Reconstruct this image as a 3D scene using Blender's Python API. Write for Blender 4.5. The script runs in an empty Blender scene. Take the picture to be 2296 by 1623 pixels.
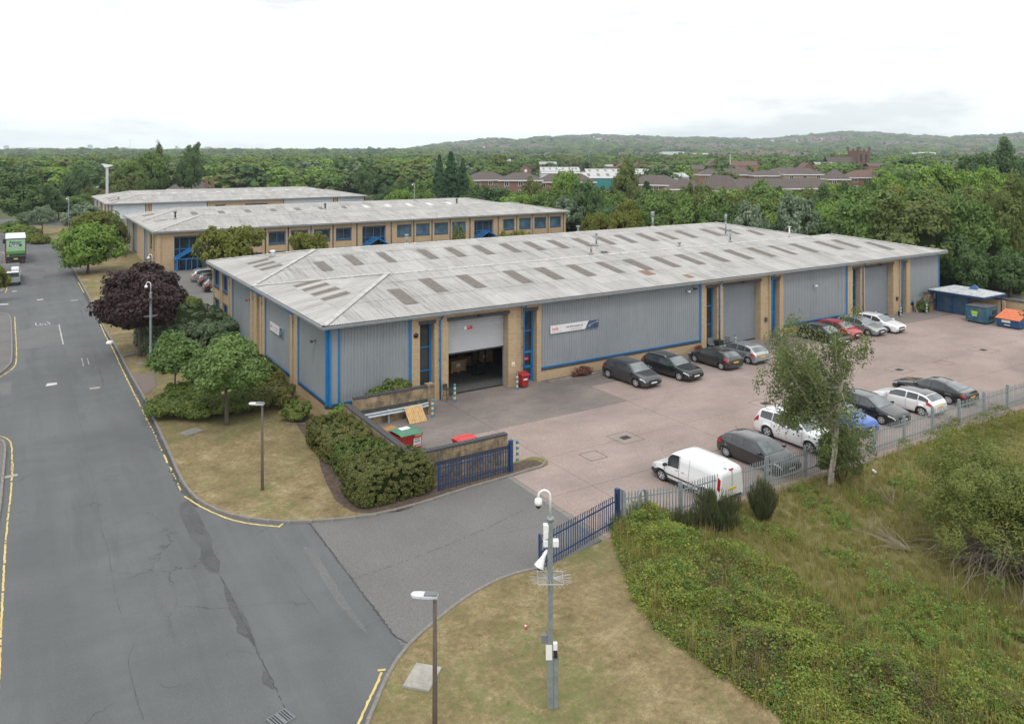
import bpy, math, random
import numpy as np
from math import sin, cos, pi, radians, sqrt, atan2
from mathutils import Vector, Matrix

SC = bpy.context.scene
# ---------------------------------------------------------------- camera
CAM = (-15.53, -45.38, 16.0)
TH = 0.562                                   # heading, clockwise from +Y
F = 1787.2                                   # focal length in pixels of a 2296 px wide picture
cd = bpy.data.cameras.new("camera")
cam = bpy.data.objects.new("camera", cd)
SC.collection.objects.link(cam)
cam.location = CAM
cam.rotation_euler = (radians(90), 0, -TH)
cd.sensor_width = 36.0
cd.lens = 36.0 * F / 2296.0
cd.shift_y = -0.2062
cd.clip_start = 0.5
cd.clip_end = 40000
SC.camera = cam
# ---------------------------------------------------------------- sky
SUN_EL, SUN_AZ = radians(56), radians(215)     # azimuth clockwise from +Y
w = bpy.data.worlds.new("World"); SC.world = w; w.use_nodes = True
nt = w.node_tree; nt.nodes.clear()
out = nt.nodes.new("ShaderNodeOutputWorld")
sky = nt.nodes.new("ShaderNodeTexSky"); sky.sky_type = 'NISHITA'; sky.sun_disc = False
sky.sun_elevation = SUN_EL; sky.sun_rotation = SUN_AZ
b1 = nt.nodes.new("ShaderNodeBackground"); b1.inputs[1].default_value = 0.1
nt.links.new(sky.outputs[0], b1.inputs[0])
b2 = nt.nodes.new("ShaderNodeBackground"); b2.inputs[1].default_value = 1.22
tc = nt.nodes.new("ShaderNodeTexCoord")
mp = nt.nodes.new("ShaderNodeMapping"); mp.inputs['Scale'].default_value = (2.2, 2.2, 9.0)
nz = nt.nodes.new("ShaderNodeTexNoise"); nz.inputs['Scale'].default_value = 1.6; nz.inputs['Detail'].default_value = 5; nz.inputs['Roughness'].default_value = 0.55
cr = nt.nodes.new("ShaderNodeValToRGB")
cr.color_ramp.elements[0].position = 0.37; cr.color_ramp.elements[0].color = (0.635, 0.65, 0.66, 1)
cr.color_ramp.elements[1].position = 0.53; cr.color_ramp.elements[1].color = (0.995, 0.998, 1.0, 1)
nt.links.new(tc.outputs['Generated'], mp.inputs[0]); nt.links.new(mp.outputs[0], nz.inputs[0])
nt.links.new(nz.outputs[0], cr.inputs[0]); nt.links.new(cr.outputs[0], b2.inputs[0])
mx = nt.nodes.new("ShaderNodeMixShader"); mx.inputs[0].default_value = 0.95
nt.links.new(b1.outputs[0], mx.inputs[1]); nt.links.new(b2.outputs[0], mx.inputs[2])
nt.links.new(mx.outputs[0], out.inputs[0])
ld = bpy.data.lights.new("sun", 'SUN'); ld.energy = 1.1; ld.angle = radians(16); ld.color = (1.0, 0.965, 0.91)
sun = bpy.data.objects.new("sun", ld); SC.collection.objects.link(sun)
sun.rotation_euler = (pi/2 - SUN_EL, 0, pi - SUN_AZ)
SC.view_settings.view_transform = 'Standard'; SC.view_settings.look = 'None'
SC.view_settings.exposure = 0.30; SC.view_settings.gamma = 1.0; SC.view_settings.use_curve_mapping = False
SC.render.engine = 'CYCLES'
cy = SC.cycles
cy.max_bounces = 6; cy.diffuse_bounces = 3; cy.glossy_bounces = 2; cy.transmission_bounces = 3
cy.volume_bounces = 3; cy.transparent_max_bounces = 8
cy.use_denoising = True; cy.use_adaptive_sampling = True; cy.adaptive_threshold = 0.015
try: cy.denoiser = 'OPENIMAGEDENOISE'; cy.denoising_input_passes = 'RGB_ALBEDO_NORMAL'
except Exception: pass
cy.caustics_reflective = False; cy.caustics_refractive = False
cy.volume_max_steps = 64
# ---------------------------------------------------------------- places
CT, ST = cos(TH), sin(TH)
def cw(X, Y, z=0.0):
    "camera frame (right X, ahead Y) to world"
    return (CAM[0] + X*CT + Y*ST, CAM[1] - X*ST + Y*CT, z)
def P(px, py, h=0.0):
    "the spot at height h that lies under a pixel of the 2296 px wide photograph"
    t = F*(CAM[2]-h)/(py-338.0)
    return cw((px-1148.0)*t/F, t, h)
def AT(px, Y, z=0.0): return cw((px-1148.0)*Y/F, Y, z)
def HT(py, Y): return CAM[2] - (py-338.0)*Y/F
RNG = np.random.default_rng(7)
random.seed(11)
# ---------------------------------------------------------------- objects
COL = SC.collection
def link(o, parent=None):
    COL.objects.link(o)
    if parent is not None: o.parent = parent
    return o
def tag(o, label=None, cat=None, group=None, kind=None):
    if label: o['label'] = label
    if cat: o['category'] = cat
    if group: o['group'] = group
    if kind: o['kind'] = kind
    return o
def thing(name, label, cat, loc=(0, 0, 0), rz=0.0, group=None):
    o = bpy.data.objects.new(name, None); o.empty_display_size = 0.3
    o.location = loc; o.rotation_euler = (0, 0, rz)
    link(o); return tag(o, label, cat, group)
class MB:
    def __init__(s): s.v = []; s.f = []; s.m = []; s.k = 0; s.sm = []; s.smooth = False
    def mesh(s, verts, faces):
        n = len(s.v); s.v.extend([tuple(map(float, p)) for p in verts])
        for fc in faces: s.f.append([n+i for i in fc]); s.m.append(s.k); s.sm.append(s.smooth)
        return s
    def box(s, x0, x1, y0, y1, z0, z1, M=None):
        vs = [(x, y, z) for z in (z0, z1) for y in (y0, y1) for x in (x0, x1)]
        if M is not None: vs = [tuple(M @ Vector(p)) for p in vs]
        return s.mesh(vs, [(0,2,3,1),(4,5,7,6),(0,1,5,4),(2,6,7,3),(0,4,6,2),(1,3,7,5)])
    def bbox(s, x0, x1, y0, y1, z0, z1, c=0.01, M=None):
        "box with bevelled top edges"
        vs = [(x0,y0,z0),(x1,y0,z0),(x1,y1,z0),(x0,y1,z0),(x0,y0,z1-c),(x1,y0,z1-c),(x1,y1,z1-c),(x0,y1,z1-c),
              (x0+c,y0+c,z1),(x1-c,y0+c,z1),(x1-c,y1-c,z1),(x0+c,y1-c,z1)]
        if M is not None: vs = [tuple(M @ Vector(p)) for p in vs]
        fs = [(0,3,2,1),(8,9,10,11)]
        for i in range(4):
            j = (i+1) % 4; fs += [(i,j,4+j,4+i),(4+i,4+j,8+j,8+i)]
        return s.mesh(vs, fs)
    def tube(s, pts, rad, n=8, caps=True):
        pts = [Vector(p) for p in pts]
        if not hasattr(rad, '__len__'): rad = [rad]*len(pts)
        vs = []; fs = []
        up = None
        for i, p in enumerate(pts):
            d = (pts[min(i+1, len(pts)-1)] - pts[max(i-1, 0)])
            if d.length < 1e-9: d = Vector((0,0,1))
            d.normalize()
            if up is None:
                up = Vector((1,0,0)) if abs(d.x) < 0.8 else Vector((0,1,0))
            a = d.cross(up); a.normalize(); b = a.cross(d); b.normalize(); up = b
            for k in range(n):
                t = 2*pi*k/n
                vs.append(p + a*cos(t)*rad[i] + b*sin(t)*rad[i])
        for i in range(len(pts)-1):
            for k in range(n):
                k2 = (k+1) % n
                fs.append((i*n+k, i*n+k2, (i+1)*n+k2, (i+1)*n+k))
        if caps:
            fs.append(tuple(range(n-1, -1, -1))); e = (len(pts)-1)*n; fs.append(tuple(range(e, e+n)))
        return s.mesh(vs, fs)
    def prism(s, poly, z0, z1, M=None):
        if sum(poly[i][0]*poly[(i+1)%len(poly)][1]-poly[(i+1)%len(poly)][0]*poly[i][1] for i in range(len(poly))) < 0: poly = poly[::-1]
        n = len(poly); vs = [(p[0], p[1], z0) for p in poly] + [(p[0], p[1], z1) for p in poly]
        if M is not None: vs = [tuple(M @ Vector(p)) for p in vs]
        return s.mesh(vs, [tuple(range(n-1,-1,-1)), tuple(range(n,2*n))] + [(i,(i+1)%n,n+(i+1)%n,n+i) for i in range(n)])
    def sheet(s, poly, z):
        a = sum(poly[i][0]*poly[(i+1)%len(poly)][1]-poly[(i+1)%len(poly)][0]*poly[i][1] for i in range(len(poly)))
        if a < 0: poly = poly[::-1]
        return s.mesh([(p[0], p[1], z) for p in poly], [tuple(range(len(poly)))])
    def grid(s, rows, close=False):
        R = len(rows); n = len(rows[0]); vs = [p for r in rows for p in r]; fs = []
        for i in range(R-1):
            for j in range(n if close else n-1):
                j2 = (j+1) % n; fs.append((i*n+j, i*n+j2, (i+1)*n+j2, (i+1)*n+j))
        return s.mesh(vs, fs)
    def data(s, name, mats):
        me = bpy.data.meshes.new(name)
        me.from_pydata(s.v, [], s.f)
        if not isinstance(mats, (list, tuple)): mats = [mats]
        for m in mats: me.materials.append(m)
        if any(s.m): me.polygons.foreach_set('material_index', s.m)
        if any(s.sm): me.polygons.foreach_set('use_smooth', s.sm)
        me.update(); return me
    def obj(s, name, mats, parent=None, loc=None, rz=None):
        o = bpy.data.objects.new(name, s.data(name, mats))
        if loc is not None: o.location = loc
        if rz is not None: o.rotation_euler = (0, 0, rz)
        return link(o, parent)
def copy_tree(o, parent=None):
    c = o.copy(); link(c)
    if parent is not None: c.parent = parent
    for ch in o.children: copy_tree(ch, c)
    return c
def inst(name, me, parent=None, loc=(0,0,0), rz=0.0, scale=None):
    o = bpy.data.objects.new(name, me); o.location = loc; o.rotation_euler = (0, 0, rz)
    if scale: o.scale = scale
    return link(o, parent)
def text_mesh(body, size, mat, ext=0.0, align='LEFT', bold=0.0):
    cu = bpy.data.curves.new('lettering', 'FONT'); cu.body = body; cu.size = size; cu.align_x = align
    cu.extrude = ext; cu.offset = bold; cu.resolution_u = 3
    o = bpy.data.objects.new('lettering', cu); COL.objects.link(o)
    dg = bpy.context.evaluated_depsgraph_get(); dg.update()
    me = bpy.data.meshes.new_from_object(o.evaluated_get(dg))
    bpy.data.objects.remove(o); me.materials.clear(); me.materials.append(mat); me.name = 'lettering'
    return me
def text_on(body, size, mat, parent, loc, rot, align='LEFT', bold=0.0, name='lettering'):
    o = bpy.data.objects.new(name, text_mesh(body, size, mat, 0.0, align, bold)); o.location = loc; o.rotation_euler = rot
    return link(o, parent)
# ---------------------------------------------------------------- materials
class N:
    def __init__(s, name):
        s.m = bpy.data.materials.new(name); s.m.use_nodes = True; s.t = s.m.node_tree
        s.b = s.t.nodes['Principled BSDF']; s.o = s.t.nodes['Material Output']
        s._tc = None
    def n(s, t, **kw):
        nd = s.t.nodes.new(t)
        for k, v in kw.items():
            if k.startswith('i_'): nd.inputs[int(k[2:])].default_value = v
            else: setattr(nd, k, v)
        return nd
    def l(s, a, b): s.t.links.new(a, b)
    def co(s, kind='Object', scale=(1,1,1), rot=(0,0,0)):
        if s._tc is None: s._tc = s.n('ShaderNodeTexCoord')
        if kind == 'World':
            g = s.n('ShaderNodeNewGeometry'); src = g.outputs['Position']
        else: src = s._tc.outputs[kind]
        mp = s.n('ShaderNodeMapping'); mp.inputs['Scale'].default_value = scale; mp.inputs['Rotation'].default_value = rot
        s.l(src, mp.inputs[0]); return mp.outputs[0]
    def noise(s, scale, vec, detail=4, rough=0.55, dist=0.0):
        nz = s.n('ShaderNodeTexNoise'); nz.inputs['Scale'].default_value = scale; nz.inputs['Detail'].default_value = detail
        nz.inputs['Roughness'].default_value = rough; nz.inputs['Distortion'].default_value = dist
        s.l(vec, nz.inputs['Vector']); return nz.outputs[0]
    def ramp(s, fac, stops, interp='LINEAR'):
        r = s.n('ShaderNodeValToRGB'); e = r.color_ramp.elements; r.color_ramp.interpolation = interp
        while len(e) < len(stops): e.new(0.5)
        for k, (p, c) in enumerate(stops):
            e[k].position = p; e[k].color = (c[0], c[1], c[2], 1) if hasattr(c, '__len__') else (c, c, c, 1)
        s.l(fac, r.inputs[0]); return r.outputs[0]
    def mix(s, fac, a, b, mode='MIX'):
        m = s.n('ShaderNodeMix', data_type='RGBA', blend_type=mode)
        for sock, v in ((m.inputs[0], fac), (m.inputs[6], a), (m.inputs[7], b)):
            if hasattr(v, 'default_value') or hasattr(v, 'is_output'): s.l(v, sock)
            elif hasattr(v, '__len__'): sock.default_value = (v[0], v[1], v[2], 1)
            else: sock.default_value = v
        return m.outputs[2]
    def math(s, op, a, b=0.0, c=0.0, clamp=False):
        m = s.n('ShaderNodeMath', operation=op); m.use_clamp = clamp
        for k, v in enumerate((a, b, c)):
            if hasattr(v, 'is_output'): s.l(v, m.inputs[k])
            else: m.inputs[k].default_value = v
        return m.outputs[0]
    def bump(s, h, strength=0.3, dist=0.02):
        b = s.n('ShaderNodeBump'); b.inputs['Strength'].default_value = strength; b.inputs['Distance'].default_value = dist
        s.l(h, b.inputs['Height']); s.l(b.outputs[0], s.b.inputs['Normal'])
    def base(s, c):
        if hasattr(c, 'is_output'): s.l(c, s.b.inputs['Base Color'])
        else: s.b.inputs['Base Color'].default_value = (c[0], c[1], c[2], 1)
    def set(s, rough=None, metal=None, spec=None, coat=None):
        if rough is not None: s.b.inputs['Roughness'].default_value = rough
        if metal is not None: s.b.inputs['Metallic'].default_value = metal
        if spec is not None: s.b.inputs['Specular IOR Level'].default_value = spec
        if coat is not None: s.b.inputs['Coat Weight'].default_value = coat; s.b.inputs['Coat Roughness'].default_value = 0.04
        return s
_MC = {}
def plain(name, c, rough=0.6, metal=0.0, var=0.12, scale=3.0, coat=None, spec=None, dirt=None):
    "a paint, plastic or metal with slight mottling and grime"
    if name in _MC: return _MC[name]
    n = N(name); v = n.co('Object')
    f1 = n.noise(scale, v, 5, 0.6)
    lo = tuple(x*(1-var) for x in c); hi = tuple(min(1, x*(1+var)) for x in c)
    col = n.ramp(f1, [(0.3, lo), (0.7, hi)])
    if dirt:
        f2 = n.noise(scale*0.6, n.co('Object', (1,1,0.25)), 6, 0.7)
        col = n.mix(n.ramp(f2, [(0.5, 0.0), (0.78, dirt[3])]), col, dirt[:3])
    n.base(col); n.set(rough, metal, spec, coat)
    _MC[name] = n.m; return n.m
# ================================================================ materials
BLUE = plain('blue_powder_coat', (0.010, 0.165, 0.43), 0.4, var=0.1)
NAVY = plain('navy_gate_paint', (0.018, 0.05, 0.13), 0.45, var=0.12)
GUTTER = plain('grey_gutter_metal', (0.27, 0.30, 0.32), 0.5, var=0.1, dirt=(0.12, 0.12, 0.1, 0.4))
DARKSTONE = plain('dark_engineering_brick', (0.06, 0.063, 0.068), 0.75, var=0.3, scale=6)
GALV = plain('galvanised_steel', (0.26, 0.30, 0.31), 0.5, 0.35, var=0.18, scale=5)
GALVD = plain('weathered_galvanised_steel', (0.27, 0.31, 0.32), 0.6, 0.2, var=0.2, scale=4)
WHITE = plain('white_plastic', (0.78, 0.79, 0.79), 0.4, var=0.04)
BLACK = plain('black_plastic', (0.018, 0.018, 0.02), 0.5, var=0.2)
DGREY = plain('dark_grey_plastic', (0.05, 0.053, 0.057), 0.6, var=0.2)
MIDG = plain('mid_grey_plastic', (0.16, 0.17, 0.18), 0.6, var=0.1)
BROWNP = plain('brown_pole_paint', (0.085, 0.062, 0.048), 0.55, var=0.2)
RED = plain('red_bin_plastic', (0.36, 0.022, 0.025), 0.45, var=0.12, dirt=(0.1, 0.05, 0.04, 0.5))
REDS = plain('red_sign_print', (0.62, 0.02, 0.04), 0.5, var=0.03)
GREENL = plain('green_lid_plastic', (0.06, 0.20, 0.115), 0.45, var=0.12, dirt=(0.1, 0.11, 0.08, 0.5))
WOOD = plain('pale_pallet_wood', (0.52, 0.34, 0.15), 0.8, var=0.25, scale=7, dirt=(0.22, 0.13, 0.06, 0.5))
CARD = plain('brown_cardboard', (0.42, 0.27, 0.14), 0.85, var=0.1)
RUST = plain('rusty_steel', (0.16, 0.06, 0.03), 0.85, var=0.4, scale=8)
ORANGE = plain('orange_lid_plastic', (0.62, 0.17, 0.06), 0.5, var=0.12)
SKIPB = plain('blue_bin_paint', (0.02, 0.085, 0.22), 0.5, var=0.2, scale=2, dirt=(0.16, 0.13, 0.10, 0.6))
SKIPT = plain('worn_teal_bin_paint', (0.035, 0.13, 0.19), 0.6, var=0.35, scale=2.5, dirt=(0.20, 0.15, 0.08, 0.8))
LIME = plain('lime_label', (0.32, 0.6, 0.04), 0.5, var=0.04)
CREAMY = plain('cream_bollard_band', (0.62, 0.58, 0.34), 0.6, var=0.1)
TEALY = plain('blue_bollard_band', (0.05, 0.24, 0.37), 0.6, var=0.15)
YELLOWP = plain('worn_yellow_road_paint', (0.60, 0.46, 0.17), 0.8, var=0.2, scale=2)
WHITEP = plain('worn_white_road_paint', (0.50, 0.49, 0.49), 0.8, var=0.18, scale=2)
CONCP = plain('pale_concrete', (0.34, 0.32, 0.29), 0.9, var=0.22, scale=3, dirt=(0.15, 0.14, 0.12, 0.5))
CONCK = plain('kerb_concrete', (0.22, 0.205, 0.185), 0.9, var=0.25, scale=2.2, dirt=(0.10, 0.1, 0.085, 0.6))
SOIL = plain('dry_bark_soil', (0.095, 0.068, 0.05), 0.95, var=0.45, scale=5)
TREAD = plain('tyre_rubber', (0.018, 0.018, 0.019), 0.8, var=0.2)
RIM = plain('silver_alloy', (0.50, 0.51, 0.52), 0.35, 0.15, var=0.05)
REDL = plain('red_lamp_lens', (0.40, 0.012, 0.015), 0.15, var=0.05, coat=0.5)
CLEARL = plain('headlamp_lens', (0.55, 0.57, 0.58), 0.12, 0.1, var=0.25, scale=20, coat=0.6)
PLATEW = plain('white_number_plate', (0.7, 0.7, 0.68), 0.4, var=0.02)
PLATEY = plain('yellow_number_plate', (0.72, 0.46, 0.03), 0.4, var=0.02)
CHROME = plain('chrome_trim', (0.6, 0.6, 0.6), 0.2, 0.8, var=0.03)
BARKM = plain('tree_bark', (0.10, 0.08, 0.06), 0.9, var=0.35, scale=9)
BIRCHB = plain('pale_birch_bark', (0.42, 0.38, 0.33), 0.85, var=0.45, scale=7)
TWIG = plain('grey_bare_twig', (0.24, 0.20, 0.165), 0.9, var=0.2)
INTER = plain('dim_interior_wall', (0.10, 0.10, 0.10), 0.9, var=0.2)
CREAM_SLAB = plain('cream_stone_slab', (0.40, 0.33, 0.22), 0.85, var=0.12, scale=1.5)
def glass(name, c=(0.02, 0.024, 0.027), rough=0.04):
    n = N(name); v = n.co('Object'); n.base(n.ramp(n.noise(0.8, v, 2), [(0.35, c), (0.65, tuple(2.2*x for x in c))])); n.set(rough, 0, 0.9 if 'car' in name else 0.6); return n.m
GLASS = glass('dark_window_glass'); CARGL = glass('car_glass', (0.03, 0.037, 0.04), 0.03); CARWS = glass('car_windscreen', (0.085, 0.10, 0.105), 0.05)  # windscreen base paled to stand in for reflected sky and cabin
BLIND = glass('window_with_blind', (0.05, 0.08, 0.09), 0.15)
def brick(name, c1, c2, mortar, soot=0.0):
    n = N(name); g = n.n('ShaderNodeNewGeometry'); sp = n.n('ShaderNodeSeparateXYZ'); n.l(g.outputs['Position'], sp.inputs[0])
    u = n.math('ADD', sp.outputs[0], sp.outputs[1]); cb = n.n('ShaderNodeCombineXYZ'); n.l(u, cb.inputs[0]); n.l(sp.outputs[2], cb.inputs[1])
    bt = n.n('ShaderNodeTexBrick'); bt.inputs['Scale'].default_value = 1.0
    bt.inputs['Brick Width'].default_value = 0.225; bt.inputs['Row Height'].default_value = 0.075; bt.inputs['Mortar Size'].default_value = 0.009
    bt.inputs['Bias'].default_value = -0.1
    for k, c in (('Color1', c1), ('Color2', c2), ('Mortar', mortar)): bt.inputs[k].default_value = (*c, 1)
    n.l(cb.outputs[0], bt.inputs['Vector'])
    f = n.noise(0.9, g.outputs['Position'], 5, 0.6)
    col = n.mix(n.ramp(f, [(0.35, 0.0), (0.75, 0.35)]), bt.outputs['Color'], tuple(x*0.62 for x in c1))
    if soot:
        f2 = n.noise(1.7, n.co('World', (1, 1, 0.6)), 6, 0.7)
        col = n.mix(n.ramp(f2, [(0.38, 0.0), (0.62, soot)]), col, (0.055, 0.05, 0.042))
    n.base(col); n.set(0.88); n.bump(bt.outputs['Fac'], -0.35, 0.008); return n.m
BRICK = brick('buff_brick', (0.52, 0.385, 0.225), (0.43, 0.295, 0.165), (0.36, 0.30, 0.23))
BRICKD = brick('weathered_buff_brick', (0.47, 0.35, 0.20), (0.33, 0.24, 0.14), (0.24, 0.2, 0.15), 0.85)
BRICKR = brick('red_brick', (0.26, 0.115, 0.08), (0.21, 0.09, 0.06), (0.24, 0.18, 0.15))
BRICKO = brick('orange_brown_brick', (0.33, 0.18, 0.09), (0.27, 0.13, 0.065), (0.28, 0.2, 0.14))
def cladding(name, c, c2):
    n = N(name); f = n.noise(0.35, n.co('World'), 4, 0.6); f2 = n.noise(1.0, n.co('World', (3, 3, 0.25)), 5, 0.65)
    col = n.ramp(f, [(0.3, c), (0.7, c2)]); col = n.mix(n.ramp(f2, [(0.52, 0.0), (0.8, 0.3)]), col, tuple(x*0.6 for x in c))
    n.base(col); n.set(0.5, 0.0, 0.35); return n.m
CLAD = cladding('grey_profiled_cladding', (0.245, 0.27, 0.29), (0.285, 0.31, 0.33))
CLADW = cladding('pale_profiled_cladding', (0.56, 0.60, 0.63), (0.66, 0.70, 0.72))
SHUT = cladding('grey_roller_shutter', (0.21, 0.235, 0.26), (0.24, 0.265, 0.29))
SHUTL = cladding('pale_roller_shutter', (0.40, 0.42, 0.44), (0.46, 0.48, 0.50))
def roofmat(name, along, tone=1.0):
    "weathered fibre cement sheets: streaks running down the slope, lichen, sheet to sheet tone"
    n = N(name)
    st = (9.0, 0.30, 1) if along == 'x' else (0.30, 9.0, 1)
    sh = (0.98, 0.33, 1) if along == 'x' else (0.33, 0.98, 1)
    v = n.co('World', st)
    f = n.noise(1.0, v, 6, 0.72)
    c = [tuple(t*tone for t in q) for q in ((0.19, 0.185, 0.175), (0.37, 0.36, 0.34), (0.475, 0.463, 0.443))]
    col = n.ramp(f, [(0.34, c[0]), (0.47, c[1]), (0.66, c[2])])
    f2 = n.noise(0.16, n.co('World'), 5, 0.6)
    col = n.mix(n.ramp(f2, [(0.40, 0.0), (0.75, 0.45)]), col, (0.52*tone, 0.51*tone, 0.49*tone))
    vo = n.n('ShaderNodeTexVoronoi'); vo.feature = 'F1'; vo.distance = 'CHEBYCHEV'; vo.inputs['Scale'].default_value = 1.0; vo.inputs['Randomness'].default_value = 0.25
    n.l(n.co('World', sh), vo.inputs['Vector'])
    col = n.mix(0.16, col, n.ramp(n.n_sep(vo.outputs['Color']), [(0.0, 0.2), (1.0, 0.7)]), 'MIX')
    f3 = n.noise(0.9, n.co('World', (1.6, 1.6, 1)), 7, 0.75)
    col = n.mix(n.ramp(f3, [(0.56, 0.0), (0.72, 0.4)]), col, (0.23, 0.23, 0.21))
    n.base(col); n.set(0.9, 0, 0.2); return n.m
def _nsep(s, c):
    q = s.n('ShaderNodeSeparateColor'); s.l(c, q.inputs[0]); return q.outputs[0]
N.n_sep = _nsep
ROOFX = roofmat('fibre_cement_front_slope', 'x'); ROOFY = roofmat('fibre_cement_hip_slope', 'y', 1.02)
ROOFLT = plain('brown_grey_rooflight', (0.17, 0.148, 0.13), 0.55, var=0.22, scale=3)
ROOFLW = plain('pale_new_roof_sheet', (0.62, 0.62, 0.60), 0.7, var=0.08)
CAPS = plain('ridge_capping_cement', (0.47, 0.46, 0.44), 0.9, var=0.25, scale=2.5, dirt=(0.2, 0.2, 0.18, 0.6))
LEAD = plain('lead_flashing', (0.30, 0.31, 0.32), 0.7, var=0.15)
TILE = plain('brown_roof_tile', (0.105, 0.085, 0.078), 0.9, var=0.2, scale=1.5)
TILER = plain('red_brown_roof_tile', (0.14, 0.085, 0.07), 0.9, var=0.2, scale=1.5)
def _vary(s, col, f, k):
    "multiply a colour by noise around one"
    g = s.math('MULTIPLY_ADD', s.math('SUBTRACT', f, 0.5), k*1.6, 1.0); vm = s.n('ShaderNodeVectorMath', operation='SCALE'); s.l(col, vm.inputs[0]); s.l(g, vm.inputs[3]); mm = s.n('ShaderNodeVectorMath', operation='MAXIMUM'); s.l(vm.outputs[0], mm.inputs[0]); mm.inputs[1].default_value = (.01, .01, .01); return mm.outputs[0]
N.vary = _vary
def ground_mat(name, c1, c2, c3, sc=0.35, fine=9.0, bstr=0.3, cracks=0.0, dark=None, grain=0.0, rough=0.92, lush=False, lanes=False, amp=0.9):
    n = N(name); v = n.co('World')
    col = n.ramp(n.noise(sc, v, 6, 0.62), [(0.3, c1), (0.5, c2), (0.7, c3)])
    ff = n.noise(fine, v, 5, 0.75)
    col = n.vary(col, ff, amp)
    if grain:
        g2 = n.noise(26.0, v, 3, 0.8)
        col = n.vary(col, g2, grain*2.2)
    if lanes:
        fl = n.noise(1.0, n.co('World', (0.55, 0.035, 1)), 4, 0.6); col = n.mix(n.ramp(fl, [(0.40, 0.0), (0.62, 0.55)]), col, tuple(1.28*x for x in c2)); f9 = n.noise(1.0, n.co('World', (0.9, 0.09, 1)), 5, 0.7); col = n.mix(n.ramp(f9, [(0.54, 0.0), (0.70, 0.45)]), col, tuple(0.74*x for x in c2))
    if lush:
        f5 = n.noise(0.22, v, 3, 0.6); f6 = n.noise(2.6, v, 6, 0.8)
        col = n.mix(n.ramp(n.math('MULTIPLY', f5, f6), [(0.24, 0.0), (0.34, 0.7)]), col, (0.12, 0.15, 0.045))
    if dark:
        f4 = n.noise(0.09, n.co('World', (1, 1.9, 1)), 6, 0.7)
        col = n.mix(n.ramp(f4, [(0.46, 0.0), (0.66, dark[3])]), col, dark[:3])
    if cracks:
        d = n.noise(0.7, v, 4, 0.6); vv = n.n('ShaderNodeVectorMath', operation='ADD')
        dm = n.n('ShaderNodeVectorMath', operation='SCALE'); n.l(d, dm.inputs[0]); dm.inputs[3].default_value = 2.2
        n.l(v, vv.inputs[0]); n.l(dm.outputs[0], vv.inputs[1])
        vo = n.n('ShaderNodeTexVoronoi'); vo.feature = 'DISTANCE_TO_EDGE'; vo.inputs['Scale'].default_value = 0.16; n.l(vv.outputs[0], vo.inputs['Vector'])
        line = n.ramp(vo.outputs[0], [(0.0, 1.0), (0.006, 0.0)])
        msk = n.ramp(n.noise(0.25, v, 3), [(0.5, 0.0), (0.6, cracks)])
        col = n.mix(n.math('MULTIPLY', line, msk), col, (0.035, 0.035, 0.035))
    n.base(col); n.set(rough, 0, 0.25); n.bump(ff, bstr, 0.02); return n.m
ASPH = ground_mat('old_asphalt', (0.104, 0.110, 0.113), (0.118, 0.124, 0.126), (0.134, 0.139, 0.139), 0.22, 14, 0.25, 0.6, (0.095, 0.100, 0.103, 0.6), 0.3, lanes=True, amp=.5)
ASPHD = ground_mat('grainy_drive_asphalt', (0.140, 0.138, 0.135), (0.158, 0.155, 0.151), (0.178, 0.173, 0.168), 0.25, 14, 0.4, 0.25, None, 0.42, amp=.7)
ASPHP = ground_mat('pale_asphalt_patch', (0.128, 0.131, 0.131), (0.142, 0.145, 0.144), (0.158, 0.159, 0.156), 0.4, 18, 0.3, 0, None, 0.3)
ASPHK = ground_mat('dark_asphalt_seam', (0.06, 0.062, 0.063), (0.075, 0.077, 0.078), (0.09, 0.09, 0.09), 0.6, 18, 0.3)
CONC = ground_mat('pinkish_yard_concrete', (0.28, 0.218, 0.194), (0.325, 0.257, 0.230), (0.375, 0.303, 0.274), 0.2, 12, 0.2, 0.25, (0.21, 0.178, 0.165, 0.7), 0.25)
CONCD = ground_mat('darker_yard_concrete', (0.19, 0.165, 0.153), (0.225, 0.193, 0.178), (0.27, 0.23, 0.212), 0.25, 12, 0.2, 0, (0.115, 0.105, 0.1, 0.7), 0.25)  # darker concrete for slabs along the building and in the enclosure
LAWN = ground_mat('dry_mown_lawn', (0.152, 0.115, 0.058), (0.225, 0.173, 0.09), (0.30, 0.243, 0.138), 0.7, 5, 0.9, 0, (0.14, 0.12, 0.055, 0.6), 0.5, lush=True, amp=1.2)
LAWNF = ground_mat('rough_meadow_ground', (0.12, 0.12, 0.04), (0.18, 0.16, 0.065), (0.24, 0.195, 0.10), 0.25, 6, 0.7, 0, (0.09, 0.11, 0.03, 0.6), 0.4)
GROUNDM = ground_mat('far_ground_cover', (0.045, 0.06, 0.022), (0.065, 0.08, 0.03), (0.10, 0.10, 0.045), 0.01, 0.4, 0.1)
PINKPAVE = ground_mat('pinkish_footway', (0.17, 0.15, 0.14), (0.20, 0.175, 0.165), (0.235, 0.2, 0.19), 0.4, 10, 0.2)
FOOTG = ground_mat('grey_footway_asphalt', (0.13, 0.128, 0.125), (0.15, 0.147, 0.144), (0.17, 0.166, 0.162), 0.4, 14, 0.2, 0.3)
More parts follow.
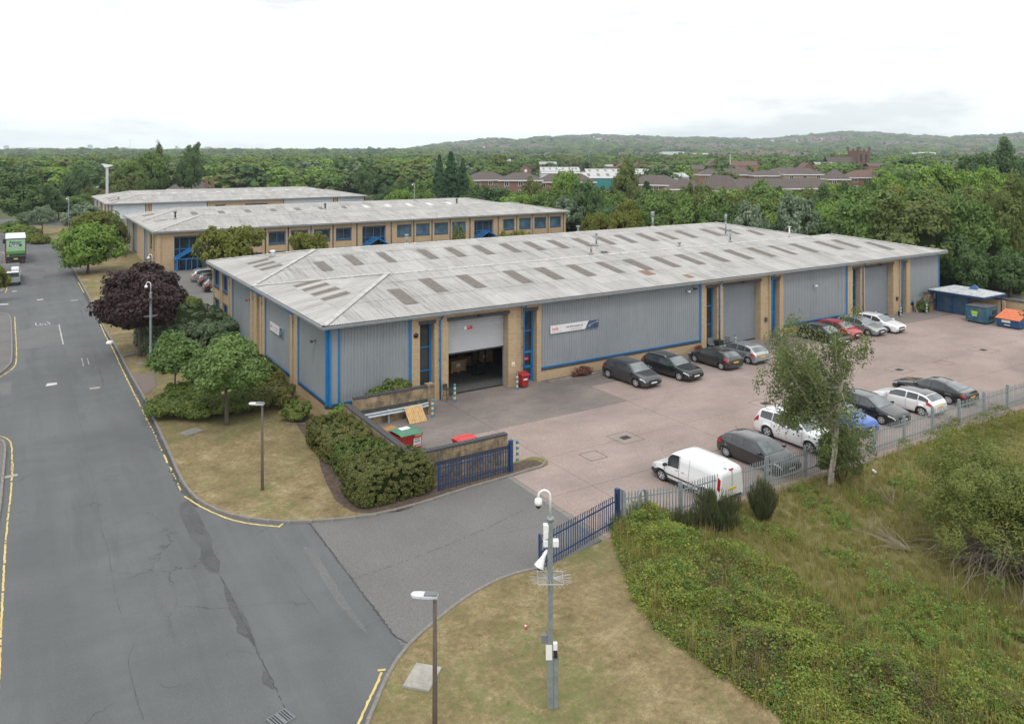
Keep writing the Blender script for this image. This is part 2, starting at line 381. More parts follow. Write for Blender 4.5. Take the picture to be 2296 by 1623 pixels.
def leafmat(name, cols, trans=0.28, rough=0.55, spec=0.25):
    n = N(name); g = n.n('ShaderNodeNewGeometry'); oi = n.n('ShaderNodeObjectInfo')
    at = n.n('ShaderNodeAttribute'); at.attribute_name = 'tint'
    k = n.math('ADD', n.math('MULTIPLY', g.outputs['Random Per Island'], 0.45), n.math('MULTIPLY', at.outputs['Fac'], 0.40))
    k = n.math('ADD', k, n.math('MULTIPLY', oi.outputs['Random'], 0.15))
    m = len(cols); col = n.ramp(k, [((i+0.35)/(m-0.3+1e-6) if m > 1 else 0, c) for i, c in enumerate(cols)])
    n.base(col); n.set(rough, 0, spec)
    tr = n.n('ShaderNodeBsdfTranslucent'); tc2 = n.mix(1.0, col, (1.25, 1.3, 0.75), 'MULTIPLY'); n.l(tc2, tr.inputs[0])
    ms = n.n('ShaderNodeMixShader'); ms.inputs[0].default_value = trans
    n.l(n.b.outputs[0], ms.inputs[1]); n.l(tr.outputs[0], ms.inputs[2]); n.l(ms.outputs[0], n.o.inputs[0]); return n.m
L_MID = leafmat('mid_green_leaves', [(0.072, 0.138, 0.032), (0.128, 0.210, 0.051), (0.192, 0.283, 0.072)])
L_DARK = leafmat('dark_green_leaves', [(0.047, 0.101, 0.037), (0.084, 0.151, 0.051), (0.128, 0.200, 0.064)])
L_BRIGHT = leafmat('bright_green_leaves', [(0.109, 0.192, 0.032), (0.174, 0.283, 0.051), (0.255, 0.375, 0.072)])
L_YEL = leafmat('yellow_green_leaves', [(0.098, 0.122, 0.017), (0.152, 0.171, 0.027), (0.220, 0.220, 0.037)])
L_SILV = leafmat('grey_green_leaves', [(0.085, 0.130, 0.072), (0.156, 0.215, 0.130), (0.312, 0.377, 0.273)])
L_OLIVE = leafmat('olive_leaves', [(0.091, 0.123, 0.032), (0.146, 0.183, 0.055), (0.210, 0.237, 0.082)])
L_CON = leafmat('conifer_needles', [(0.026, 0.069, 0.032), (0.047, 0.105, 0.047), (0.077, 0.146, 0.062)], 0.1)
L_PURP = leafmat('dark_purple_leaves', [(0.024, 0.012, 0.013), (0.044, 0.021, 0.022), (0.072, 0.034, 0.032)], 0.15, 0.5, 0.3)
L_BIRCH = leafmat('birch_leaves', [(0.090, 0.125, 0.040), (0.135, 0.175, 0.060), (0.20, 0.235, 0.095)], 0.38)
L_OAK = leafmat('near_tree_leaves', [(0.071, 0.135, 0.035), (0.127, 0.206, 0.056), (0.246, 0.326, 0.104)])
L_WILLOW = leafmat('willow_leaves', [(0.111, 0.151, 0.040), (0.167, 0.215, 0.063), (0.317, 0.293, 0.079)], 0.3)
L_HEDGE = leafmat('hedge_leaves', [(0.064, 0.109, 0.030), (0.120, 0.174, 0.040), (0.218, 0.247, 0.051)])
L_HEDGB = leafmat('bronze_hedge_leaves', [(0.072, 0.105, 0.030), (0.138, 0.155, 0.044), (0.247, 0.192, 0.064)])
L_GREYD = leafmat('grey_green_shrub_leaves', [(0.064, 0.109, 0.051), (0.120, 0.174, 0.091), (0.210, 0.266, 0.155)])
L_LIME = leafmat('lime_shrub_leaves', [(0.085, 0.13, 0.02), (0.135, 0.18, 0.03), (0.18, 0.22, 0.045)])
L_BRAM = leafmat('bramble_leaves', [(0.073, 0.152, 0.037), (0.134, 0.232, 0.055), (0.207, 0.299, 0.073), (0.488, 0.403, 0.085)], 0.35)
L_BROOM = leafmat('broom_stems', [(0.055, 0.073, 0.027), (0.085, 0.098, 0.043), (0.122, 0.122, 0.067)], 0.15)
L_GRASS = leafmat('long_grass_blades', [(0.134, 0.177, 0.037), (0.256, 0.244, 0.079), (0.439, 0.342, 0.171)], 0.35)
L_LGRASS = leafmat('mown_grass_blades', [(0.155, 0.135, 0.045), (0.27, 0.21, 0.095), (0.40, 0.31, 0.165)], 0.3)
L_BRAY = leafmat('yellowing_bramble_leaves', [(0.122, 0.189, 0.037), (0.207, 0.268, 0.055), (0.305, 0.329, 0.073), (0.500, 0.403, 0.098)], 0.35)
L_BRAD = leafmat('dry_bramble_stems', [(0.12, 0.07, 0.045), (0.17, 0.12, 0.07), (0.10, 0.11, 0.04)], 0.2)
L_RED = leafmat('reddish_weed', [(0.13, 0.05, 0.04), (0.2, 0.08, 0.06), (0.25, 0.14, 0.08)])
CORE = plain('painted_shade_core', (0.024, 0.034, 0.012), 1.0, var=0.3, scale=4, spec=0.0)  # solid blob inside crowns; inner shade is painted into its dark colour
# ================================================================ foliage
def leaf_data(name, pts, nrm, size, mat, elong=1.6, tint=None, fold=0.0):
    "one small rhombus per leaf"
    n = len(pts); r = RNG.normal(size=(n, 3)); nrm = nrm/np.maximum(np.linalg.norm(nrm, axis=1, keepdims=True), 1e-6)
    t = np.cross(nrm, r); t /= np.maximum(np.linalg.norm(t, axis=1, keepdims=True), 1e-6); b = np.cross(nrm, t)
    size = np.broadcast_to(np.asarray(size, float), (n,))[:, None]
    v = np.empty((n, 4, 3)); v[:, 0] = pts - t*size*elong*0.5; v[:, 1] = pts + b*size*0.5; v[:, 2] = pts + t*size*elong*0.5; v[:, 3] = pts - b*size*0.5
    if fold: v[:, 1] += nrm*size*fold; v[:, 3] += nrm*size*fold
    return quads(name, v, mat, tint)
def quads(name, v, mat, tint=None, core=None):
    n = len(v); me = bpy.data.meshes.new(name); co = v.reshape(-1, 3); idx = np.arange(4*n, dtype=np.int32); nf = n
    starts = np.arange(0, 4*n, 4); mats = [mat]; mi = np.zeros(n, np.int32)
    tt = np.full(n, 0.5) if tint is None else tint
    if core is not None:
        cv, cf = core; co = np.vstack([co, cv]); idx = np.concatenate([idx, (cf+4*n).reshape(-1).astype(np.int32)])
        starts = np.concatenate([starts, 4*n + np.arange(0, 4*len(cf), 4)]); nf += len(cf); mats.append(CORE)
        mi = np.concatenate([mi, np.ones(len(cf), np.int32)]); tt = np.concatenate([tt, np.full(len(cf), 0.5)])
    me.vertices.add(len(co)); me.vertices.foreach_set('co', co.astype(np.float32).ravel())
    me.loops.add(len(idx)); me.loops.foreach_set('vertex_index', idx)
    me.polygons.add(nf); me.polygons.foreach_set('loop_start', starts.astype(np.int32))
    try: me.polygons.foreach_set('loop_total', np.full(nf, 4, np.int32))
    except Exception: pass
    for m in mats: me.materials.append(m)
    me.polygons.foreach_set('material_index', mi)
    a = me.attributes.new('tint', 'FLOAT', 'FACE'); a.data.foreach_set('value', tt.astype(np.float32))
    me.update(calc_edges=True); return me
def dirs(n):
    d = RNG.normal(size=(n, 3)); return d/np.linalg.norm(d, axis=1, keepdims=True)
def envelope(d, shape):
    "radius factor along unit directions"
    z = d[:, 2]
    if shape == 'dome': return np.where(z < 0, 1.0/(1.0+1.2*np.abs(z)), 1.0)
    if shape == 'flat': return np.where(z < 0, 1.0/(1.0+2.2*np.abs(z)), 1.0)
    return np.ones(len(d))
def crown(name, mat, n, rx, ry, rz, clumps, cr, leaf, shape='round', elong=1.6, up=0.35, hollow=0.55, lobes=0.22, core=True, sparse=0.0, droop=0.0):
    "leaf clumps spread through an uneven volume centred on the origin"
    ph = RNG.uniform(0, 6.28, 6)
    if shape == 'cone':
        h = RNG.uniform(0, 1, clumps)**1.25; th = RNG.uniform(0, 2*pi, clumps); rr = (1-h)**0.85*RNG.uniform(0.55, 1.0, clumps)
        cc = np.stack([rx*rr*np.cos(th), ry*rr*np.sin(th), rz*(2*h-1)], 1); crs = cr*(0.45+0.75*(1-h))
    elif shape == 'box':
        cc = RNG.uniform(-1, 1, (clumps, 3)); k = RNG.integers(0, 3, clumps); sg = np.sign(RNG.normal(size=clumps))
        cc[np.arange(clumps), k] = sg*RNG.uniform(0.9, 1, clumps)
        l = np.linalg.norm(np.abs(cc)**1.0, ord=5, axis=1, keepdims=True); cc = cc/np.maximum(l, 1.0)*[rx, ry, rz]; crs = np.full(clumps, cr)
    else:
        d = dirs(clumps); d[:, 2] = np.where(d[:, 2] < -0.55, -d[:, 2], d[:, 2])
        lob = 1 + lobes*(np.sin(2.3*np.arctan2(d[:, 1], d[:, 0])+ph[0]) * np.cos(2.1*d[:, 2]+ph[1]) + 0.6*np.sin(5*d[:, 0]+ph[2])*np.sin(4*d[:, 1]+4*d[:, 2]+ph[3]))
        r = RNG.uniform(hollow, 1, clumps)**0.6*envelope(d, shape)*lob
        cc = d*r[:, None]*[rx, ry, rz]; crs = cr*RNG.uniform(0.65, 1.25, clumps)
    which = RNG.integers(0, clumps, n)
    d2 = dirs(n); rad = crs[which]*RNG.uniform(0.35, 1, n)**0.5
    p = cc[which] + d2*rad[:, None]*[1, 1, 0.72]
    if droop: p[:, 2] -= droop*RNG.uniform(0, 1, n)**2
    out = p/np.array([rx, ry, rz]); out /= np.maximum(np.linalg.norm(out, axis=1, keepdims=True), 1e-6)
    nrm = d2*0.7 + out*0.5 + RNG.normal(size=(n, 3))*0.45; nrm[:, 2] += up
    ct = RNG.uniform(0, 1, clumps)
    tint = np.clip(0.55*ct[which] + 0.45*RNG.uniform(0, 1, n), 0, 1)
    co = None
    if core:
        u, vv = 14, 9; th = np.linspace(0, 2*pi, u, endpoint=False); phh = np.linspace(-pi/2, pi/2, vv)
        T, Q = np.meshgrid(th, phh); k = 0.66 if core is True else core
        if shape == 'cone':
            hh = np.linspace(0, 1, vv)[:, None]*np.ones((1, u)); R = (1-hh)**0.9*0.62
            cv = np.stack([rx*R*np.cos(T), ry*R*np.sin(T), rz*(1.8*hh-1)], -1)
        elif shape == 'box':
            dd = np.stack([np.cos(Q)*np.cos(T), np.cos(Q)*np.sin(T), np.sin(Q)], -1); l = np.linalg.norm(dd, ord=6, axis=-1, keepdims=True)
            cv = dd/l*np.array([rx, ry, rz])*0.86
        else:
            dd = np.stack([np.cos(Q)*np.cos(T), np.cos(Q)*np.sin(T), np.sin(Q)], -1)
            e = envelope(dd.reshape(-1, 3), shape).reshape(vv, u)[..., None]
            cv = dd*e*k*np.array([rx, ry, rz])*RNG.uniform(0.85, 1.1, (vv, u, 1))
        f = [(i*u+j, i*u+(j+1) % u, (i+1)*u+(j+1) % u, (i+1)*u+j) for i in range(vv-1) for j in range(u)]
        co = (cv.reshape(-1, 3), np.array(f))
    t = np.cross(nrm/np.linalg.norm(nrm, axis=1, keepdims=True), RNG.normal(size=(n, 3)))
    nrm /= np.linalg.norm(nrm, axis=1, keepdims=True); t /= np.linalg.norm(t, axis=1, keepdims=True); b = np.cross(nrm, t)
    s = (leaf*RNG.uniform(0.65, 1.25, n))[:, None]
    v = np.empty((n, 4, 3)); v[:, 0] = p-t*s*elong*.5; v[:, 1] = p+b*s*.5; v[:, 2] = p+t*s*elong*.5; v[:, 3] = p-b*s*.5
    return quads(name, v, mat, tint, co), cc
def trunk_mesh(name, h, r, mat, limbs, spread, lean=0.0, seed=0, forks=None, z_end=None):
    rr = random.Random(seed); mb = MB(); mb.smooth = True; pts = [Vector((0, 0, -0.15))]; x = y = 0.0
    for i in range(1, 7):
        x += rr.uniform(-1, 1)*0.03*h + lean*0.02; y += rr.uniform(-1, 1)*0.02*h; pts.append(Vector((x, y, h*i/6)))
    mb.tube(pts, [r*(1.35 if i == 0 else 1-0.62*i/6) for i in range(7)], 8)
    for i in range(limbs):
        t = rr.uniform(0.35, 0.9); k = int(t*6); p0 = pts[k].lerp(pts[min(k+1, 6)], t*6-k); a = rr.uniform(0, 2*pi); q = [p0]
        ln = spread*rr.uniform(0.6, 1.0)
        for j in range(1, 5): q.append(p0 + Vector((cos(a)*ln*j/4, sin(a)*ln*j/4, ln*0.85*j/4+0.15*ln*rr.uniform(-.5, .5))))
        mb.tube(q, [r*0.42*(1-0.2*j) for j in range(5)], 5, False)
    return mb.data(name, mat)
# one pattern per kind of tree: crown about 5 m in radius, trunk separately
def proto(mat, n, rz, clumps, cr, leaf, shape='round', **kw):
    me, _ = crown('crown', mat, n, 5.0, 5.0, rz, clumps, cr, leaf, shape, **kw); return me
PROTO = {
 'broad': [proto(L_MID, 9500, 5.0, 120, 1.35, 0.42, 'dome'), proto(L_MID, 9500, 5.6, 95, 1.5, 0.42, 'dome', lobes=0.35)],
 'dark': [proto(L_DARK, 9500, 5.0, 130, 1.3, 0.40, 'dome'), proto(L_DARK, 9000, 5.8, 100, 1.5, 0.42, 'dome', lobes=0.3)],
 'bright': [proto(L_BRIGHT, 9000, 4.6, 110, 1.3, 0.36, 'dome', lobes=0.3)],
 'olive': [proto(L_OLIVE, 9500, 5.4, 150, 1.15, 0.36, 'dome', lobes=0.3)],
 'silver': [proto(L_SILV, 8500, 4.6, 110, 1.2, 0.42, 'dome', up=0.5)],
 'yellow': [proto(L_YEL, 8500, 4.6, 110, 1.2, 0.36, 'dome', lobes=0.3)],
 'conifer': [proto(L_CON, 11000, 8.5, 330, 1.0, 0.34, 'cone', elong=2.6, up=0.0)],
 'poplar': [proto(L_OLIVE, 6500, 14.0, 150, 1.4, 0.40, 'round', lobes=0.15)],
 'weeping': [proto(L_OLIVE, 12000, 5.6, 170, 1.1, 0.26, 'dome', elong=3.2, up=-0.1, droop=1.8, lobes=0.3)],
}
TRUNKM = [trunk_mesh('trunk', 5.0, 0.28, BARKM, 6, 2.6, seed=3), trunk_mesh('trunk', 5.0, 0.25, BARKM, 7, 2.8, seed=8)]
TREES = []
def tree(kind, px, py, Y, wpx, label, group=None, base=0.25, name='broadleaf_tree', rnd=None):
    "apex under pixel (px, py), at distance Y, crown wpx pixels wide"
    h = HT(py, Y); wd = wpx*Y/F; r = rnd or random
    x, y, _ = AT(px, Y)
    return tree_at(kind, x, y, h, wd, label, group, base, name, r)
def tree_at(kind, x, y, h, wd, label, group=None, base=0.25, name='broadleaf_tree', r=random):
    if kind in ('conifer',): base = 0.04; name = 'conifer_tree'
    if kind == 'poplar': base = 0.06; name = 'poplar_tree'
    t = thing(name, label, 'tree', (x, y, 0), r.uniform(0, 6.28), group)
    me = r.choice(PROTO[kind]); z0 = h*base
    half = {'conifer': 8.9, 'poplar': 14.6}.get(kind, 5.75); low = {'conifer': 1.0, 'poplar': 1.0}.get(kind, 0.55)
    sz = (h-z0)/(half*(1+low)); cz = h - half*sz*0.97
    s = wd/(12.6 if kind != 'conifer' else 11.0)
    inst('crown', me, t, (0, 0, cz), 0, (s, s*r.uniform(0.9, 1.1), sz))
    inst('trunk', r.choice(TRUNKM), t, (0, 0, 0), 0, (max(0.6, s), max(0.6, s), cz/5.0*0.95 if kind != 'conifer' else h/9))
    TREES.append((x, y, wd/2)); return t
# ---- scatter of instances as one object
PCOL = bpy.data.collections.new('patterns')
_gn = {}
def scatter(name, pts, rot, scl, protos, label=None, kind='stuff', cat=None, idx=None):
    key = tuple(id(p) for p in protos)
    if key not in _gn:
        c = bpy.data.collections.new('pattern'); 
        for k, me in enumerate(protos):
            o = bpy.data.objects.new('%02d' % k, me); c.objects.link(o)
        g = bpy.data.node_groups.new('scatter', 'GeometryNodeTree')
        g.interface.new_socket('Geometry', in_out='INPUT', socket_type='NodeSocketGeometry'); g.interface.new_socket('Geometry', in_out='OUTPUT', socket_type='NodeSocketGeometry')
        gi = g.nodes.new('NodeGroupInput'); go = g.nodes.new('NodeGroupOutput')
        ip = g.nodes.new('GeometryNodeInstanceOnPoints'); ci = g.nodes.new('GeometryNodeCollectionInfo')
        ci.inputs['Collection'].default_value = c; ci.inputs['Separate Children'].default_value = True; ci.inputs['Reset Children'].default_value = True
        ip.inputs['Pick Instance'].default_value = True
        def at(nm, ty):
            a = g.nodes.new('GeometryNodeInputNamedAttribute'); a.data_type = ty; a.inputs[0].default_value = nm; return a.outputs[0]
        g.links.new(gi.outputs[0], ip.inputs['Points']); g.links.new(ci.outputs[0], ip.inputs['Instance'])
        g.links.new(at('pick', 'INT'), ip.inputs['Instance Index'])
        g.links.new(at('turn', 'FLOAT_VECTOR'), ip.inputs['Rotation']); g.links.new(at('size', 'FLOAT_VECTOR'), ip.inputs['Scale'])
        g.links.new(ip.outputs[0], go.inputs[0]); _gn[key] = g
    me = bpy.data.meshes.new(name); n = len(pts); me.vertices.add(n); me.vertices.foreach_set('co', np.asarray(pts, np.float32).ravel())
    if idx is None: idx = RNG.integers(0, len(protos), n)
    a = me.attributes.new('pick', 'INT', 'POINT'); a.data.foreach_set('value', np.asarray(idx, np.int32))
    a = me.attributes.new('turn', 'FLOAT_VECTOR', 'POINT'); a.data.foreach_set('vector', np.asarray(rot, np.float32).ravel())
    a = me.attributes.new('size', 'FLOAT_VECTOR', 'POINT'); a.data.foreach_set('vector', np.asarray(scl, np.float32).ravel())
    o = bpy.data.objects.new(name, me); link(o); md = o.modifiers.new('scatter', 'NODES'); md.node_group = _gn[key]
    tag(o, label, cat, None, kind); return o
def in_poly(pts, poly):
    x, y = pts[:, 0], pts[:, 1]; ins = np.zeros(len(pts), bool); j = len(poly)-1
    for i in range(len(poly)):
        xi, yi = poly[i][:2]; xj, yj = poly[j][:2]
        c = ((yi > y) != (yj > y)) & (x < (xj-xi)*(y-yi)/(yj-yi+1e-12)+xi); ins ^= c; j = i
    return ins
def poly_points(poly, n):
    a = np.array([p[:2] for p in poly]); lo, hi = a.min(0), a.max(0); out = []
    tot = 0
    while tot < n:
        q = RNG.uniform(lo, hi, (n*2, 2)); q = q[in_poly(q, a)]; out.append(q); tot += len(q)
    return np.vstack(out)[:n]
# ================================================================ ground, road, yard
g = MB(); g.sheet([(8700*cos(2*pi*k/64), 8700*sin(2*pi*k/64)) for k in range(64)], -0.03)
tag(g.obj('ground', GROUNDM), kind='structure')
def strip(pts, off0, off1):
    "offset polygon band along a polyline, offsets to the right of travel"
    L = []; R = []
    for i, p in enumerate(pts):
        a = pts[max(i-1, 0)]; b = pts[min(i+1, len(pts)-1)]; d = Vector((b[0]-a[0], b[1]-a[1])); d.normalize(); nx, ny = d.y, -d.x
        L.append((p[0]+nx*off0, p[1]+ny*off0)); R.append((p[0]+nx*off1, p[1]+ny*off1))
    return L, R
def smooth_line(pts, n=3):
    pts = [Vector(p[:2]) for p in pts]; 
    for _ in range(n):
        q = [pts[0]]
        for a, b in zip(pts[:-1], pts[1:]): q += [a.lerp(b, 0.25), a.lerp(b, 0.75)]
        q.append(pts[-1]); pts = q
    return [tuple(p) for p in pts]
def resample(pts, step):
    out = [Vector(pts[0][:2])]; acc = 0.0
    for a, b in zip(pts[:-1], pts[1:]):
        a = Vector(a[:2]); b = Vector(b[:2]); L = (b-a).length
        while acc + L >= step:
            t = (step-acc)/L; a = a.lerp(b, t); out.append(a.copy()); L = (b-a).length; acc = 0.0
        acc += L
    return out
def P2(x, y, h=0.0): p = P(x, y, h); return (p[0], p[1])
KR = [(30,523),(55,526.8),(77.5,531.8),(100,538),(120,546.8),(143.8,568),(152.5,584.3),(163.8,597.4),(168,606),(175,621.8),(193.8,655.5),(213.3,693),(237.7,744.5),(259,773),(292,840.4),(323.6,890.5),(355,962),(380.9,1016.5),(400.9,1065.2),(421,1099.6),(446.7,1125.3),(486.8,1146),(518.8,1157.3),(593,1170.2),(667,1173),(741.2,1168.2),(845.6,1156),(931.1,1134.5),(1016.6,1106),(1102.2,1080.4),(1153.5,1066.1),(1187.6,1054.7),(1220,1046.5),(1229,1041),(1227.5,1034.8),(1213.3,1027.6),(1193.3,1026)]
kerb_a = smooth_line([P2(*q) for q in KR], 2)
KL = [(1205,1277),(1152.6,1288.6),(1099.3,1309.8),(1028.3,1352.4),(968,1402.1),(925.4,1439.4),(907.6,1458.9),(872.1,1508.6),(850.8,1561.8),(822.7,1623),(800,1720),(785,1850),(780,2050)]
kerb_b = smooth_line([P2(*q) for q in KL], 2)
# road: one wide asphalt sheet, footways and lawns stand on it
road = MB(); road.sheet([(-60, -44), (1.45, -44), (1.45, -20.3), (5.2, -19.6), (5.2, -11.2), (0.9, -10.0), (-0.5, 10), (-6, 40), (-6, 175), (-75, 175), (-75, -44)], 0.004)
ROAD = tag(road.obj('road', ASPH), kind='structure')
dr = MB(); dr.sheet([P2(697,1172),(P2(789,1298)),P2(850.8,1379.5),P2(879.3,1421),P2(905,1452),P2(930,1434),P2(970,1400),P2(1030,1351),P2(1100,1308),P2(1153,1287),P2(1206,1276),(1.45,-20.2),(5.2,-19.4),(5.2,-12.2),P2(1100,1080),P2(1016,1106),P2(931,1135),P2(845,1156),P2(741,1168.5)], 0.009)
tag(dr.obj('driveway', ASPHD), kind='structure')
def band(name, px, wd, mat, z=0.014, kind='structure', dash=None, jit=0.0, parent=None):
    pts = resample(smooth_line([P2(*q) for q in px], 1), 0.12 if jit else 0.4); mb = MB(); rr = random.Random(len(px)*7+int(px[0][0]))
    seg = []
    w0 = [wd*(1-jit*rr.random()) for _ in pts]
    L, R = [], []
    for i, p in enumerate(pts):
        a = pts[max(i-1, 0)]; b = pts[min(i+1, len(pts)-1)]; d = (b-a); d.normalize(); j = (rr.random()-.5)*wd*jit
        L.append((p.x+d.y*(-w0[i]/2+j), p.y-d.x*(-w0[i]/2+j), z)); R.append((p.x+d.y*(w0[i]/2+j), p.y-d.x*(w0[i]/2+j), z))
    for i in range(len(pts)-1):
        if dash and rr.random() < dash: continue
        mb.mesh([L[i], R[i], R[i+1], L[i+1]], [(0,3,2,1)] if False else [(0,1,2,3)])
    o = mb.obj(name, mat, parent)
    if kind: tag(o, kind=kind)
    return o
def s5a(x, y): return (x*.43753/1.52787, (1050+y*.43753)/1.52787)
def s5b(x, y): return (x*.56620/1.52787, (1700+y*.5662)/1.52787)
def s5d(x, y): return ((1300+x*.5423)/1.52787, (1600+y*.5423)/1.52787)
def str_(x, y): return (x*.191/1.52787, (740+y*.191)/1.52787)
def s5c(x, y): return ((900+x*.43554)/1.52787, (1250+y*.43554)/1.52787)
def s2b(x, y): return ((1400+x*.40669)/1.52787, (900+y*.40669)/1.52787)
def s4b(x, y): return ((2800+x*.30836)/1.52787, (850+y*.30836)/1.52787)
def s5e(x, y): return ((2150+x*.59146)/1.52787, (1300+y*.59146)/1.52787)
# tar seams and joints across the road
band('tar_seam', [(693,1172),(789,1298),(850.8,1379.5),(879.3,1420),(905,1440),(922,1441)], 0.09, ASPHK, 0.014, jit=0.6)
band('tar_seam', [(789,1298),(900,1262),(1060,1200),(1180,1140)], 0.035, ASPHK, 0.014, dash=0.25, jit=0.7)
band('tar_seam', [s5b(1330,480), s5b(1400,600), s5b(1440,700), s5b(1500,800), s5b(1560,950), s5b(1640,1100), s5b(1700,1230), s5b(1740,1300)], 0.06, ASPHK, 0.010, jit=0.9, dash=0.1)
band('tar_seam', [s5b(590,0), s5b(610,200), s5b(655,300), s5b(670,440), s5b(700,600), s5b(750,780)], 0.02, ASPHK, 0.009, jit=0.9, dash=0.3)
band('tar_seam', [s5b(810,900), s5b(770,980), s5b(800,1110), s5b(830,1240), s5b(880,1378)], 0.02, ASPHK, 0.009, jit=0.9, dash=0.2)
band('tar_seam', [s5b(670,450), s5b(760,465), s5b(850,470), s5b(930,455)], 0.025, ASPHK, 0.009, jit=0.9, dash=0.2)
band('tar_seam', [s5b(1030,750), s5b(1040,800), s5b(1050,860)], 0.02, ASPHK, 0.009, jit=0.9)
band('tar_seam', [s5b(950,1110), s5b(1000,1165), s5b(1100,1140)], 0.02, ASPHK, 0.009, jit=0.9)
band('tar_seam', [s5b(1640,320), s5b(1760,480), s5b(1850,600), s5b(1940,720)], 0.025, ASPHK, 0.009, jit=0.9, dash=0.35)
band('tar_seam', [s5a(490,300), s5a(530,480), s5a(600,800), s5a(650,1000), s5a(690,1200), s5a(740,1400), s5a(770,1623)], 0.02, ASPHK, 0.009, jit=0.9, dash=0.3)
band('tar_seam', [s5a(770,480), s5a(800,560), s5a(810,620)], 0.06, ASPHK, 0.009, jit=0.9)
band('tar_seam', [s5a(520,500), s5a(640,470), s5a(700,460), s5a(860,450)], 0.04, ASPHK, 0.009, jit=0.9, dash=0.2)
# wet channel and puddles
WET = ground_mat('wet_asphalt', (0.062, 0.065, 0.067), (0.078, 0.081, 0.083), (0.094, 0.098, 0.10), 0.6, 14, 0.1, rough=0.55)
pm = N('puddle_water'); pm.base((0.03, 0.032, 0.034)); pm.set(0.03, 0, 0.5); PUD = pm.m
def blob(name, px, z, mat, jit=0.0, seed=1, parent=None):
    rr = random.Random(seed); pts = resample([P2(*q) for q in px] + [P2(*px[0])], 0.08)
    c = sum((p for p in pts), Vector((0, 0)))/len(pts)
    ph = [rr.uniform(0, 6.28) for _ in range(4)]
    q = []
    for i, p in enumerate(pts):
        t = i/len(pts)*2*pi; k = jit*(0.5*sin(7*t+ph[0])+0.35*sin(17*t+ph[1])+0.35*sin(31*t+ph[2])+0.3*rr.uniform(-1, 1)); d = p-c
        if d.length > 1e-6: p = p + d.normalized()*k
        q.append((p.x, p.y))
    mb = MB(); mb.sheet(q, z); return mb.obj(name, mat, parent)
tag(blob('wet_patch', [s5b(*q) for q in [(1090,40),(1150,35),(1200,110),(1245,190),(1285,280),(1290,340),(1330,390),(1325,470),(1290,470),(1250,440),(1215,400),(1215,310),(1150,240),(1120,180),(1085,90)]], 0.008, WET, 0.10), kind='structure')
tag(blob('wet_patch', [s5b(*q) for q in [(1350,500),(1380,560),(1430,650),(1480,720),(1515,800),(1545,880),(1555,930),(1510,870),(1450,820),(1420,740),(1385,680),(1360,600)]], 0.008, WET, 0.09, 2), kind='structure')
tag(blob('wet_patch', [s5b(*q) for q in [(1590,1040),(1630,1090),(1665,1160),(1640,1160),(1600,1135),(1580,1120)]], 0.008, WET, 0.04, 5), kind='structure')
tag(blob('puddle', [s5b(*q) for q in [(1235,375),(1275,365),(1305,385),(1325,430),(1318,455),(1270,435),(1240,410)]], 0.013, PUD, 0.02, 3), kind='structure')
tag(blob('puddle', [s5b(*q) for q in [(1140,85),(1175,110),(1205,160),(1230,205),(1225,235),(1190,215),(1165,160),(1135,120)]], 0.013, PUD, 0.02, 4), kind='structure')
tag(blob('puddle', [s5b(*q) for q in [(1430,790),(1490,810),(1505,835),(1470,840),(1435,820)]], 0.013, PUD, 0.015, 6), kind='structure')
# patches of newer surfacing
for pts in [[s5b(1830,305),s5b(1895,310),s5b(2100,640),s5b(2230,830),s5b(2180,800),s5b(2030,630)],
            [s5a(130,190),s5a(465,140),s5a(497,298),s5a(140,342)],[str_(800,935),str_(1030,925),str_(1055,1045),str_(840,1060)],
            [str_(510,1075),str_(760,1050),str_(785,1130),str_(530,1145)],[s5a(370,70),s5a(430,65),s5a(438,95),s5a(372,100)],[str_(480,870),str_(620,870),str_(640,920),str_(490,925)],
            [s5a(0,600),s5a(95,590),s5a(85,690),s5a(0,690)]]:
    mb = MB(); mb.sheet([P2(*q) for q in pts], 0.009); tag(mb.obj('surfacing_patch', ASPHP), kind='structure')
band('worn_line', [s5a(462,142), s5a(495,298)], 0.10, WHITEP, 0.014, jit=0.5)
band('worn_line', [s5a(640,405), s5a(655,468)], 0.07, WHITEP, 0.014, jit=0.7, dash=0.2)
band('worn_line', [s5a(683,405), s5a(697,458)], 0.07, WHITEP, 0.014, jit=0.7, dash=0.2)
# painted markings
def mark(pts, mat=WHITEP, name='road_marking', z=0.014):
    mb = MB(); mb.sheet([P2(*q) for q in pts], z); return tag(mb.obj(name, mat), kind='structure')
mark([s5a(370,603),s5a(446,595),s5a(447,612),s5a(355,626)]); mark([s5a(702,636),s5a(782,628),s5a(784,641),s5a(703,650)], CONCP)
mark([str_(665,1500),str_(775,1490),str_(780,1502),str_(662,1514)]); mark([str_(0,1578),str_(150,1572),str_(150,1592),str_(0,1600)]); mark([str_(215,1352),str_(300,1343),str_(300,1352),str_(215,1362)])
mark([str_(905,1075),str_(1000,1072),str_(1000,1085),str_(905,1088)], ASPHP); mark([str_(980,1240),str_(1075,1238),str_(1075,1250),str_(980,1252)], ASPHP)
mark([str_(525,1600),str_(620,1578),str_(670,1580),str_(640,1612),str_(530,1625)], ASPHP)
mark([str_(1265,1515),str_(1400,1505),str_(1400,1511),str_(1270,1522)], WHITEP)
for pts in ([s5a(276,128),s5a(283,150),s5a(310,152),s5a(316,132)], [s5a(322,152),s5a(345,128),s5a(362,148)], [s5a(368,120),s5a(388,134),s5a(386,142)]):
    band('worn_lettering', pts, 0.11, WHITEP, 0.014, jit=0.6, dash=0.15)
Y1 = [(765,90),(790,150),(835,250),(890,340),(950,480),(1000,580),(1060,700),(1125,830),(1160,900)]
band('yellow_line', [s5a(*q) for q in Y1], 0.10, YELLOWP, 0.014, dash=0.12, jit=0.5)
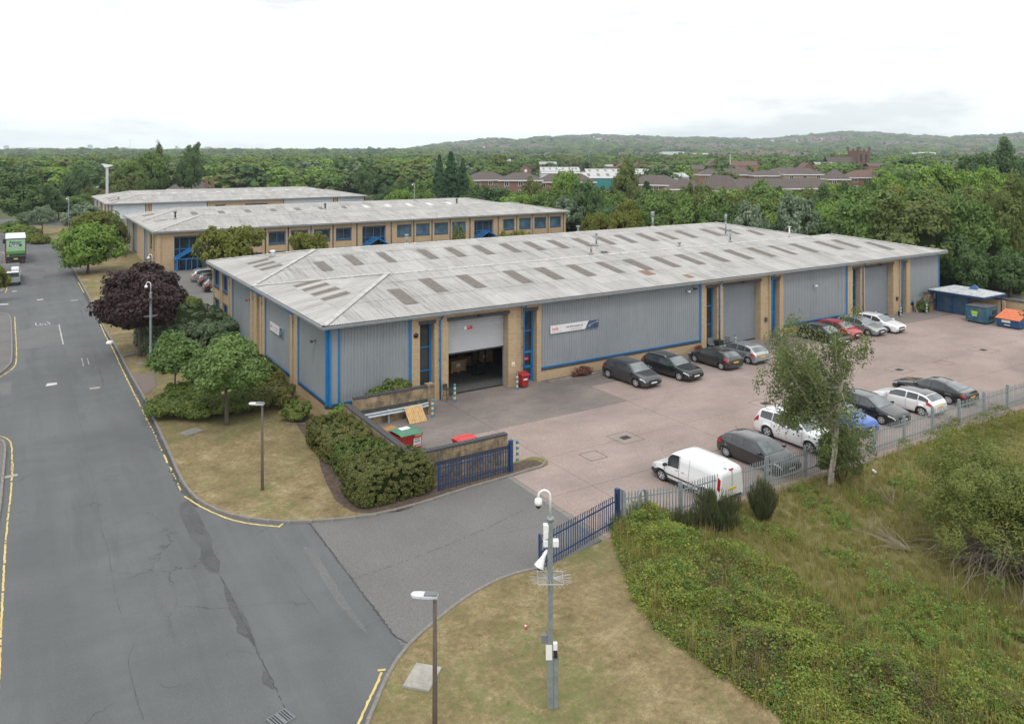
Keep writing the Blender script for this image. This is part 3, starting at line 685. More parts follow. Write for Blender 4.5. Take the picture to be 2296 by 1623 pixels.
band('yellow_line', [s5a(*q) for q in [(1160,900),(1210,1000),(1245,1080),(1268,1130)]], 0.09, YELLOWP, 0.014, dash=0.4, jit=0.7)
band('yellow_line', [s5a(*q) for q in [(1285,1160),(1310,1220)]], 0.10, YELLOWP, 0.014, dash=0.05, jit=0.3)
band('yellow_line', [s5a(*q) for q in [(1310,1220),(1355,1310),(1415,1445)]], 0.10, YELLOWP, 0.014, dash=0.5, jit=0.8)
band('yellow_line', [s5b(*q) for q in [(1115,0),(1200,55),(1300,105),(1400,143),(1500,165),(1620,178),(1697,184)]], 0.10, YELLOWP, 0.014, jit=0.25)
band('yellow_line', [s5b(1713,166), s5b(1678,193)], 0.10, YELLOWP, 0.019, jit=0.1)
band('yellow_line', [(795,1640),(803,1623),(830,1565),(846,1530),(858,1503)], 0.10, YELLOWP, 0.014, jit=0.35)
band('yellow_line', [(847,1503),(872,1501)], 0.10, YELLOWP, 0.019, jit=0.1)
band('yellow_line', [s5a(*q) for q in [(115,80),(120,180),(128,300),(130,440),(100,490),(0,555),(-100,600)]], 0.10, YELLOWP, 0.014, dash=0.12, jit=0.5)
band('yellow_line', [s5a(*q) for q in [(-90,1010),(0,1013),(60,1035),(90,1070),(95,1200),(90,1290)]], 0.085, YELLOWP, 0.014, dash=0.1, jit=0.35)
band('yellow_line', [s5b(*q) for q in [(78,-200),(65,0),(50,100),(30,330),(15,600),(0,950),(-15,1300)]], 0.085, YELLOWP, 0.014, dash=0.06, jit=0.35)
band('yellow_line', [str_(*q) for q in [(1140,665),(1170,740),(1215,830)]], 0.10, YELLOWP, 0.014, dash=0.1, jit=0.4)
band('yellow_line', [str_(*q) for q in [(1400,1190),(1450,1280),(1505,1380)]], 0.10, YELLOWP, 0.014, dash=0.1, jit=0.4)
band('yellow_line', [str_(*q) for q in [(470,345),(640,385),(800,440),(960,508)]], 0.14, YELLOWP, 0.014, dash=0.1, jit=0.4)
band('yellow_line', [str_(*q) for q in [(375,962),(490,940)]], 0.10, YELLOWP, 0.014, jit=0.4); band('yellow_line', [str_(*q) for q in [(620,940),(715,920)]], 0.10, YELLOWP, 0.014, jit=0.4)
band('yellow_line', [str_(*q) for q in [(1035,918),(1085,905)]], 0.10, YELLOWP, 0.014, jit=0.4); band('yellow_line', [str_(*q) for q in [(120,1290),(115,1340),(85,1370)]], 0.12, YELLOWP, 0.014, jit=0.3)
band('yellow_line', [str_(*q) for q in [(0,645),(50,650),(80,670)]], 0.12, YELLOWP, 0.014, jit=0.3)
band('dark_channel', [(150,583),(175,632),(213,705),(258,785),(292,852),(323,905),(352,975),(378,1030),(398,1080),(420,1112),(446,1135)], 0.35, ASPHK, 0.0075, jit=0.5)
# lawns (raised behind the kerb)
GZ = 0.07
lawn_a = [p for p in kerb_a] + [(6.2, -10.9), (0.9, -10.9), (0.9, -1.2), (0.7, 0.6), (0.7, 33.6), (-2.2, 33.8), (-2.2, 66), (0.9, 68.6), (0.9, 101), (0.6, 140), (-30, 172)]
mb = MB(); mb.prism(lawn_a[::-1], -0.02, GZ); tag(mb.obj('lawn', LAWN), kind='structure')
lawn_b = kerb_b + [(-20, -44), (6, -44), (4.2, -33), (5.5, -19.7), (1.5, -20.3)]
mb = MB(); mb.prism(lawn_b, -0.02, GZ); tag(mb.obj('lawn', LAWN), kind='structure')
# planting bed along the enclosure wall
band('planting_bed', [(735,1010),(748,1065),(790,1140),(870,1142),(940,1118),(1020,1092),(1120,1064),(1200,1040)], 1.1, SOIL, GZ+0.006)
band('planting_bed', [(668,930),(705,985),(738,1030)], .9, SOIL, GZ+0.010)
mb = MB(); mb.sheet([P2(*s5c(1430,1000), GZ), P2(*s5c(1560,965), GZ), P2(*s5c(2160,800), GZ), P2(*s5c(2200,770), GZ), P2(*s5c(2130,745), GZ), P2(*s5c(1400,905), GZ)], GZ+0.014); tag(mb.obj('planting_bed', SOIL), kind='structure')
# kerbstones
kst = MB(); kst.bbox(-0.445, 0.445, -0.065, 0.065, -0.05, 0.115, 0.02); KME = kst.data('kerbstone', CONCK)
def kerbs(line, step=0.915, lim=300, inset=0.07, z=0.0):
    pts = resample(line, step)
    for k, (a, b) in enumerate(zip(pts[:-1], pts[1:])):
        d = b-a; o = inst('kerbstone', KME, ROAD, ((a.x+b.x)/2, (a.y+b.y)/2, z+random.uniform(-.006, .006)), atan2(d.y, d.x)+random.uniform(-.01, .01), (d.length/0.90, 1, 1))
kerbs(kerb_a); kerbs(kerb_b)
# left side footways
FW1 = [s5a(*q) for q in [(-200,48),(0,52),(50,58),(80,80),(88,120),(92,250),(95,440),(62,478),(0,530),(-80,580)]]
FW2 = [s5a(*q) for q in [(-150,1030),(0,1040),(30,1062),(43,1110),(35,1200),(15,1400),(0,1600)]] + [(-25, 1250), (-40, 1623), (-60, 1900)]
FW3 = [str_(*q) for q in [(-300,640),(0,655),(60,668),(80,700),(85,760),(95,900),(105,1150),(95,1300),(40,1370),(-100,1420)]]
for fw, close in ((FW1, (-30, None)), (FW2, (-30, None)), (FW3, (-32, None))):
    ln = smooth_line([P2(*q) for q in fw], 2); mb = MB(); poly = ln + [(close[0]-8, ln[-1][1]), (close[0]-8, ln[0][1])]
    a = sum(poly[i][0]*poly[(i+1) % len(poly)][1]-poly[(i+1) % len(poly)][0]*poly[i][1] for i in range(len(poly)))
    mb.prism(poly if a > 0 else poly[::-1], -0.02, GZ); tag(mb.obj('footway', FOOTG), kind='structure'); kerbs(ln)
# block paved crossing by the shrubs and pink footway
pv = [P2(*q) for q in [(294,841),(345,838),(352,868),(325,888)]]
blk = MB(); blk.bbox(-0.098, 0.098, -0.048, 0.048, 0, 0.06, 0.006); BK = blk.data('paving_block', plain('brown_paving_block', (0.19, 0.15, 0.13), 0.9, var=0.3, scale=1.1))
base = MB(); base.sheet(pv, GZ+0.004); PAV = tag(base.obj('paved_crossing', ASPHK), kind='structure')
cc = np.array(pv).mean(0); k = 0
for i in range(-14, 15):
    for j in range(-30, 31):
        q = np.array([[cc[0]+i*0.205+(0.1 if j % 2 else 0), cc[1]+j*0.105]])
        if in_poly(q, pv)[0] and k < 290: inst('paving_block', BK, PAV, (q[0, 0], q[0, 1], GZ-0.04+random.uniform(-.003, .003))); k += 1
mb = MB(); mb.sheet([P2(*str_(*q)) for q in [(1325,905),(1600,905),(1640,990),(1375,1005)]], GZ+0.006); tag(mb.obj('footway', PINKPAVE), kind='structure')
# car park between the units
mb = MB(); mb.sheet([(-1.2, 33.6), (72, 33.6), (72, 68.3), (-1.2, 68.3)], GZ+0.006); tag(mb.obj('car_park', ASPHD), kind='structure')
mb = MB(); mb.sheet([(1.5, 100.9), (70, 100.9), (70, 132.5), (1.5, 132.5)], GZ+0.006); tag(mb.obj('car_park', ASPHD), kind='structure')
# yard of cast slabs
mb = MB(); mb.sheet([(5.3, -20.6), (75, -20.6), (75, 1.0), (0.8, 1.0), (0.8, -10.8), (5.3, -10.8)], -0.012)
YARD = tag(mb.obj('yard', plain('joint_filler', (0.045, 0.042, 0.04), 0.95)), kind='structure')
XS = [5.33, 8.0, 17.85, 28.0, 38.3, 48.3, 58.3, 69.0, 79.0]; YS = [-20.45, -15.2, -11.2, -6.2, -2.42, 0.9]
def slab(x0, x1, y0, y1, mat, dz=0.0):
    mb = MB(); hx, hy = (x1-x0)/2-0.012, (y1-y0)/2-0.012; mb.bbox(-hx, hx, -hy, hy, -0.1, 0.012, 0.006)
    mb.obj('concrete_slab', mat, YARD, ((x0+x1)/2, (y0+y1)/2, dz+random.uniform(0, 0.003)))
for i in range(len(XS)-1):
    for j in range(len(YS)-1):
        if i == 0 and j >= 3: continue
        slab(XS[i], XS[i+1], YS[j], YS[j+1], CONCD if j == 4 or (j == 3 and i < 2) else CONC)
slab(0.9, 8.0, -10.75, -6.2, CONCD); slab(0.9, 8.0, -6.2, -2.42, CONCD); slab(0.9, 8.0, -2.42, 0.9, CONCD)
# row of setts at the yard entrance
st = MB(); st.bbox(-0.14, 0.14, -0.29, 0.29, -0.05, 0.03, 0.012); SME = st.data('sett', CONCK)
for k in range(13): inst('sett', SME, YARD, (5.17, -12.2-k*0.6, random.uniform(-.004, .004)))
def gully(x, y, fr=0.0, rz=0.0, z=0.016):
    mb = MB(); mb.box(-.26, .26, -.20, .20, 0, 0.006); o = mb.obj('gully_pit', BLACK, YARD, (x, y, z), rz)
    m2 = MB()
    for k in range(7): m2.box(-.24+k*.072, -.205+k*.072, -.19, .19, .006, .016)
    m2.box(-.27, .27, -.215, -.19, 0, .018); m2.box(-.27, .27, .19, .215, 0, .018); m2.box(-.27, -.245, -.19, .19, 0, .018); m2.box(.245, .27, -.19, .19, 0, .018)
    tag(m2.obj('gully_grate', DGREY, YARD, (x, y, z), rz), kind='stuff')
    if fr:
        m3 = MB()
        for a, b in (((-fr, -fr), (fr, -fr)), ((fr, -fr), (fr, fr)), ((fr, fr), (-fr, fr)), ((-fr, fr), (-fr, -fr))):
            m3.box(min(a[0], b[0])-.012, max(a[0], b[0])+.012, min(a[1], b[1])-.012, max(a[1], b[1])+.012, 0, 0.004)
        m3.obj('slab_cut', ASPHK, YARD, (x, y, z-0.001), rz)
gully(13.49, -11.15, 0.75); gully(50.55, -11.4, 0.85); gully(39.4, -11.2, 0.75); gully(24.9, -11.25, 0.75)
mh = MB()
for a in (0.55,): mh.box(-a, a, -a, -a+.03, 0, .004); mh.box(-a, a, a-.03, a, 0, .004); mh.box(-a, -a+.03, -a+.03, a-.03, 0, .004); mh.box(a-.03, a, -a+.03, a-.03, 0, .004)
mh.obj('manhole_frame', ASPHK, YARD, (*P2(1330,1022), 0.017)); mh.obj('manhole_frame', ASPHK, YARD, (44.1, -11.9, 0.017))
gx, gy = P2(*s5b(1700,1345)); mb = MB(); mb.box(-.3, .3, -.27, .27, 0, .006); gl = mb.obj('drain_pit', BLACK, ROAD, (gx, gy, .009), 0.28)
mb = MB()
for k in range(8): mb.box(-.28+k*.075, -.245+k*.075, -.25, .25, .006, .018)
mb.box(-.31, .31, -.28, -.25, 0, .02); mb.box(-.31, .31, .25, .28, 0, .02); mb.box(-.31, -.285, -.25, .25, 0, .02); mb.box(.285, .31, -.25, .25, 0, .02); mb.box(-.02, .02, -.25, .25, .005, .017)
tag(mb.obj('drain_grate', MIDG, ROAD, (gx, gy, .009), 0.28), kind='stuff')
for px, s in ((s5a(78,1330), .32),):
    mb = MB(); mb.box(-s, s, -s*.5, s*.5, 0, .006); mb.obj('inspection_cover', CONCP, ROAD, (*P2(*px), .015), 0.1)
# lawn covers
for px, a, b, rz, m in ((s5d(272,1330), .55, .42, 0.75, CONCP), (s5a(1005,378), .45, .3, .3, CONCK), (s5a(1135,445), .56, .4, .1, CONCK), (s5a(1500,985), .5, .4, .4, CONCK)):
    mb = MB(); mb.bbox(-a, a, -b, b, 0, .07, .015); mb.bbox(-a*.6, a*.6, -b*.6, b*.6, .07, .08, .004)
    x, y = P2(*px, GZ); tag(mb.obj('inspection_slab', m, None, (x, y, GZ), rz), {.55: 'pale concrete inspection slab in the foreground lawn left of the camera pole', .45: 'weathered inspection slab on the verge beside the purple tree trunk', .56: 'inspection slab beside the foot of the camera pole on the verge', .5: 'sunken inspection slab in front of the dark shrub bed'}[a], 'manhole cover')
# waste ground
waste = [(5.6, -20.35), (8, -20.55), (110, -20.55), (150, -60), (60, -75), (4.0, -46), (2.6, -30.5), (2.7, -25.5)]
mb = MB(); mb.sheet(waste, 0.06); tag(mb.obj('waste_ground', LAWNF), kind='structure')
# ================================================================ industrial units
HE, RISE, HIPS, W1 = 5.712, 1.395, 7.555, 16.342
def corr(name, mat, parent, fx, a0, a1, blo, bhi, bands=(), pitch=0.16, amp=0.028, lift=0.0, shape='wave'):
    "corrugated sheeting: fx(a, b) -> (x, y, z) of the plane, bhi(a) the upper limit at a; sheets overlap at the bands"
    mb = MB(); lv = sorted(set([blo] + [q for q in bands if q > blo] + [1e9])); n = int(round((a1-a0)/pitch*4)); st = (a1-a0)/n
    k0 = round(a0/pitch*4)
    for q in range(len(lv)-1):
        lo, hi = lv[q], lv[q+1]; vs = []; fs = []
        for i in range(n+1):
            a = a0 + i*st; top = min(hi+0.12 if hi < 1e8 else 1e9, bhi(a)); z = (0, amp, 0, -amp)[(k0+i) % 4]
            if top <= lo: top = lo
            x0 = fx(a, lo); x1 = fx(a, top); d = 0.016 if q > 0 else 0.004
            vs.append((x0[0], x0[1], x0[2]+z+d+lift)); vs.append((x1[0], x1[1], x1[2]+z+lift-(0.006 if q > 0 else 0)))
        for i in range(n):
            if bhi(a0+i*st) > lo or bhi(a0+(i+1)*st) > lo: fs.append((2*i, 2*i+2, 2*i+3, 2*i+1))
        mb.mesh(vs, fs)
    return mb.obj(name, mat, parent)
def hipped_roof(root, L, lights_front, lights_rear, hip_f, hip_r, light_mat2=None, caps=True):
    W = W1; HB = W/2
    for k in (0, 1):
        y0 = k*W
        up = lambda a: max(0, min(a, L-a))/HIPS*HB if min(a, L-a) < HIPS else HB
        corr('roof_slope', ROOFX, root, lambda a, b, y0=y0: (a, y0+b, HE+b*RISE/HB), 0, L, 0, up, (3.1, 6.25))
        corr('roof_slope', ROOFX, root, lambda a, b, y0=y0: (a, y0+W-b, HE+b*RISE/HB), 0, L, 0, up, (3.1, 6.25), 0.32)
        ue = lambda a: max(0, min(a, W-a))/HB*HIPS
        corr('roof_slope', ROOFY, root, lambda a, b, y0=y0: (b, y0+a, HE+b*RISE/HIPS), 0, W, 0, ue, (1.95, 3.85))
        corr('roof_slope', ROOFY, root, lambda a, b, y0=y0: (L-b, y0+a, HE+b*RISE/HIPS), 0, W, 0, ue, (3.85,), 0.32)
        z = HE+RISE
        m = MB()
        for q in range(0, int((L-2*HIPS)/2.4)):     # ridge capping in lengths
            x = HIPS+q*2.4; m.mesh([(x, y0+HB-.2, z-.01), (x, y0+HB, z+.06), (x, y0+HB+.2, z-.01), (x+2.38, y0+HB-.2, z-.018), (x+2.38, y0+HB, z+.052), (x+2.38, y0+HB+.2, z-.018)], [(0,3,4,1),(1,4,5,2)])
        m.obj('ridge_capping', CAPS, root)
        for sx, xe in ((0, 0), (1, L)):
            for sy in (0, 1):
                a = Vector((xe, y0+(W if sy else 0), HE+.03)); b = Vector((HIPS if not sx else L-HIPS, y0+HB, z+.045)); m = MB(); d = b-a; side = Vector((-d.y, d.x, 0)).normalized()*0.19; nn = 9
                for q in range(nn):
                    p, r = a.lerp(b, q/nn), a.lerp(b, (q+1.03)/nn if q < nn-1 else 1.0); e = Vector((0, 0, .055)); f = Vector((0, 0, .012*(q % 2)))
                    m.mesh([p-side+f, p+e+f, p+side+f, r-side, r+e, r+side], [(0,3,4,1),(1,4,5,2)])
                m.obj('hip_capping', CAPS, root)
    mv = MB(); mv.box(0.05, L-.05, W-.17, W+.17, HE-.04, HE+.045); mv.obj('valley_gutter', LEAD, root)
    hz = lambda b: HE+b*RISE/(W/2)
    def light(x, b0, b1, y0, w=0.94, mat=None):
        corr('rooflight', mat or ROOFLT, root, lambda a, b: (a, y0+b, HE+b*RISE/HB), round(x/0.16)*0.16, round((x+w)/0.16)*0.16, b0, lambda a: b1, (), 0.16, 0.028, 0.03)
    for x, b0, b1 in lights_front: light(x, b0, b1, 0, mat=None)
    for x, b0, b1, m in lights_rear: light(x, b0, b1, W, mat=m)
    for y0, y1, xa, xb in hip_f:
        corr('rooflight', ROOFLT, root, lambda a, b: (b, a, HE+b*RISE/HIPS), round(y0/0.16)*0.16, round(y1/0.16)*0.16, xa, lambda a, xb=xb: xb, (), 0.16, 0.028, 0.03)
def gutters(root, L, W2, z=HE-.12):
    for nm, x0, x1, y0, y1 in (('f', -.06, L+.06, -.10, .06), ('b', -.06, L+.06, W2-.06, W2+.10), ('l', -.10, .06, .06, W2-.06), ('r', L-.06, L+.10, .06, W2-.06)):
        m = MB(); m.smooth = False; lx = (x1-x0) > (y1-y0); n = max(1, int(max(x1-x0, y1-y0)/6))
        m.box(x0, x1, y0, y1, z-.09, z+.06)
        if lx: m.box(x0, x1, (y0-.035 if nm == 'f' else y1), (y0 if nm == 'f' else y1+.035), z+.0, z+.085)
        else: m.box((x0-.035 if nm == 'l' else x1), (x0 if nm == 'l' else x1+.035), y0, y1, z+.0, z+.085)
        m.obj('gutter', GUTTER, root)
    m = MB(); m.box(.06, L-.06, .06, .62, z-.02, z+.0); m.box(.06, L-.06, W2-.6, W2-.06, z-.02, z); m.box(.06, .62, .62, W2-.62, z-.02, z); m.box(L-.62, L-.06, .62, W2-.62, z-.02, z)
    m.obj('soffit', GUTTER, root)
TOP = HE-.15
class Face:
    "a wall along direction u from an origin; outward direction o; boxes given by run, depth behind the face and height"
    def __init__(s, root, ox, oy, ang):
        s.r = root; s.M = Matrix.Translation((ox, oy, 0)) @ Matrix.Rotation(ang, 4, 'Z')     # local x along, local +y inwards
    def put(s, name, mb, mat):
        o = mb.obj(name, mat, s.r); o.matrix_local = s.M; return o
    def box(s, name, a0, a1, d0, d1, z0, z1, mat):
        m = MB(); m.box(a0, a1, d0, d1, z0, z1); return s.put(name, m, mat)
    def clad(s, a0, a1, z0, z1, mat, dpt=0.0, pitch=0.21):
        m = MB(); n = max(1, round((a1-a0)/pitch)); p = (a1-a0)/n; vs = []; fs = []
        for i in range(n):
            a = a0+i*p
            for da, dd in ((0, 0), (.42*p, 0), (.54*p, .035), (.88*p, .035)): vs += [(a+da, dpt+dd, z0), (a+da, dpt+dd, z1)]
        vs += [(a1, dpt, z0), (a1, dpt, z1)]
        for i in range(len(vs)//2-1): fs.append((2*i, 2*i+2, 2*i+3, 2*i+1))
        m.mesh(vs, fs); s.put('cladding_panel', m, mat)
    def pipe(s, a, top=TOP, low=0.05, out=-0.11, swan=True, r=0.055, mat=None, side=0.12):
        m = MB(); m.smooth = True; mat = mat or BLUE
        pts = [(a+side, -.35, top), (a+side, -.35, top-.16), (a+side*.5, -.22, top-.36), (a, out, top-.46), (a, out, top-1.0), (a, out, 2.6), (a, out, low)] if swan else [(a, out, top), (a, out, low)]
        m.tube(pts, r, 8); o = s.put('downpipe', m, mat)
        for z in (1.3, 2.6, 3.9):
            q = MB(); q.box(a-r-.04, a+r+.04, out+r-.01, 0.0, z-.03, z+.03); c = q.obj('pipe_bracket', mat, o)
        return o
def tall_window(f, a0, a1, z1=4.96, mullions=(1.9, 3.4), dep=0.45, door=False, z0=0.03):
    f.box('window_pane', a0, a1-.1, dep, dep+.03, z0, z1, GLASS); w = MB()
    w.box(a1-.14, a1, dep-.07, dep-.002, z0, z1); w.box(a0, a0+.05, dep-.05, dep-.002, z0, z1)
    for z in mullions: w.box(a0+.05, a1-.14, dep-.06, dep-.002, z-.035, z+.035)
    w.box(a0+.05, a1-.14, dep-.05, dep-.002, z0, z0+.07); f.put('window_frame', w, BLUE)
    if door:
        w = MB(); w.box(a0+.05, a1-.14, dep-.08, dep-.061, z0+.0, z0+.12); w.box(a0+.05, a1-.14, dep-.08, dep-.061, .95, 1.12); w.box(a0+.05, a1-.14, dep-.08, dep-.061, 1.96, 2.08)
        w.box(a1-.22, a1-.141, dep-.08, dep-.061, z0+.12, 1.96); f.put('door_frame', w, BLUE)
def lintel(f, a0, a1, z=4.97, h=.24): f.box('lintel', a0-.08, a1+.14, -.012, .10, z, z+h, DARKSTONE)
# ---- unit 1 (near)
U1 = thing('industrial_unit', 'near grey clad warehouse with buff brick piers, blue pipes and twin hipped corrugated roofs', 'warehouse')
L1 = 65.7; W2 = 2*W1
lf = [(6.15, 1.9, 4.9)] + [(x, 3.4, 6.4) for x in (9.14, 12.1, 16.15, 19.1, 22.1, 25.05, 28.0, 31.0, 34.0, 37.0, 40.05, 43.05, 46.0, 49.1, 53.0, 55.75)] + [(58.9, 1.9, 4.8)]
lr = [(6.23, 2.1, 4.7, None)] + [(x, 2.95, 5.95, None) for x in (9.3, 12.4, 16.5, 19.4, 22.4, 25.4, 28.35, 31.25, 34.35, 37.35, 40.2, 43.2, 46.15, 49.15, 53.1, 56.1)] + [(59.1, 2.0, 4.2, None)]
hipl = [(11.65, 12.6, 2.0, 3.8), (9.7, 10.65, 2.0, 3.8), (7.65, 8.6, 2.0, 3.8), (5.55, 6.5, 2.0, 3.8), (25.25, 26.2, 2.0, 3.75), (23.25, 24.2, 2.0, 3.75), (21.15, 22.1, 2.0, 3.75)]
hipped_roof(U1, L1, lf, lr, hipl, ())
gutters(U1, L1, W2)
corr('rust_patch', plain('rust_stained_sheet', (0.27, 0.165, 0.13), 0.9, var=0.3), U1, lambda a, b: (a, b, HE+b*RISE/(W1/2)), 27.2, 28.16, 2.35, lambda a: 3.5, (), 0.16, 0.028, 0.02)
corr('rust_patch', _MC['rust_stained_sheet'], U1, lambda a, b: (a, b, HE+b*RISE/(W1/2)), 30.24, 30.88, 0.8, lambda a: 1.6, (), 0.16, 0.028, 0.02)
FF = Face(U1, 0, 0.5, 0)                     # front, facing the yard
ZP = 0.85
def clad_bay(f, a0, a1, first=False, left_blue=False, right_blue=True, zp=ZP, mat=None, trim=None):
    tr = trim or BLUE
    f.clad(a0+(.16 if left_blue else 0), a1-(.16 if right_blue else 0), zp+.08, TOP, mat or CLAD)
    if left_blue: f.box('corner_trim', a0, a0+.16, -.045, .05, zp+.08, TOP, tr)
    if right_blue: f.box('corner_trim', a1-.16, a1, -.045, .05, zp+.08, TOP, tr)
    f.box('sill_trim', a0, a1, -.05, .08, zp, zp+.08, tr)
    f.box('brick_band', a0, a1, -.02, .2, zp-.19, zp, DARKSTONE); f.box('plinth', a0, a1, 0, .2, 0, zp-.19, BRICK)
FF.box('corner_panel', .0, .85, -.035, .0, .6, TOP, CLAD) if False else None
clad_bay(FF, 0.3, 5.84, left_blue=True)
FF.box('corner_trim', 1.05, 1.17, -.05, -.002, ZP+.08, TOP, BLUE); FF.box('corner_panel', .46, 1.05, -.03, -.002, ZP+.08, TOP, CLAD)
clad_bay(FF, 15.7, 31.2); clad_bay(FF, 41.04, 49.98, right_blue=True); clad_bay(FF, 59.96, 65.2, left_blue=False)
PJ = -0.09
def bay(f, x, w0, w1, d0, d1, v0, v1, xe, px1, px2, shut_z=0.03, doorwin=False, smat=None):
    "brick bay: window slot, roller door, window slot"
    B = lambda a0, a1, z0, z1: f.box('brick_wall', a0, a1, PJ, .62, z0, z1, BRICK)
    B(x, w0, 0, TOP); B(w1, d0, 0, TOP); B(d1, d1+.68, 0, TOP); B(d1+.68+.42, v0, 0, TOP) if v0 > d1+1.11 else None
    f.box('brick_wall', d1+.68, d1+1.10, .02, .62, 0, TOP, BRICK)
    B(v1, xe, 0, TOP)
    for a0, a1 in ((w0, w1), (d0, d1), (v0, v1)): B(a0, a1, 5.21, TOP)
    for a0, a1 in ((w0, w1), (d0, d1), (v0, v1)):
        f.box('lintel', a0-.1 if a0 != d0 else a0-.1, a1+.12, PJ-.014, PJ+.12, 4.97, 5.21, DARKSTONE); f.box('lintel', a0, a1, PJ+.12, .62, 4.97, 5.21, DARKSTONE)
    f.M = f.M @ Matrix.Translation((0, 0, 0))
    tall_window(f, w0, w1); tall_window(f, v0, v1, door=doorwin, mullions=(2.08, 3.5) if doorwin else (1.9, 3.4))
    # roller shutter in slats
    m = MB(); z = shut_z; n = 0
    while z < 4.96:
        z2 = min(z+.16, 4.97); m.box(d0+.04, d1-.04, .50+(0.006 if n % 2 else 0), .56, z, z2-.012); z = z2; n += 1
    sh = f.put('roller_shutter', m, smat or SHUT); q = MB(); q.box(d0+.04, d1-.04, .47, .58, shut_z-.09, shut_z); q.obj('bottom_rail', DGREY, sh)
    q = MB(); q.box(d0, d0+.05, .44, .60, 0, 4.97); q.obj('guide_rail', GUTTER, sh); q = MB(); q.box(d1-.05, d1, .44, .60, 0, 4.97); q.obj('guide_rail', GUTTER, sh)
    f.pipe(px1, out=PJ-.09); f.pipe(px2, out=PJ-.09)
bay(FF, 5.86, 6.42, 7.45, 8.45, 13.02, 14.3, 15.35, 15.7, 7.82, 14.2, 2.72, True, SHUTL)
bay(FF, 31.2, 31.75, 32.95, 33.65, 38.15, 39.5, 40.55, 41.04, 33.15, 39.52, 0.1, True)
bay(FF, 49.98, 50.72, 51.89, 52.58, 57.10, 58.55, 59.3, 59.96, 52.2, 58.42, 0.1)
# west side, facing the road (run measured from the near corner; local x must go towards -Y)
FS = Face(U1, 0.5, W2, -pi/2)
def S_(b): return W2-b
def sclad(b0, b1, **k):
    clad_bay(FS, S_(b1), S_(b0), **k)
sclad(0.3, 6.4, left_blue=True, right_blue=False); FS.box('corner_trim', S_(.3)-.12, S_(.3)+.0, -.05, .04, ZP, TOP, BLUE) if False else None
FS.box('corner_trim', S_(.48), S_(.3), -.045, .05, ZP+.08, TOP, BLUE)
sclad(8.0, 14.35, left_blue=True, right_blue=False); sclad(18.5, 24.6, left_blue=True, right_blue=False)
for b0, b1 in ((6.4, 7.2), (7.45, 8.0), (14.35, 15.0), (15.2, 15.75), (16.6, 17.5), (17.75, 18.5), (24.6, 25.4), (25.6, 26.15), (28.35, 28.72), (28.95, 29.3), (31.95, 32.2)):
    FS.box('brick_wall', S_(b1), S_(b0), PJ, .45, 0, TOP, BRICK)
for b0, b1 in ((7.2, 7.45), (15.0, 15.2), (17.5, 17.75), (25.4, 25.6), (28.72, 28.95)):
    FS.box('brick_wall', S_(b1), S_(b0), .06, .45, 0, TOP, BRICK); FS.box('slot_trim', S_(b1)+.05, S_(b0)-.05, .03, .058, 0.05, TOP-.02, DARKSTONE)
FS.box('window_pane', S_(16.6), S_(15.75), .3, .33, .03, 5.0, GLASS); FS.box('lintel', S_(16.65), S_(15.7), PJ-.012, .45, 5.0, 5.22, DARKSTONE)
FS.box('brick_wall', S_(16.6), S_(15.75), PJ, .45, 5.22, TOP, BRICK)
m = MB(); m.box(S_(16.6), S_(16.48), .22, .298, .03, 5.0); m.box(S_(16.48), S_(15.75), .24, .298, 1.85, 1.93); m.box(S_(16.48), S_(15.75), .24, .298, 3.35, 3.43); FS.put('window_frame', m, BLUE)
def office_window(f, a0, a1, z0=3.55, z1=5.05, mat=GLASS, lowtop=2.3, low0=0.45, b0=None, b1=None, splits=2, frame=None, zb=0.0):
    "two storey bay: upper window, brick panel, lower window"
    fr = frame or BLUE
    f.box('brick_panel', a0, a1, .02, .3, lowtop+.2, z0-.18, BRICK); f.box('brick_panel', a0, a1, .02, .3, z1+.18, TOP, BRICK); f.box('brick_panel', a0, a1, .02, .3, zb, low0, BRICK)
    for zz0, zz1, mm in ((z0, z1, mat), (low0+.1, lowtop, GLASS)):
        w = f.box('window', a0+.06, a1-.06, .17, .22, zz0, zz1, mm)
        m = MB(); m.box(a0+.06, a0+.13, .08, .168, zz0, zz1); m.box(a1-.13, a1-.06, .08, .168, zz0, zz1); m.box(a0+.13, a1-.13, .08, .168, zz0, zz0+.09); m.box(a0+.13, a1-.13, .1, .168, zz1-.06, zz1)
        for q in range(1, splits): x = a0+.1+(a1-a0-.2)*q/splits; m.box(x-.04, x+.04, .09, .168, zz0+.09, zz1-.06)
        m.obj('window_frame', fr, w)
    f.box('window_sill', a0+.02, a1-.02, -.04, .2, z0-.18, z0, DARKSTONE); f.box('lintel', a0, a1, .0, .2, z1, z1+.18, DARKSTONE)
    f.box('lintel', a0, a1, .0, .2, lowtop, lowtop+.2, DARKSTONE); f.box('window_sill', a0+.02, a1-.02, -.04, .2, low0, low0+.1, DARKSTONE)
office_window(FS, S_(28.35), S_(26.15), mat=GLASS); office_window(FS, S_(31.95), S_(29.3), mat=GLASS)
for b in (7.32, 15.1, 17.62, 25.5):                                # swan neck pipes in the slots
    m = MB(); m.smooth = True; x = S_(b); m.tube([(x-.0-1.4, -.36, TOP+.02), (x-1.4, -.36, TOP-.14), (x-1.25, -.34, TOP-.24), (x-.1, -.16, TOP-.42), (x, -.02, TOP-.55), (x, -.02, TOP-.95)], .06, 8); FS.put('downpipe', m, BLUE)
    m = MB(); m.box(x-.1, x+.1, -.1, .02, TOP-1.1, TOP-.9); m.box(x-.05, x+.05, -.03, .028, .05, TOP-1.1); FS.put('hopper_pipe', m, DARKSTONE)
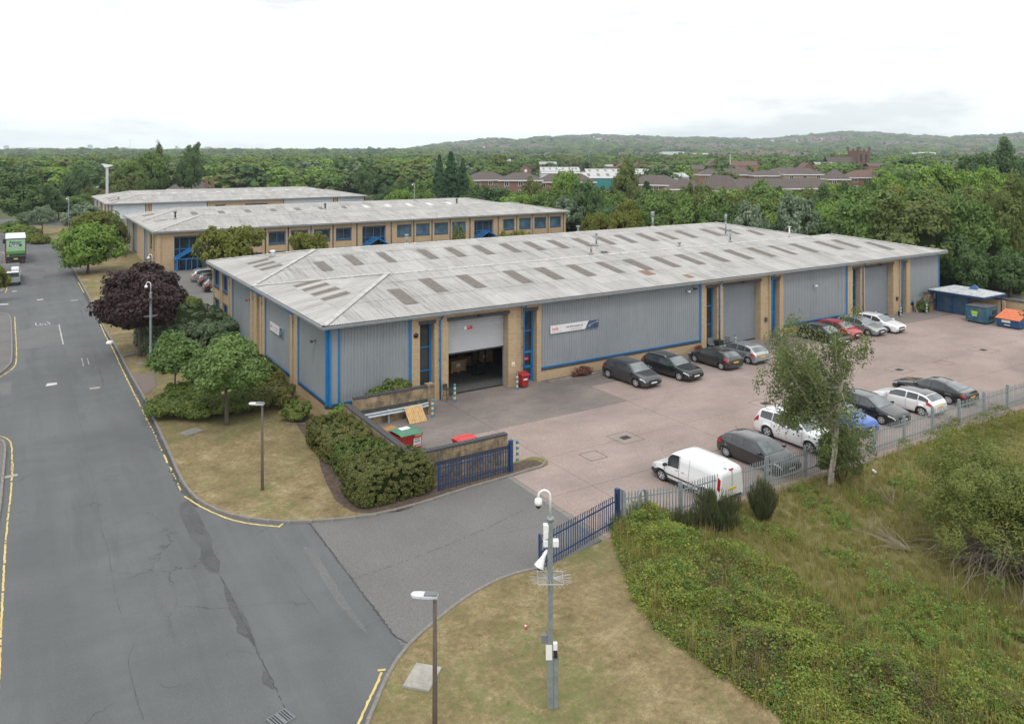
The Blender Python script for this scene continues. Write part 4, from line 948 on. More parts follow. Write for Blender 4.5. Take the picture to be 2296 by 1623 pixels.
# closing walls on the hidden sides and the dim interior
m = MB(); m.box(.6, L1-.5, W2-.5, W2-.3, 0, TOP); m.obj('rear_wall', BRICK, U1)
FE = Face(U1, L1-.5, .5, pi/2); FE.clad(0, W2-1, ZP+.08, TOP, CLAD); FE.box('plinth', 0, W2-1, 0, .2, 0, ZP, BRICK); FE.box('corner_trim', 0, .16, -.045, -.002, ZP, TOP, BLUE)
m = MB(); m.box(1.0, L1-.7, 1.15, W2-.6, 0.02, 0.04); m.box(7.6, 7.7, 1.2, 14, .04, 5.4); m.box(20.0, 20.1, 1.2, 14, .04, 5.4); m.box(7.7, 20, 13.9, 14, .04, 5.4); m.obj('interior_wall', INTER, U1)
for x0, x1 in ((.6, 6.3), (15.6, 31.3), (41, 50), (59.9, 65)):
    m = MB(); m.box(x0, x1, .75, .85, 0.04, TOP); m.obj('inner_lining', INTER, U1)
# ---- unit 2 (offices facing the car park) and unit 3
def unit(label, x, y, z, L, rear, hip, front, mats, light_front=()):
    root = thing('industrial_unit', label, 'warehouse', (x, y, z)); hipped_roof(root, L, light_front, rear, hip, ()); gutters(root, L, W2)
    m = MB(); m.box(.5, L-.5, W2-.5, W2-.3, -.1, TOP); m.box(L-.7, L-.5, .6, W2-.5, -.1, TOP); m.obj('rear_wall', BRICK, root)
    return root
lr2 = [(8.3+i*4.15, 3.2, 5.2, None if i < 7 else ROOFLW) for i in range(12)]
hip2 = [(12.2, 12.7, 1.8, 3.4), (10.9, 11.4, 1.8, 3.4), (24.4, 24.9, 1.8, 3.4), (22.6, 23.1, 1.8, 3.4), (23.5, 24.0, 1.8, 3.4)]
U2 = unit('long two storey buff brick office unit with blue glazed entrances behind the near warehouse', 0.39, 68.07, -0.39, 67.5, lr2, hip2, None, None)
F2 = Face(U2, 0, 0.5, 0); L2 = 67.5
cols = [(7.9, 11.6, 'w'), (12.0, 14.2, 'w'), (15.05, 17.5, 'w'), (18.25, 20.75, 'w'), (21.65, 24.1, 'w'), (24.95, 27.4, 'w'), (29.1, 32.9, 'g'), (34.75, 37.25, 'b'), (38.0, 40.4, 'b'), (41.2, 43.7, 'b'), (44.4, 46.9, 'b'), (48.5, 52.15, 'g'), (54.05, 56.3, 'b'), (57.25, 59.65, 'b'), (60.35, 62.85, 'b'), (63.6, 66.0, 'b')]
cols = [(2.6, 6.4, 'g')] + cols; last = .5
def glazing(f, a0, a1, root):
    g = f.box('entrance_glazing', a0, a1, .5, .54, 0.4, 4.75, GLASS); m = MB(); n = 4; zs = (.4, 1.9, 3.25, 4.7)
    xs = (a0, a0+(a1-a0)*.18, a0+(a1-a0)*.5, a0+(a1-a0)*.82, a1-.1)
    for i, x in enumerate(xs): m.box(x, x+.10, .38, .498, .4, 4.75)
    for x0, x1 in zip(xs[:-1], xs[1:]):
        for z in (3.15, 4.66): m.box(x0+.1, x1, .40, .498, z, z+.09)
    m.obj('glazing_frame', BLUE, g).matrix_local = Matrix.Identity(4)
    f.box('brick_panel', a0, a1, 0, .6, 4.95, TOP, BRICK); f.box('lintel', a0-.3, a1+1.4, -.03, .5, 4.75, 4.95, DARKSTONE)
    c = (a0+a1)/2; h0, h1 = 2.05, 3.15; w = 1.95
    for sg in (-1, 1):
        m = MB(); A = [(c, -1.7, h1), (c, .35, h1), (c+sg*w, .35, h0), (c+sg*w, -1.7, h0)]; m.mesh(A+[(p[0], p[1], p[2]+.05) for p in A], [(0,1,2,3),(7,6,5,4),(0,4,5,1),(1,5,6,2),(2,6,7,3),(3,7,4,0)]); f.put('canopy_glass', m, GLASS)
        m = MB()
        for yy in (-1.72, -1.2, -.68, -.16, .33): m.mesh([(c, yy-.045, h1+.12), (c, yy+.045, h1+.12), (c, yy+.045, h1-.04), (c, yy-.045, h1-.04), (c+sg*(w+.05), yy-.045, h0+.08), (c+sg*(w+.05), yy+.045, h0+.08), (c+sg*(w+.05), yy+.045, h0-.08), (c+sg*(w+.05), yy-.045, h0-.08)], [(0,1,2,3),(7,6,5,4),(0,4,5,1),(1,5,6,2),(2,6,7,3),(3,7,4,0)])
        m.box(c+sg*(w-.02)-.05, c+sg*(w-.02)+.05, -1.7, .35, h0-.1, h0+.1)
        for yy in (-1.65, -.7, .2): m.box(c+sg*(w-.15)-.06, c+sg*(w-.15)+.06, yy-.06, yy+.06, .35, h0-.05)
        f.put('canopy_frame', m, BLUE)
    m = MB(); m.box(c-w+.2, c+w-.2, -1.68, -1.60, 2.0, 2.12); m.box(c-.75, c-.65, -1.66, -1.58, .4, 2.0); m.box(c+.65, c+.75, -1.66, -1.58, .4, 2.0); m.box(c-.05, c+.05, -1.66, -1.58, .4, 2.0); f.put('porch_door', m, BLUE)
for a0, a1, k in cols + [(L2-.5, L2, 'end')]:
    if a0 > last+.05:
        g = a0-last
        if g > .5 and last > .6:
            mid = (last+a0)/2; F2.box('brick_wall', last, mid-.1, -.06, .4, -.1, TOP, BRICK); F2.box('brick_wall', mid+.1, a0, -.06, .4, -.1, TOP, BRICK); F2.box('wall_slot', mid-.1, mid+.1, .1, .4, -.1, TOP, DARKSTONE)
        else: F2.box('brick_wall', last, a0, -.06, .4, -.1, TOP, BRICK)
    if k == 'end': break
    if k == 'g': glazing(F2, a0, a1, U2)
    else: office_window(F2, a0, a1, 3.2, 4.72, GLASS if k == 'w' else BLIND, 1.85, .75, zb=-.1)
    last = a1
for x in (21.2, 33.9, 47.5, 60.0): F2.pipe(x, mat=GUTTER if x != 21.2 else BLUE, swan=False, top=TOP+.05)
F2.box('brick_wall', .3, .5, -.06, .4, -.1, TOP, BRICK)
FS2 = Face(U2, 0.5, W2, -pi/2)
for b0, b1, k in ((.3, 1.9, 'p'), (1.9, 3.0, 'w'), (3.0, 4.3, 'p'), (4.3, 6.5, 'w'), (6.5, 8.3, 'p'), (8.3, 11.9, 'c'), (12.0, 15.2, 'p'), (15.2, 19.2, 'p'), (19.2, 24.5, 'c'), (24.5, 27.5, 'p'), (27.5, 31.8, 'c'), (31.8, 32.3, 'p')):
    if k == 'p': FS2.box('brick_wall', S_(b1), S_(b0), PJ, .4, -.1, TOP, BRICK)
    elif k == 'w': office_window(FS2, S_(b1), S_(b0), 3.2, 4.72, GLASS, 1.85, .75, zb=-.1)
    else: clad_bay(FS2, S_(b1), S_(b0), left_blue=True, right_blue=True)
U3 = unit('pale clad warehouse with red trim at the far end of the three parallel units', 0.63, 132.1, -0.36, 55.2, [(9+i*3.3, 3.2, 5.2, ROOFLW) for i in range(13)], [(11.5, 13.5, 1.5, 3.2), (5.2, 7.0, 1.2, 2.6)], None, None)
REDT = plain('dark_red_trim', (0.20, 0.02, 0.03), 0.45)
F3 = Face(U3, 0, 0.5, 0)
for a0, a1, k in ((.3, 7.4, 'c'), (7.4, 8.3, 'p'), (8.3, 19.4, 'c'), (19.4, 20.9, 'p'), (20.9, 23.0, 's'), (23.0, 27.2, 'p'), (27.2, 32.0, 's'), (32.0, 35.5, 'p'), (35.5, 47.2, 'c'), (47.2, 48.0, 'p'), (48.0, 54.7, 'c')):
    if k == 'c': clad_bay(F3, a0, a1, left_blue=a0 > 1, mat=CLADW, trim=REDT)
    elif k == 'p': F3.box('brick_wall', a0, a1, PJ, .4, -.1, TOP, BRICK)
    else:
        F3.box('roller_shutter', a0, a1, .2, .3, -.1, 4.5, SHUT); F3.box('lintel', a0, a1, PJ, .4, 4.5, 4.8, DARKSTONE); F3.box('brick_wall', a0, a1, PJ, .4, 4.8, TOP, BRICK)
for x in (.4, 1.05, 7.9): F3.box('corner_trim', x, x+.12, -.12, -.092 if x > 7 else -.05, .9, TOP, REDT)
FS3 = Face(U3, 0.5, W2, -pi/2)
for b0, b1, k in ((.3, 5, 'c'), (5, 7.5, 'p'), (7.5, 12.5, 'c'), (12.5, 15, 'p'), (15, 17, 'p'), (17.2, 23, 'c'), (23, 25, 'p'), (25, 32.3, 'c')):
    if k == 'p': FS3.box('brick_wall', S_(b1), S_(b0), PJ, .4, -.1, TOP, BRICKO)
    else: clad_bay(FS3, S_(b1), S_(b0), left_blue=True, mat=CLADW, trim=REDT)
# low flat roofed annex in front of unit 3
AX = thing('annex', 'low flat roofed buff brick annex with pale coping beside the far pale warehouse', 'annex', (1.8, 127.5, -.3))
m = MB(); m.box(0, 6, 0, 4.6, 0, 2.3); m.obj('wall', BRICK, AX); m = MB(); m.box(.2, 5.8, .2, 4.4, 2.3, 2.34); m.obj('flat_roof', DARKSTONE, AX)
m = MB(); m.box(-.12, 6.12, -.12, .2, 2.3, 2.62); m.box(-.12, 6.12, 4.4, 4.72, 2.3, 2.62); m.box(-.12, .2, .2, 4.4, 2.3, 2.62); m.box(5.8, 6.12, .2, 4.4, 2.3, 2.62); m.obj('coping', GUTTER, AX)
# flues and vents standing on the roofs
def flue(label, x, y, h, r, kind='cowl', mat=None, zoff=0.0, big=False):
    t = thing('roof_flue', label, 'flue', (x, y, zoff)); mat = mat or GALV
    m = MB(); m.smooth = True; m.tube([(0, 0, 0), (0, 0, .22)], [r*2.6, r*1.3], 10); m.obj('flashing', LEAD, t)
    m = MB(); m.smooth = True; m.tube([(0, 0, .2), (0, 0, h)], r, 10); m.obj('pipe', mat, t)
    m = MB(); m.smooth = True
    if kind == 'cowl': m.tube([(0, 0, h), (0, 0, h+.05), (0, 0, h+.16), (0, 0, h+.2)], [r*1.1, r*1.9, r*1.9, r*.6], 10)
    elif kind == 'sleeve': m.tube([(0, 0, h), (0, 0, h+h*.45)], r*1.6, 10)
    else: m.tube([(0, 0, h), (0, 0, h+.05)], r*2.6, 10)
    m.obj('cap', mat, t); return t
def rz(b): return HE+b*RISE/(W1/2)
flue('short white vent on a rust stained flashing near the left end of the near roof', 4.3, 26.2, .42, .13, 'cowl', WHITE, HE+4.3*RISE/HIPS)
flue('tall grey flue rising beside a rooflight near the middle of the near roof', 35.4, W1+2.9, 1.15, .09, 'cowl', GALV, rz(2.9))
flue('thick pale flue with a mushroom cap standing beside the roof valley', 32.9, W1+.56, .85, .11, 'cowl', CONCP, rz(.5))
flue('low round mushroom vent beside the roof valley of the near warehouse', 34.5, W1+.5, .2, .16, 'disc', GALV, rz(.5))
flue('small capped vent in the valley about two thirds along the near roof', 44.4, W1+.2, .45, .1, 'cowl', CONCP, rz(.1))
flue('tall sleeved steel flue on the rear slope towards the right end of the near roof', 54.4, W1+3.0, 1.7, .09, 'sleeve', GALV, rz(2.9))
flue('plain tall flue standing left of the roof valley end', 52.4, W1+.5, 1.3, .09, 'cowl', GALV, rz(.5))
flue('thin white capped pipe standing behind the right ridge apex', 65.0-6, W1-2.2, 1.3, .08, 'disc', WHITE, rz(2.2))
flue('thick steel flue with wide sleeve on the rear ridge', 48.5, W1*1.5+.7, 1.3, .13, 'sleeve', GALV, rz(7.3))
flue('squat onion shaped vent on the rear ridge of the near warehouse', 16.8, W1*1.5+.5, .8, .1, 'cowl', GALV, rz(7.3)); flue('small pointed vent on the rear ridge right of centre', 37.4, W1*1.5+.5, .6, .12, 'cowl', GALV, rz(7.3))
b2z = lambda b: rz(b)-.39
flue('black flue on the left hip of the office unit roof', 4.6, 68.07+9.5, .9, .12, 'cowl', BLACK, HE+4.4*RISE/HIPS-.39)
flue('black flue near the middle of the office unit ridge', 26.5, 68.07+W1/2+.4, .8, .12, 'cowl', BLACK, b2z(8)); flue('black flue at the right end of the office unit ridge', 50.0, 68.07+W1/2+.4, .8, .12, 'cowl', BLACK, b2z(8))
flue('small mushroom vent on the rear roof of the office unit', 31.5, 68.07+W1+2, .4, .1, 'disc', GALV, b2z(2)); flue('small vent on the left hip of the far pale warehouse', 3.4, 132.1+5, .5, .15, 'disc', GALV, HE+3.2*RISE/HIPS-.36)
# ---- signs and fittings on the near unit
def sign_board(label, M, w, h, parts):
    t = thing('sign_board', label, 'sign'); t.matrix_world = M
    m = MB(); m.box(0, w, -.03, 0, 0, h); m.obj('panel', plain('white_sign_panel', (0.72, 0.72, 0.73), 0.35, var=0.03), t); return t
def txt(t, s, size, mat, x, z, y=-.036, bold=.0): return text_on(s, size, mat, t, (x, y, z), (pi/2, 0, 0), bold=bold)
PRN = plain('dark_print', (0.03, 0.045, 0.09), 0.5, var=0.02); PRG = plain('grey_print', (0.3, 0.32, 0.35), 0.5, var=0.02)
def small_print(t, x0, x1, z, h, y=-.036):
    rr = random.Random(int(x0*100)); x = x0; m = MB()
    while x < x1:
        w = rr.uniform(.04, .14)*h/.05; w = min(w, x1-x+.01); m.mesh([(x, y, z), (x+w, y, z), (x+w, y, z+h*rr.uniform(.7, 1)), (x, y, z+h*rr.uniform(.7, 1))], [(0,1,2,3)]); x += w+.035
    tag(m.obj('small_print', PRG, t), kind='stuff')
def photo_panel(t, x0, x1, h, slant=.3, y=-.036):
    m = MB(); m.mesh([(x0+.0, y, .0), (x1, y, 0), (x1, y, h), (x0+slant, y, h)], [(0,1,2,3)]); m.obj('print', plain('blue_grey_print', (0.05, 0.085, 0.16), 0.4, var=0.6, scale=1.2), t)
    for q in range(9):
        u = q/8; a = (x0+.35+(x1-x0-.5)*u, .24*h+.42*h*u**.6); m = MB(); m.mesh([(a[0]-.09, y-.003, a[1]-.02), (a[0]+.05, y-.003, a[1]+.0), (a[0]+.09, y-.003, a[1]+.12), (a[0]-.04, y-.003, a[1]+.10)], [(0,1,2,3)]); m.obj('print', plain('pale_blue_print', (0.4, 0.5, 0.6), 0.4), t)
t = sign_board('long white iwis company sign on the grey cladding facing the yard', Matrix.Translation((16.5, .44, 3.17)), 4.25, .56, None)
txt(t, "iwis", .36, REDS, .12, .2, bold=.004); small_print(t, .13, .95, .09, .035); txt(t, "iwis drive systems ltd.", .17, PRN, 1.35, .28, bold=.004); small_print(t, 1.75, 2.75, .1, .06); photo_panel(t, 3.05, 4.25, .56)
t = sign_board('small white iwis sign with blue picture on the grey cladding facing the road', Matrix.Translation((.44, 12.83, 3.05)) @ Matrix.Rotation(-pi/2, 4, 'Z'), 3.2, .62, None)
txt(t, "iwis", .34, REDS, .12, .24, bold=.004); txt(t, "iwis drive systems ltd.", .13, PRN, .95, .32); small_print(t, 1.1, 1.9, .17, .05); photo_panel(t, 2.3, 3.2, .62, .12)
def notice(label, x, y, z, w, h, mat, lines=(), col=None, rz=0, cat='sign'):
    t = thing('notice_sign', label, cat, (x, y, z), rz); m = MB(); m.box(0, w, -.012, 0, 0, h); m.obj('panel', mat, t)
    for s, sz, lx, lz in lines: text_on(s, sz, col or WHITE, t, (lx, -.016, lz), (pi/2, 0, 0), name='lettering', bold=.002)
    return t
n1 = notice('red and white stop notice fixed to the raised roller shutter', 9.9, .96, 4.15, .62, .22, REDS, (("STOP", .09, .24, .11),))
m = MB(); m.box(0, .2, -.02, -.013, 0, .22); m.obj('symbol_panel', WHITE, n1)
n2 = notice('red and white notice on the glazed door right of the open roller shutter', 14.35, .83, 1.5, .56, .2, REDS, (("STOP", .08, .22, .1),))
m = MB(); m.box(0, .18, -.02, -.013, 0, .2); m.obj('symbol_panel', WHITE, n2)
n3 = notice('yellow warning notice on the brick pier right of the open roller shutter', 13.28, .40, 1.35, .22, .3, WHITE); m = MB(); m.prism([(0.02, 0.02), (.2, .02), (.11, .26)], 0, .006, Matrix.Translation((0, -.013, 0)) @ Matrix.Rotation(pi/2, 4, 'X')); m.obj('symbol_panel', plain('yellow_sign', (0.7, 0.5, 0.02), 0.5), n3)
notice('small white notice on the glazed door of the middle unit', 39.62, .83, 1.5, .16, .42, WHITE)
def camera_box(label, x, y, z, rz, mat=WHITE, n=1):
    t = thing('security_camera', label, 'camera', (x, y, z), rz); m = MB(); m.box(-.05, .05, -.02, 0, -.06, .06); m.obj('bracket', DGREY, t)
    m = MB(); m.smooth = True; m.tube([(0, -.02, 0), (0, -.2, -.02)], .02, 6); m.obj('arm', mat, t); m = MB(); m.bbox(-.16, .16, -.3, -.18, -.09, .03, .01); m.obj('housing', mat, t); return t
camera_box('white security camera on the cladding of the furthest yard bay', 45.2, .48, 4.0, 0); camera_box('white security camera under the eaves at the right end of the long cladding bay', 29.6, .48, 4.95, .5)
camera_box('dark floodlight under the eaves beside the white camera above the long bay', 30.4, .48, 5.1, 0, BLACK); camera_box('small dark camera on the cladding facing the road near the corner', .46, 2.9, 4.25, -pi/2, DGREY)
camera_box('red and black alarm fitting beside the brick piers facing the road', .46, 18.9, 4.25, -pi/2, RED)
for x, nm in ((10.7, 'left'), (35.9, 'middle'), (54.8, 'right')):
    camera_box({'left': 'black lamp above the open roller shutter', 'middle': 'black lamp above the closed roller shutter of the middle unit', 'right': 'black lamp above the furthest closed roller shutter'}[nm], x, .39, 5.15, 0, BLACK)
mb = MB(); mb.smooth = True; mb.tube([(0, 0, 0), (0, -.06, 0)], .17, 6); tag(mb.obj('alarm_box', BLACK, None, (6.13, .40, 4.35)), 'black hexagonal alarm box on the first brick pier facing the yard', 'alarm box')
for lab, x, z in (('dark meter box on the brick pier right of the middle roller shutter', 38.6, 1.5), ('dark meter box on the brick pier right of the furthest roller shutter', 57.5, 1.4)):
    mb = MB(); mb.bbox(0, .26, -.1, 0, 0, .36, .01); tag(mb.obj('meter_box', DGREY, None, (x, .40, z)), lab, 'meter box')
# ---- stock seen through the open door
RK = thing('pallet_rack', 'dark pallet racking inside the open roller door', 'rack', (9.0, 6.2, .04))
BEAM = plain('orange_rack_beam', (0.35, 0.13, 0.02), 0.6); UPR = plain('dark_blue_upright', (0.02, 0.03, 0.07), 0.6)
for x in (0, 2.8, 5.6, 8.4):
    for y in (0, 1.0): m = MB(); m.box(x-.05, x+.05, y-.04, y+.04, 0, 4.6); m.obj('upright', UPR, RK)
for z in (1.5, 3.0):
    for i in range(3):
        for y in (0, 1.0): m = MB(); m.box(i*2.8+.05, (i+1)*2.8-.05, y-.03, y+.03, z-.06, z+.06); m.obj('beam', BEAM, RK)
def crate(x, y, z, w, d, h, label, mat=CARD):
    t = thing('cardboard_box', label, 'box', (x, y, z), random.uniform(-.04, .04), 'boxes stored inside the open warehouse door'); m = MB(); m.bbox(0, w, 0, d, .12, .12+h, .01); m.obj('carton', mat, t)
    m = MB()
    for q in (0, w/2-.05, w-.1): m.box(q, q+.1, 0, d, 0, .1)
    m.box(0, w, 0, .1, .1, .12); m.obj('pallet', WOOD, t); m = MB(); m.box(w*.35, w*.6, -.006, 0, .12+h*.4, .12+h*.7); m.obj('label_sheet', WHITE, t); return t
crate(11.2, 5.2, .04, 1.2, .9, .75, 'brown carton on a pallet on the floor just inside the roller door'); crate(14.0, 6.3, .04, 1.3, .9, .8, 'brown carton on the floor at the right end of the racking'); crate(9.6, 6.3, 1.56, 1.1, .8, .7, 'brown carton on the lower rack shelf, left')
crate(11.0, 6.3, 1.56, 1.0, .8, .65, 'brown carton on the lower rack shelf, middle'); crate(13.6, 6.3, 1.56, 1.2, .8, .8, 'brown carton on the lower rack shelf, right'); crate(12.5, 6.3, .04, .9, .8, .6, 'small carton under the rack, middle')
STK = thing('pallet_stacker', 'black pedestrian stacker truck parked inside the roller door', 'stacker', (12.6, 4.2, .04), .3); m = MB(); m.box(-.35, -.28, -.05, .05, 0, 2.0); m.box(.28, .35, -.05, .05, 0, 2.0); m.box(-.28, .28, -.04, .04, 1.9, 2.0); m.box(-.28, .28, -.04, .04, .9, 1.0); m.obj('mast', BLACK, STK)
m = MB(); m.bbox(-.35, .35, -.6, -.06, .08, .85, .05); m.obj('body', BLACK, STK); m = MB(); m.box(-.25, -.12, .05, 1.1, .04, .1); m.box(.12, .25, .05, 1.1, .04, .1); m.obj('fork', DGREY, STK)
# ================================================================ vehicles
def lerp(a, b, t): return a+(b-a)*t
def pw(x, pts):
    if x <= pts[0][0]: return pts[0][1]
    for (a, va), (b, vb) in zip(pts[:-1], pts[1:]):
        if x <= b: return lerp(va, vb, (x-a)/(b-a+1e-9))
    return pts[-1][1]
def sm(x, pts, r=0.10):
    return sum(pw(x+d*r, pts)*k for d, k in ((-1, .2), (-.5, .2), (0, .2), (.5, .2), (1, .2)))
def paint(name, c, metal=0.35, rough=0.28):
    if name in _MC: return _MC[name]
    n = N(name); n.base(c); n.set(rough, metal, 0.5, 0.9); _MC[name] = n.m; return n.m
# profiles: x from the nose to the tail; top line, window line, lengths in metres
def spec(L, W, H, wb, fo, cowl, roof_f, roof_r, tail_x, tail_z, hood=.78, hood2=.98, belt=.96, kind='hatch', wr=.325, doors=None, cend=None, tum=.22, rails=False, trim=False, nose=.62):
    if kind == 'hatch': roof_r += .38; tail_x += .12
    top = [(0, nose-.14), (.03, nose), (.16, hood), (cowl-.15, hood2), (cowl, hood2+.03), (roof_f, H-.05), (roof_f+.35, H), (lerp(roof_f, roof_r, .75), H-.005), (roof_r, H-.07), (tail_x, tail_z), (L-.04, tail_z-.06), (L, tail_z-.22)]
    if kind == 'sedan': top = [(0, nose-.14), (.03, nose), (.16, hood), (cowl-.15, hood2), (cowl, hood2+.03), (roof_f, H-.06), (roof_f+.45, H), (roof_r, H-.07), (tail_x, tail_z+.03), (L-.12, tail_z), (L, tail_z-.2)]
    return dict(L=L, W=W, H=H, wb=wb, fo=fo, cowl=cowl, rf=roof_f, rr=roof_r, tx=tail_x, tz=tail_z, top=top, hood2=hood2, belt=belt, kind=kind, wr=wr, doors=doors, cend=cend, tum=tum, rails=rails, trim=trim)
CAR = dict(
 captur=spec(4.35, 1.84, 1.60, 2.78, .86, 1.10, 1.72, 3.35, 4.15, 1.08, .84, 1.04, 1.02, wr=.36, doors=(1.25, 2.25, 3.15), trim=True),
 x1=spec(4.55, 1.85, 1.54, 2.84, .86, 1.30, 1.95, 3.65, 4.35, 1.06, .84, 1.02, .99, wr=.35, doors=(1.45, 2.45, 3.35), rails=True, trim=True),
 fiesta=spec(4.1, 1.76, 1.48, 2.60, .82, 1.02, 1.72, 3.05, 3.80, 1.06, .74, .96, .98, wr=.32, doors=(1.2, 2.45, 3.1)),
 corsa=spec(4.15, 1.78, 1.50, 2.62, .84, 1.00, 1.72, 3.15, 3.88, 1.05, .76, .97, .98, wr=.32, doors=(1.2, 2.35, 3.1)),
 p308=spec(4.4, 1.82, 1.47, 2.72, .90, 1.20, 1.90, 3.35, 4.12, 1.03, .76, .96, .96, wr=.33, doors=(1.4, 2.4, 3.25)),
 c107=spec(3.6, 1.66, 1.47, 2.42, .70, .80, 1.45, 2.85, 3.42, 1.02, .76, .96, .97, wr=.29, doors=(1.0, 1.95, 2.75)),
 polo=spec(4.1, 1.72, 1.48, 2.58, .84, 1.08, 1.75, 3.30, 3.92, 1.04, .74, .96, .96, wr=.31, doors=(1.25, 2.2, 3.1)),
 focus=spec(4.5, 1.86, 1.49, 2.76, .92, 1.18, 1.95, 3.45, 4.25, 1.05, .76, .97, .97, wr=.33, doors=(1.4, 2.4, 3.3)),
 xtrail=spec(4.75, 1.88, 1.72, 2.80, .95, 1.25, 1.95, 3.95, 4.55, 1.12, .94, 1.12, 1.08, wr=.37, doors=(1.45, 2.45, 3.45), rails=True),
 qashq=spec(4.4, 1.85, 1.60, 2.74, .88, 1.15, 1.80, 3.45, 4.2, 1.06, .86, 1.05, 1.02, wr=.35, doors=(1.35, 2.3, 3.2)),
 hatch=spec(4.4, 1.82, 1.48, 2.72, .88, 1.15, 1.90, 3.35, 4.15, 1.04, .78, .98, .97, wr=.33, doors=(1.35, 2.35, 3.25)),
 ds3=spec(4.1, 1.76, 1.48, 2.58, .80, 1.05, 1.70, 3.10, 3.85, 1.06, .78, .98, 1.0, wr=.33, doors=(1.2, 2.4, 3.15)),
 merc=spec(4.85, 1.86, 1.46, 2.92, .86, 1.50, 2.25, 3.35, 4.35, 1.02, .76, .96, .96, kind='sedan', wr=.34, doors=(1.7, 2.65, 3.5), tum=.27),
 van=spec(4.35, 1.84, 1.90, 2.72, .82, .92, 1.42, 3.9, 4.28, 1.78, .84, 1.04, 1.05, kind='van', wr=.33, doors=(1.05, 1.95), tum=.10, nose=.66),
 estate=spec(4.6, 1.86, 1.62, 2.8, .9, 1.2, 1.9, 3.8, 4.4, 1.08, .86, 1.05, 1.02, wr=.35, doors=(1.4, 2.4, 3.4), rails=True))
def wheel(parent, x, y, r, side, rimstyle=0):
    m = MB(); m.smooth = True; w = .1; rows = []
    for yy, rr in ((-w, r*.62), (-w, r*.93), (-w+.03, r), (w-.03, r), (w, r*.93), (w, r*.62)):
        rows.append([(rr*cos(2*pi*k/24), yy, rr*sin(2*pi*k/24)) for k in range(24)])
    m.grid(rows, True); t = m.obj('wheel', TREAD, parent, (x, y, r))
    m = MB(); yo = side*(w-.012); m.mesh([(r*.64*cos(2*pi*k/20), yo-side*.03, r*.64*sin(2*pi*k/20)) for k in range(20)], [tuple(range(20))]); d = m.obj('brake_disc', DGREY, t)
    m = MB(); ns = (5, 7, 10)[rimstyle]; R = r*.64
    for k in range(ns):
        a = 2*pi*k/ns+.3; da = .26 if ns < 6 else .2 if ns < 8 else .13; m.mesh([(.04*cos(a-da*3), yo, .04*sin(a-da*3)), (.04*cos(a+da*3), yo, .04*sin(a+da*3)), (R*cos(a+da), yo+side*.01, R*sin(a+da)), (R*cos(a-da), yo+side*.01, R*sin(a-da))], [(0,1,2,3)])
    rows = [[(q*R*cos(2*pi*k/20), yo+side*.012*s2, q*R*sin(2*pi*k/20)) for k in range(20)] for q, s2 in ((.88, 1), (1.02, 1), (1.06, -1))]; m.grid(rows, True)
    m.mesh([(.07*cos(2*pi*k/10), yo+side*.012, .07*sin(2*pi*k/10)) for k in range(10)], [tuple(range(10))]); m.obj('rim', RIM, t)
    return t
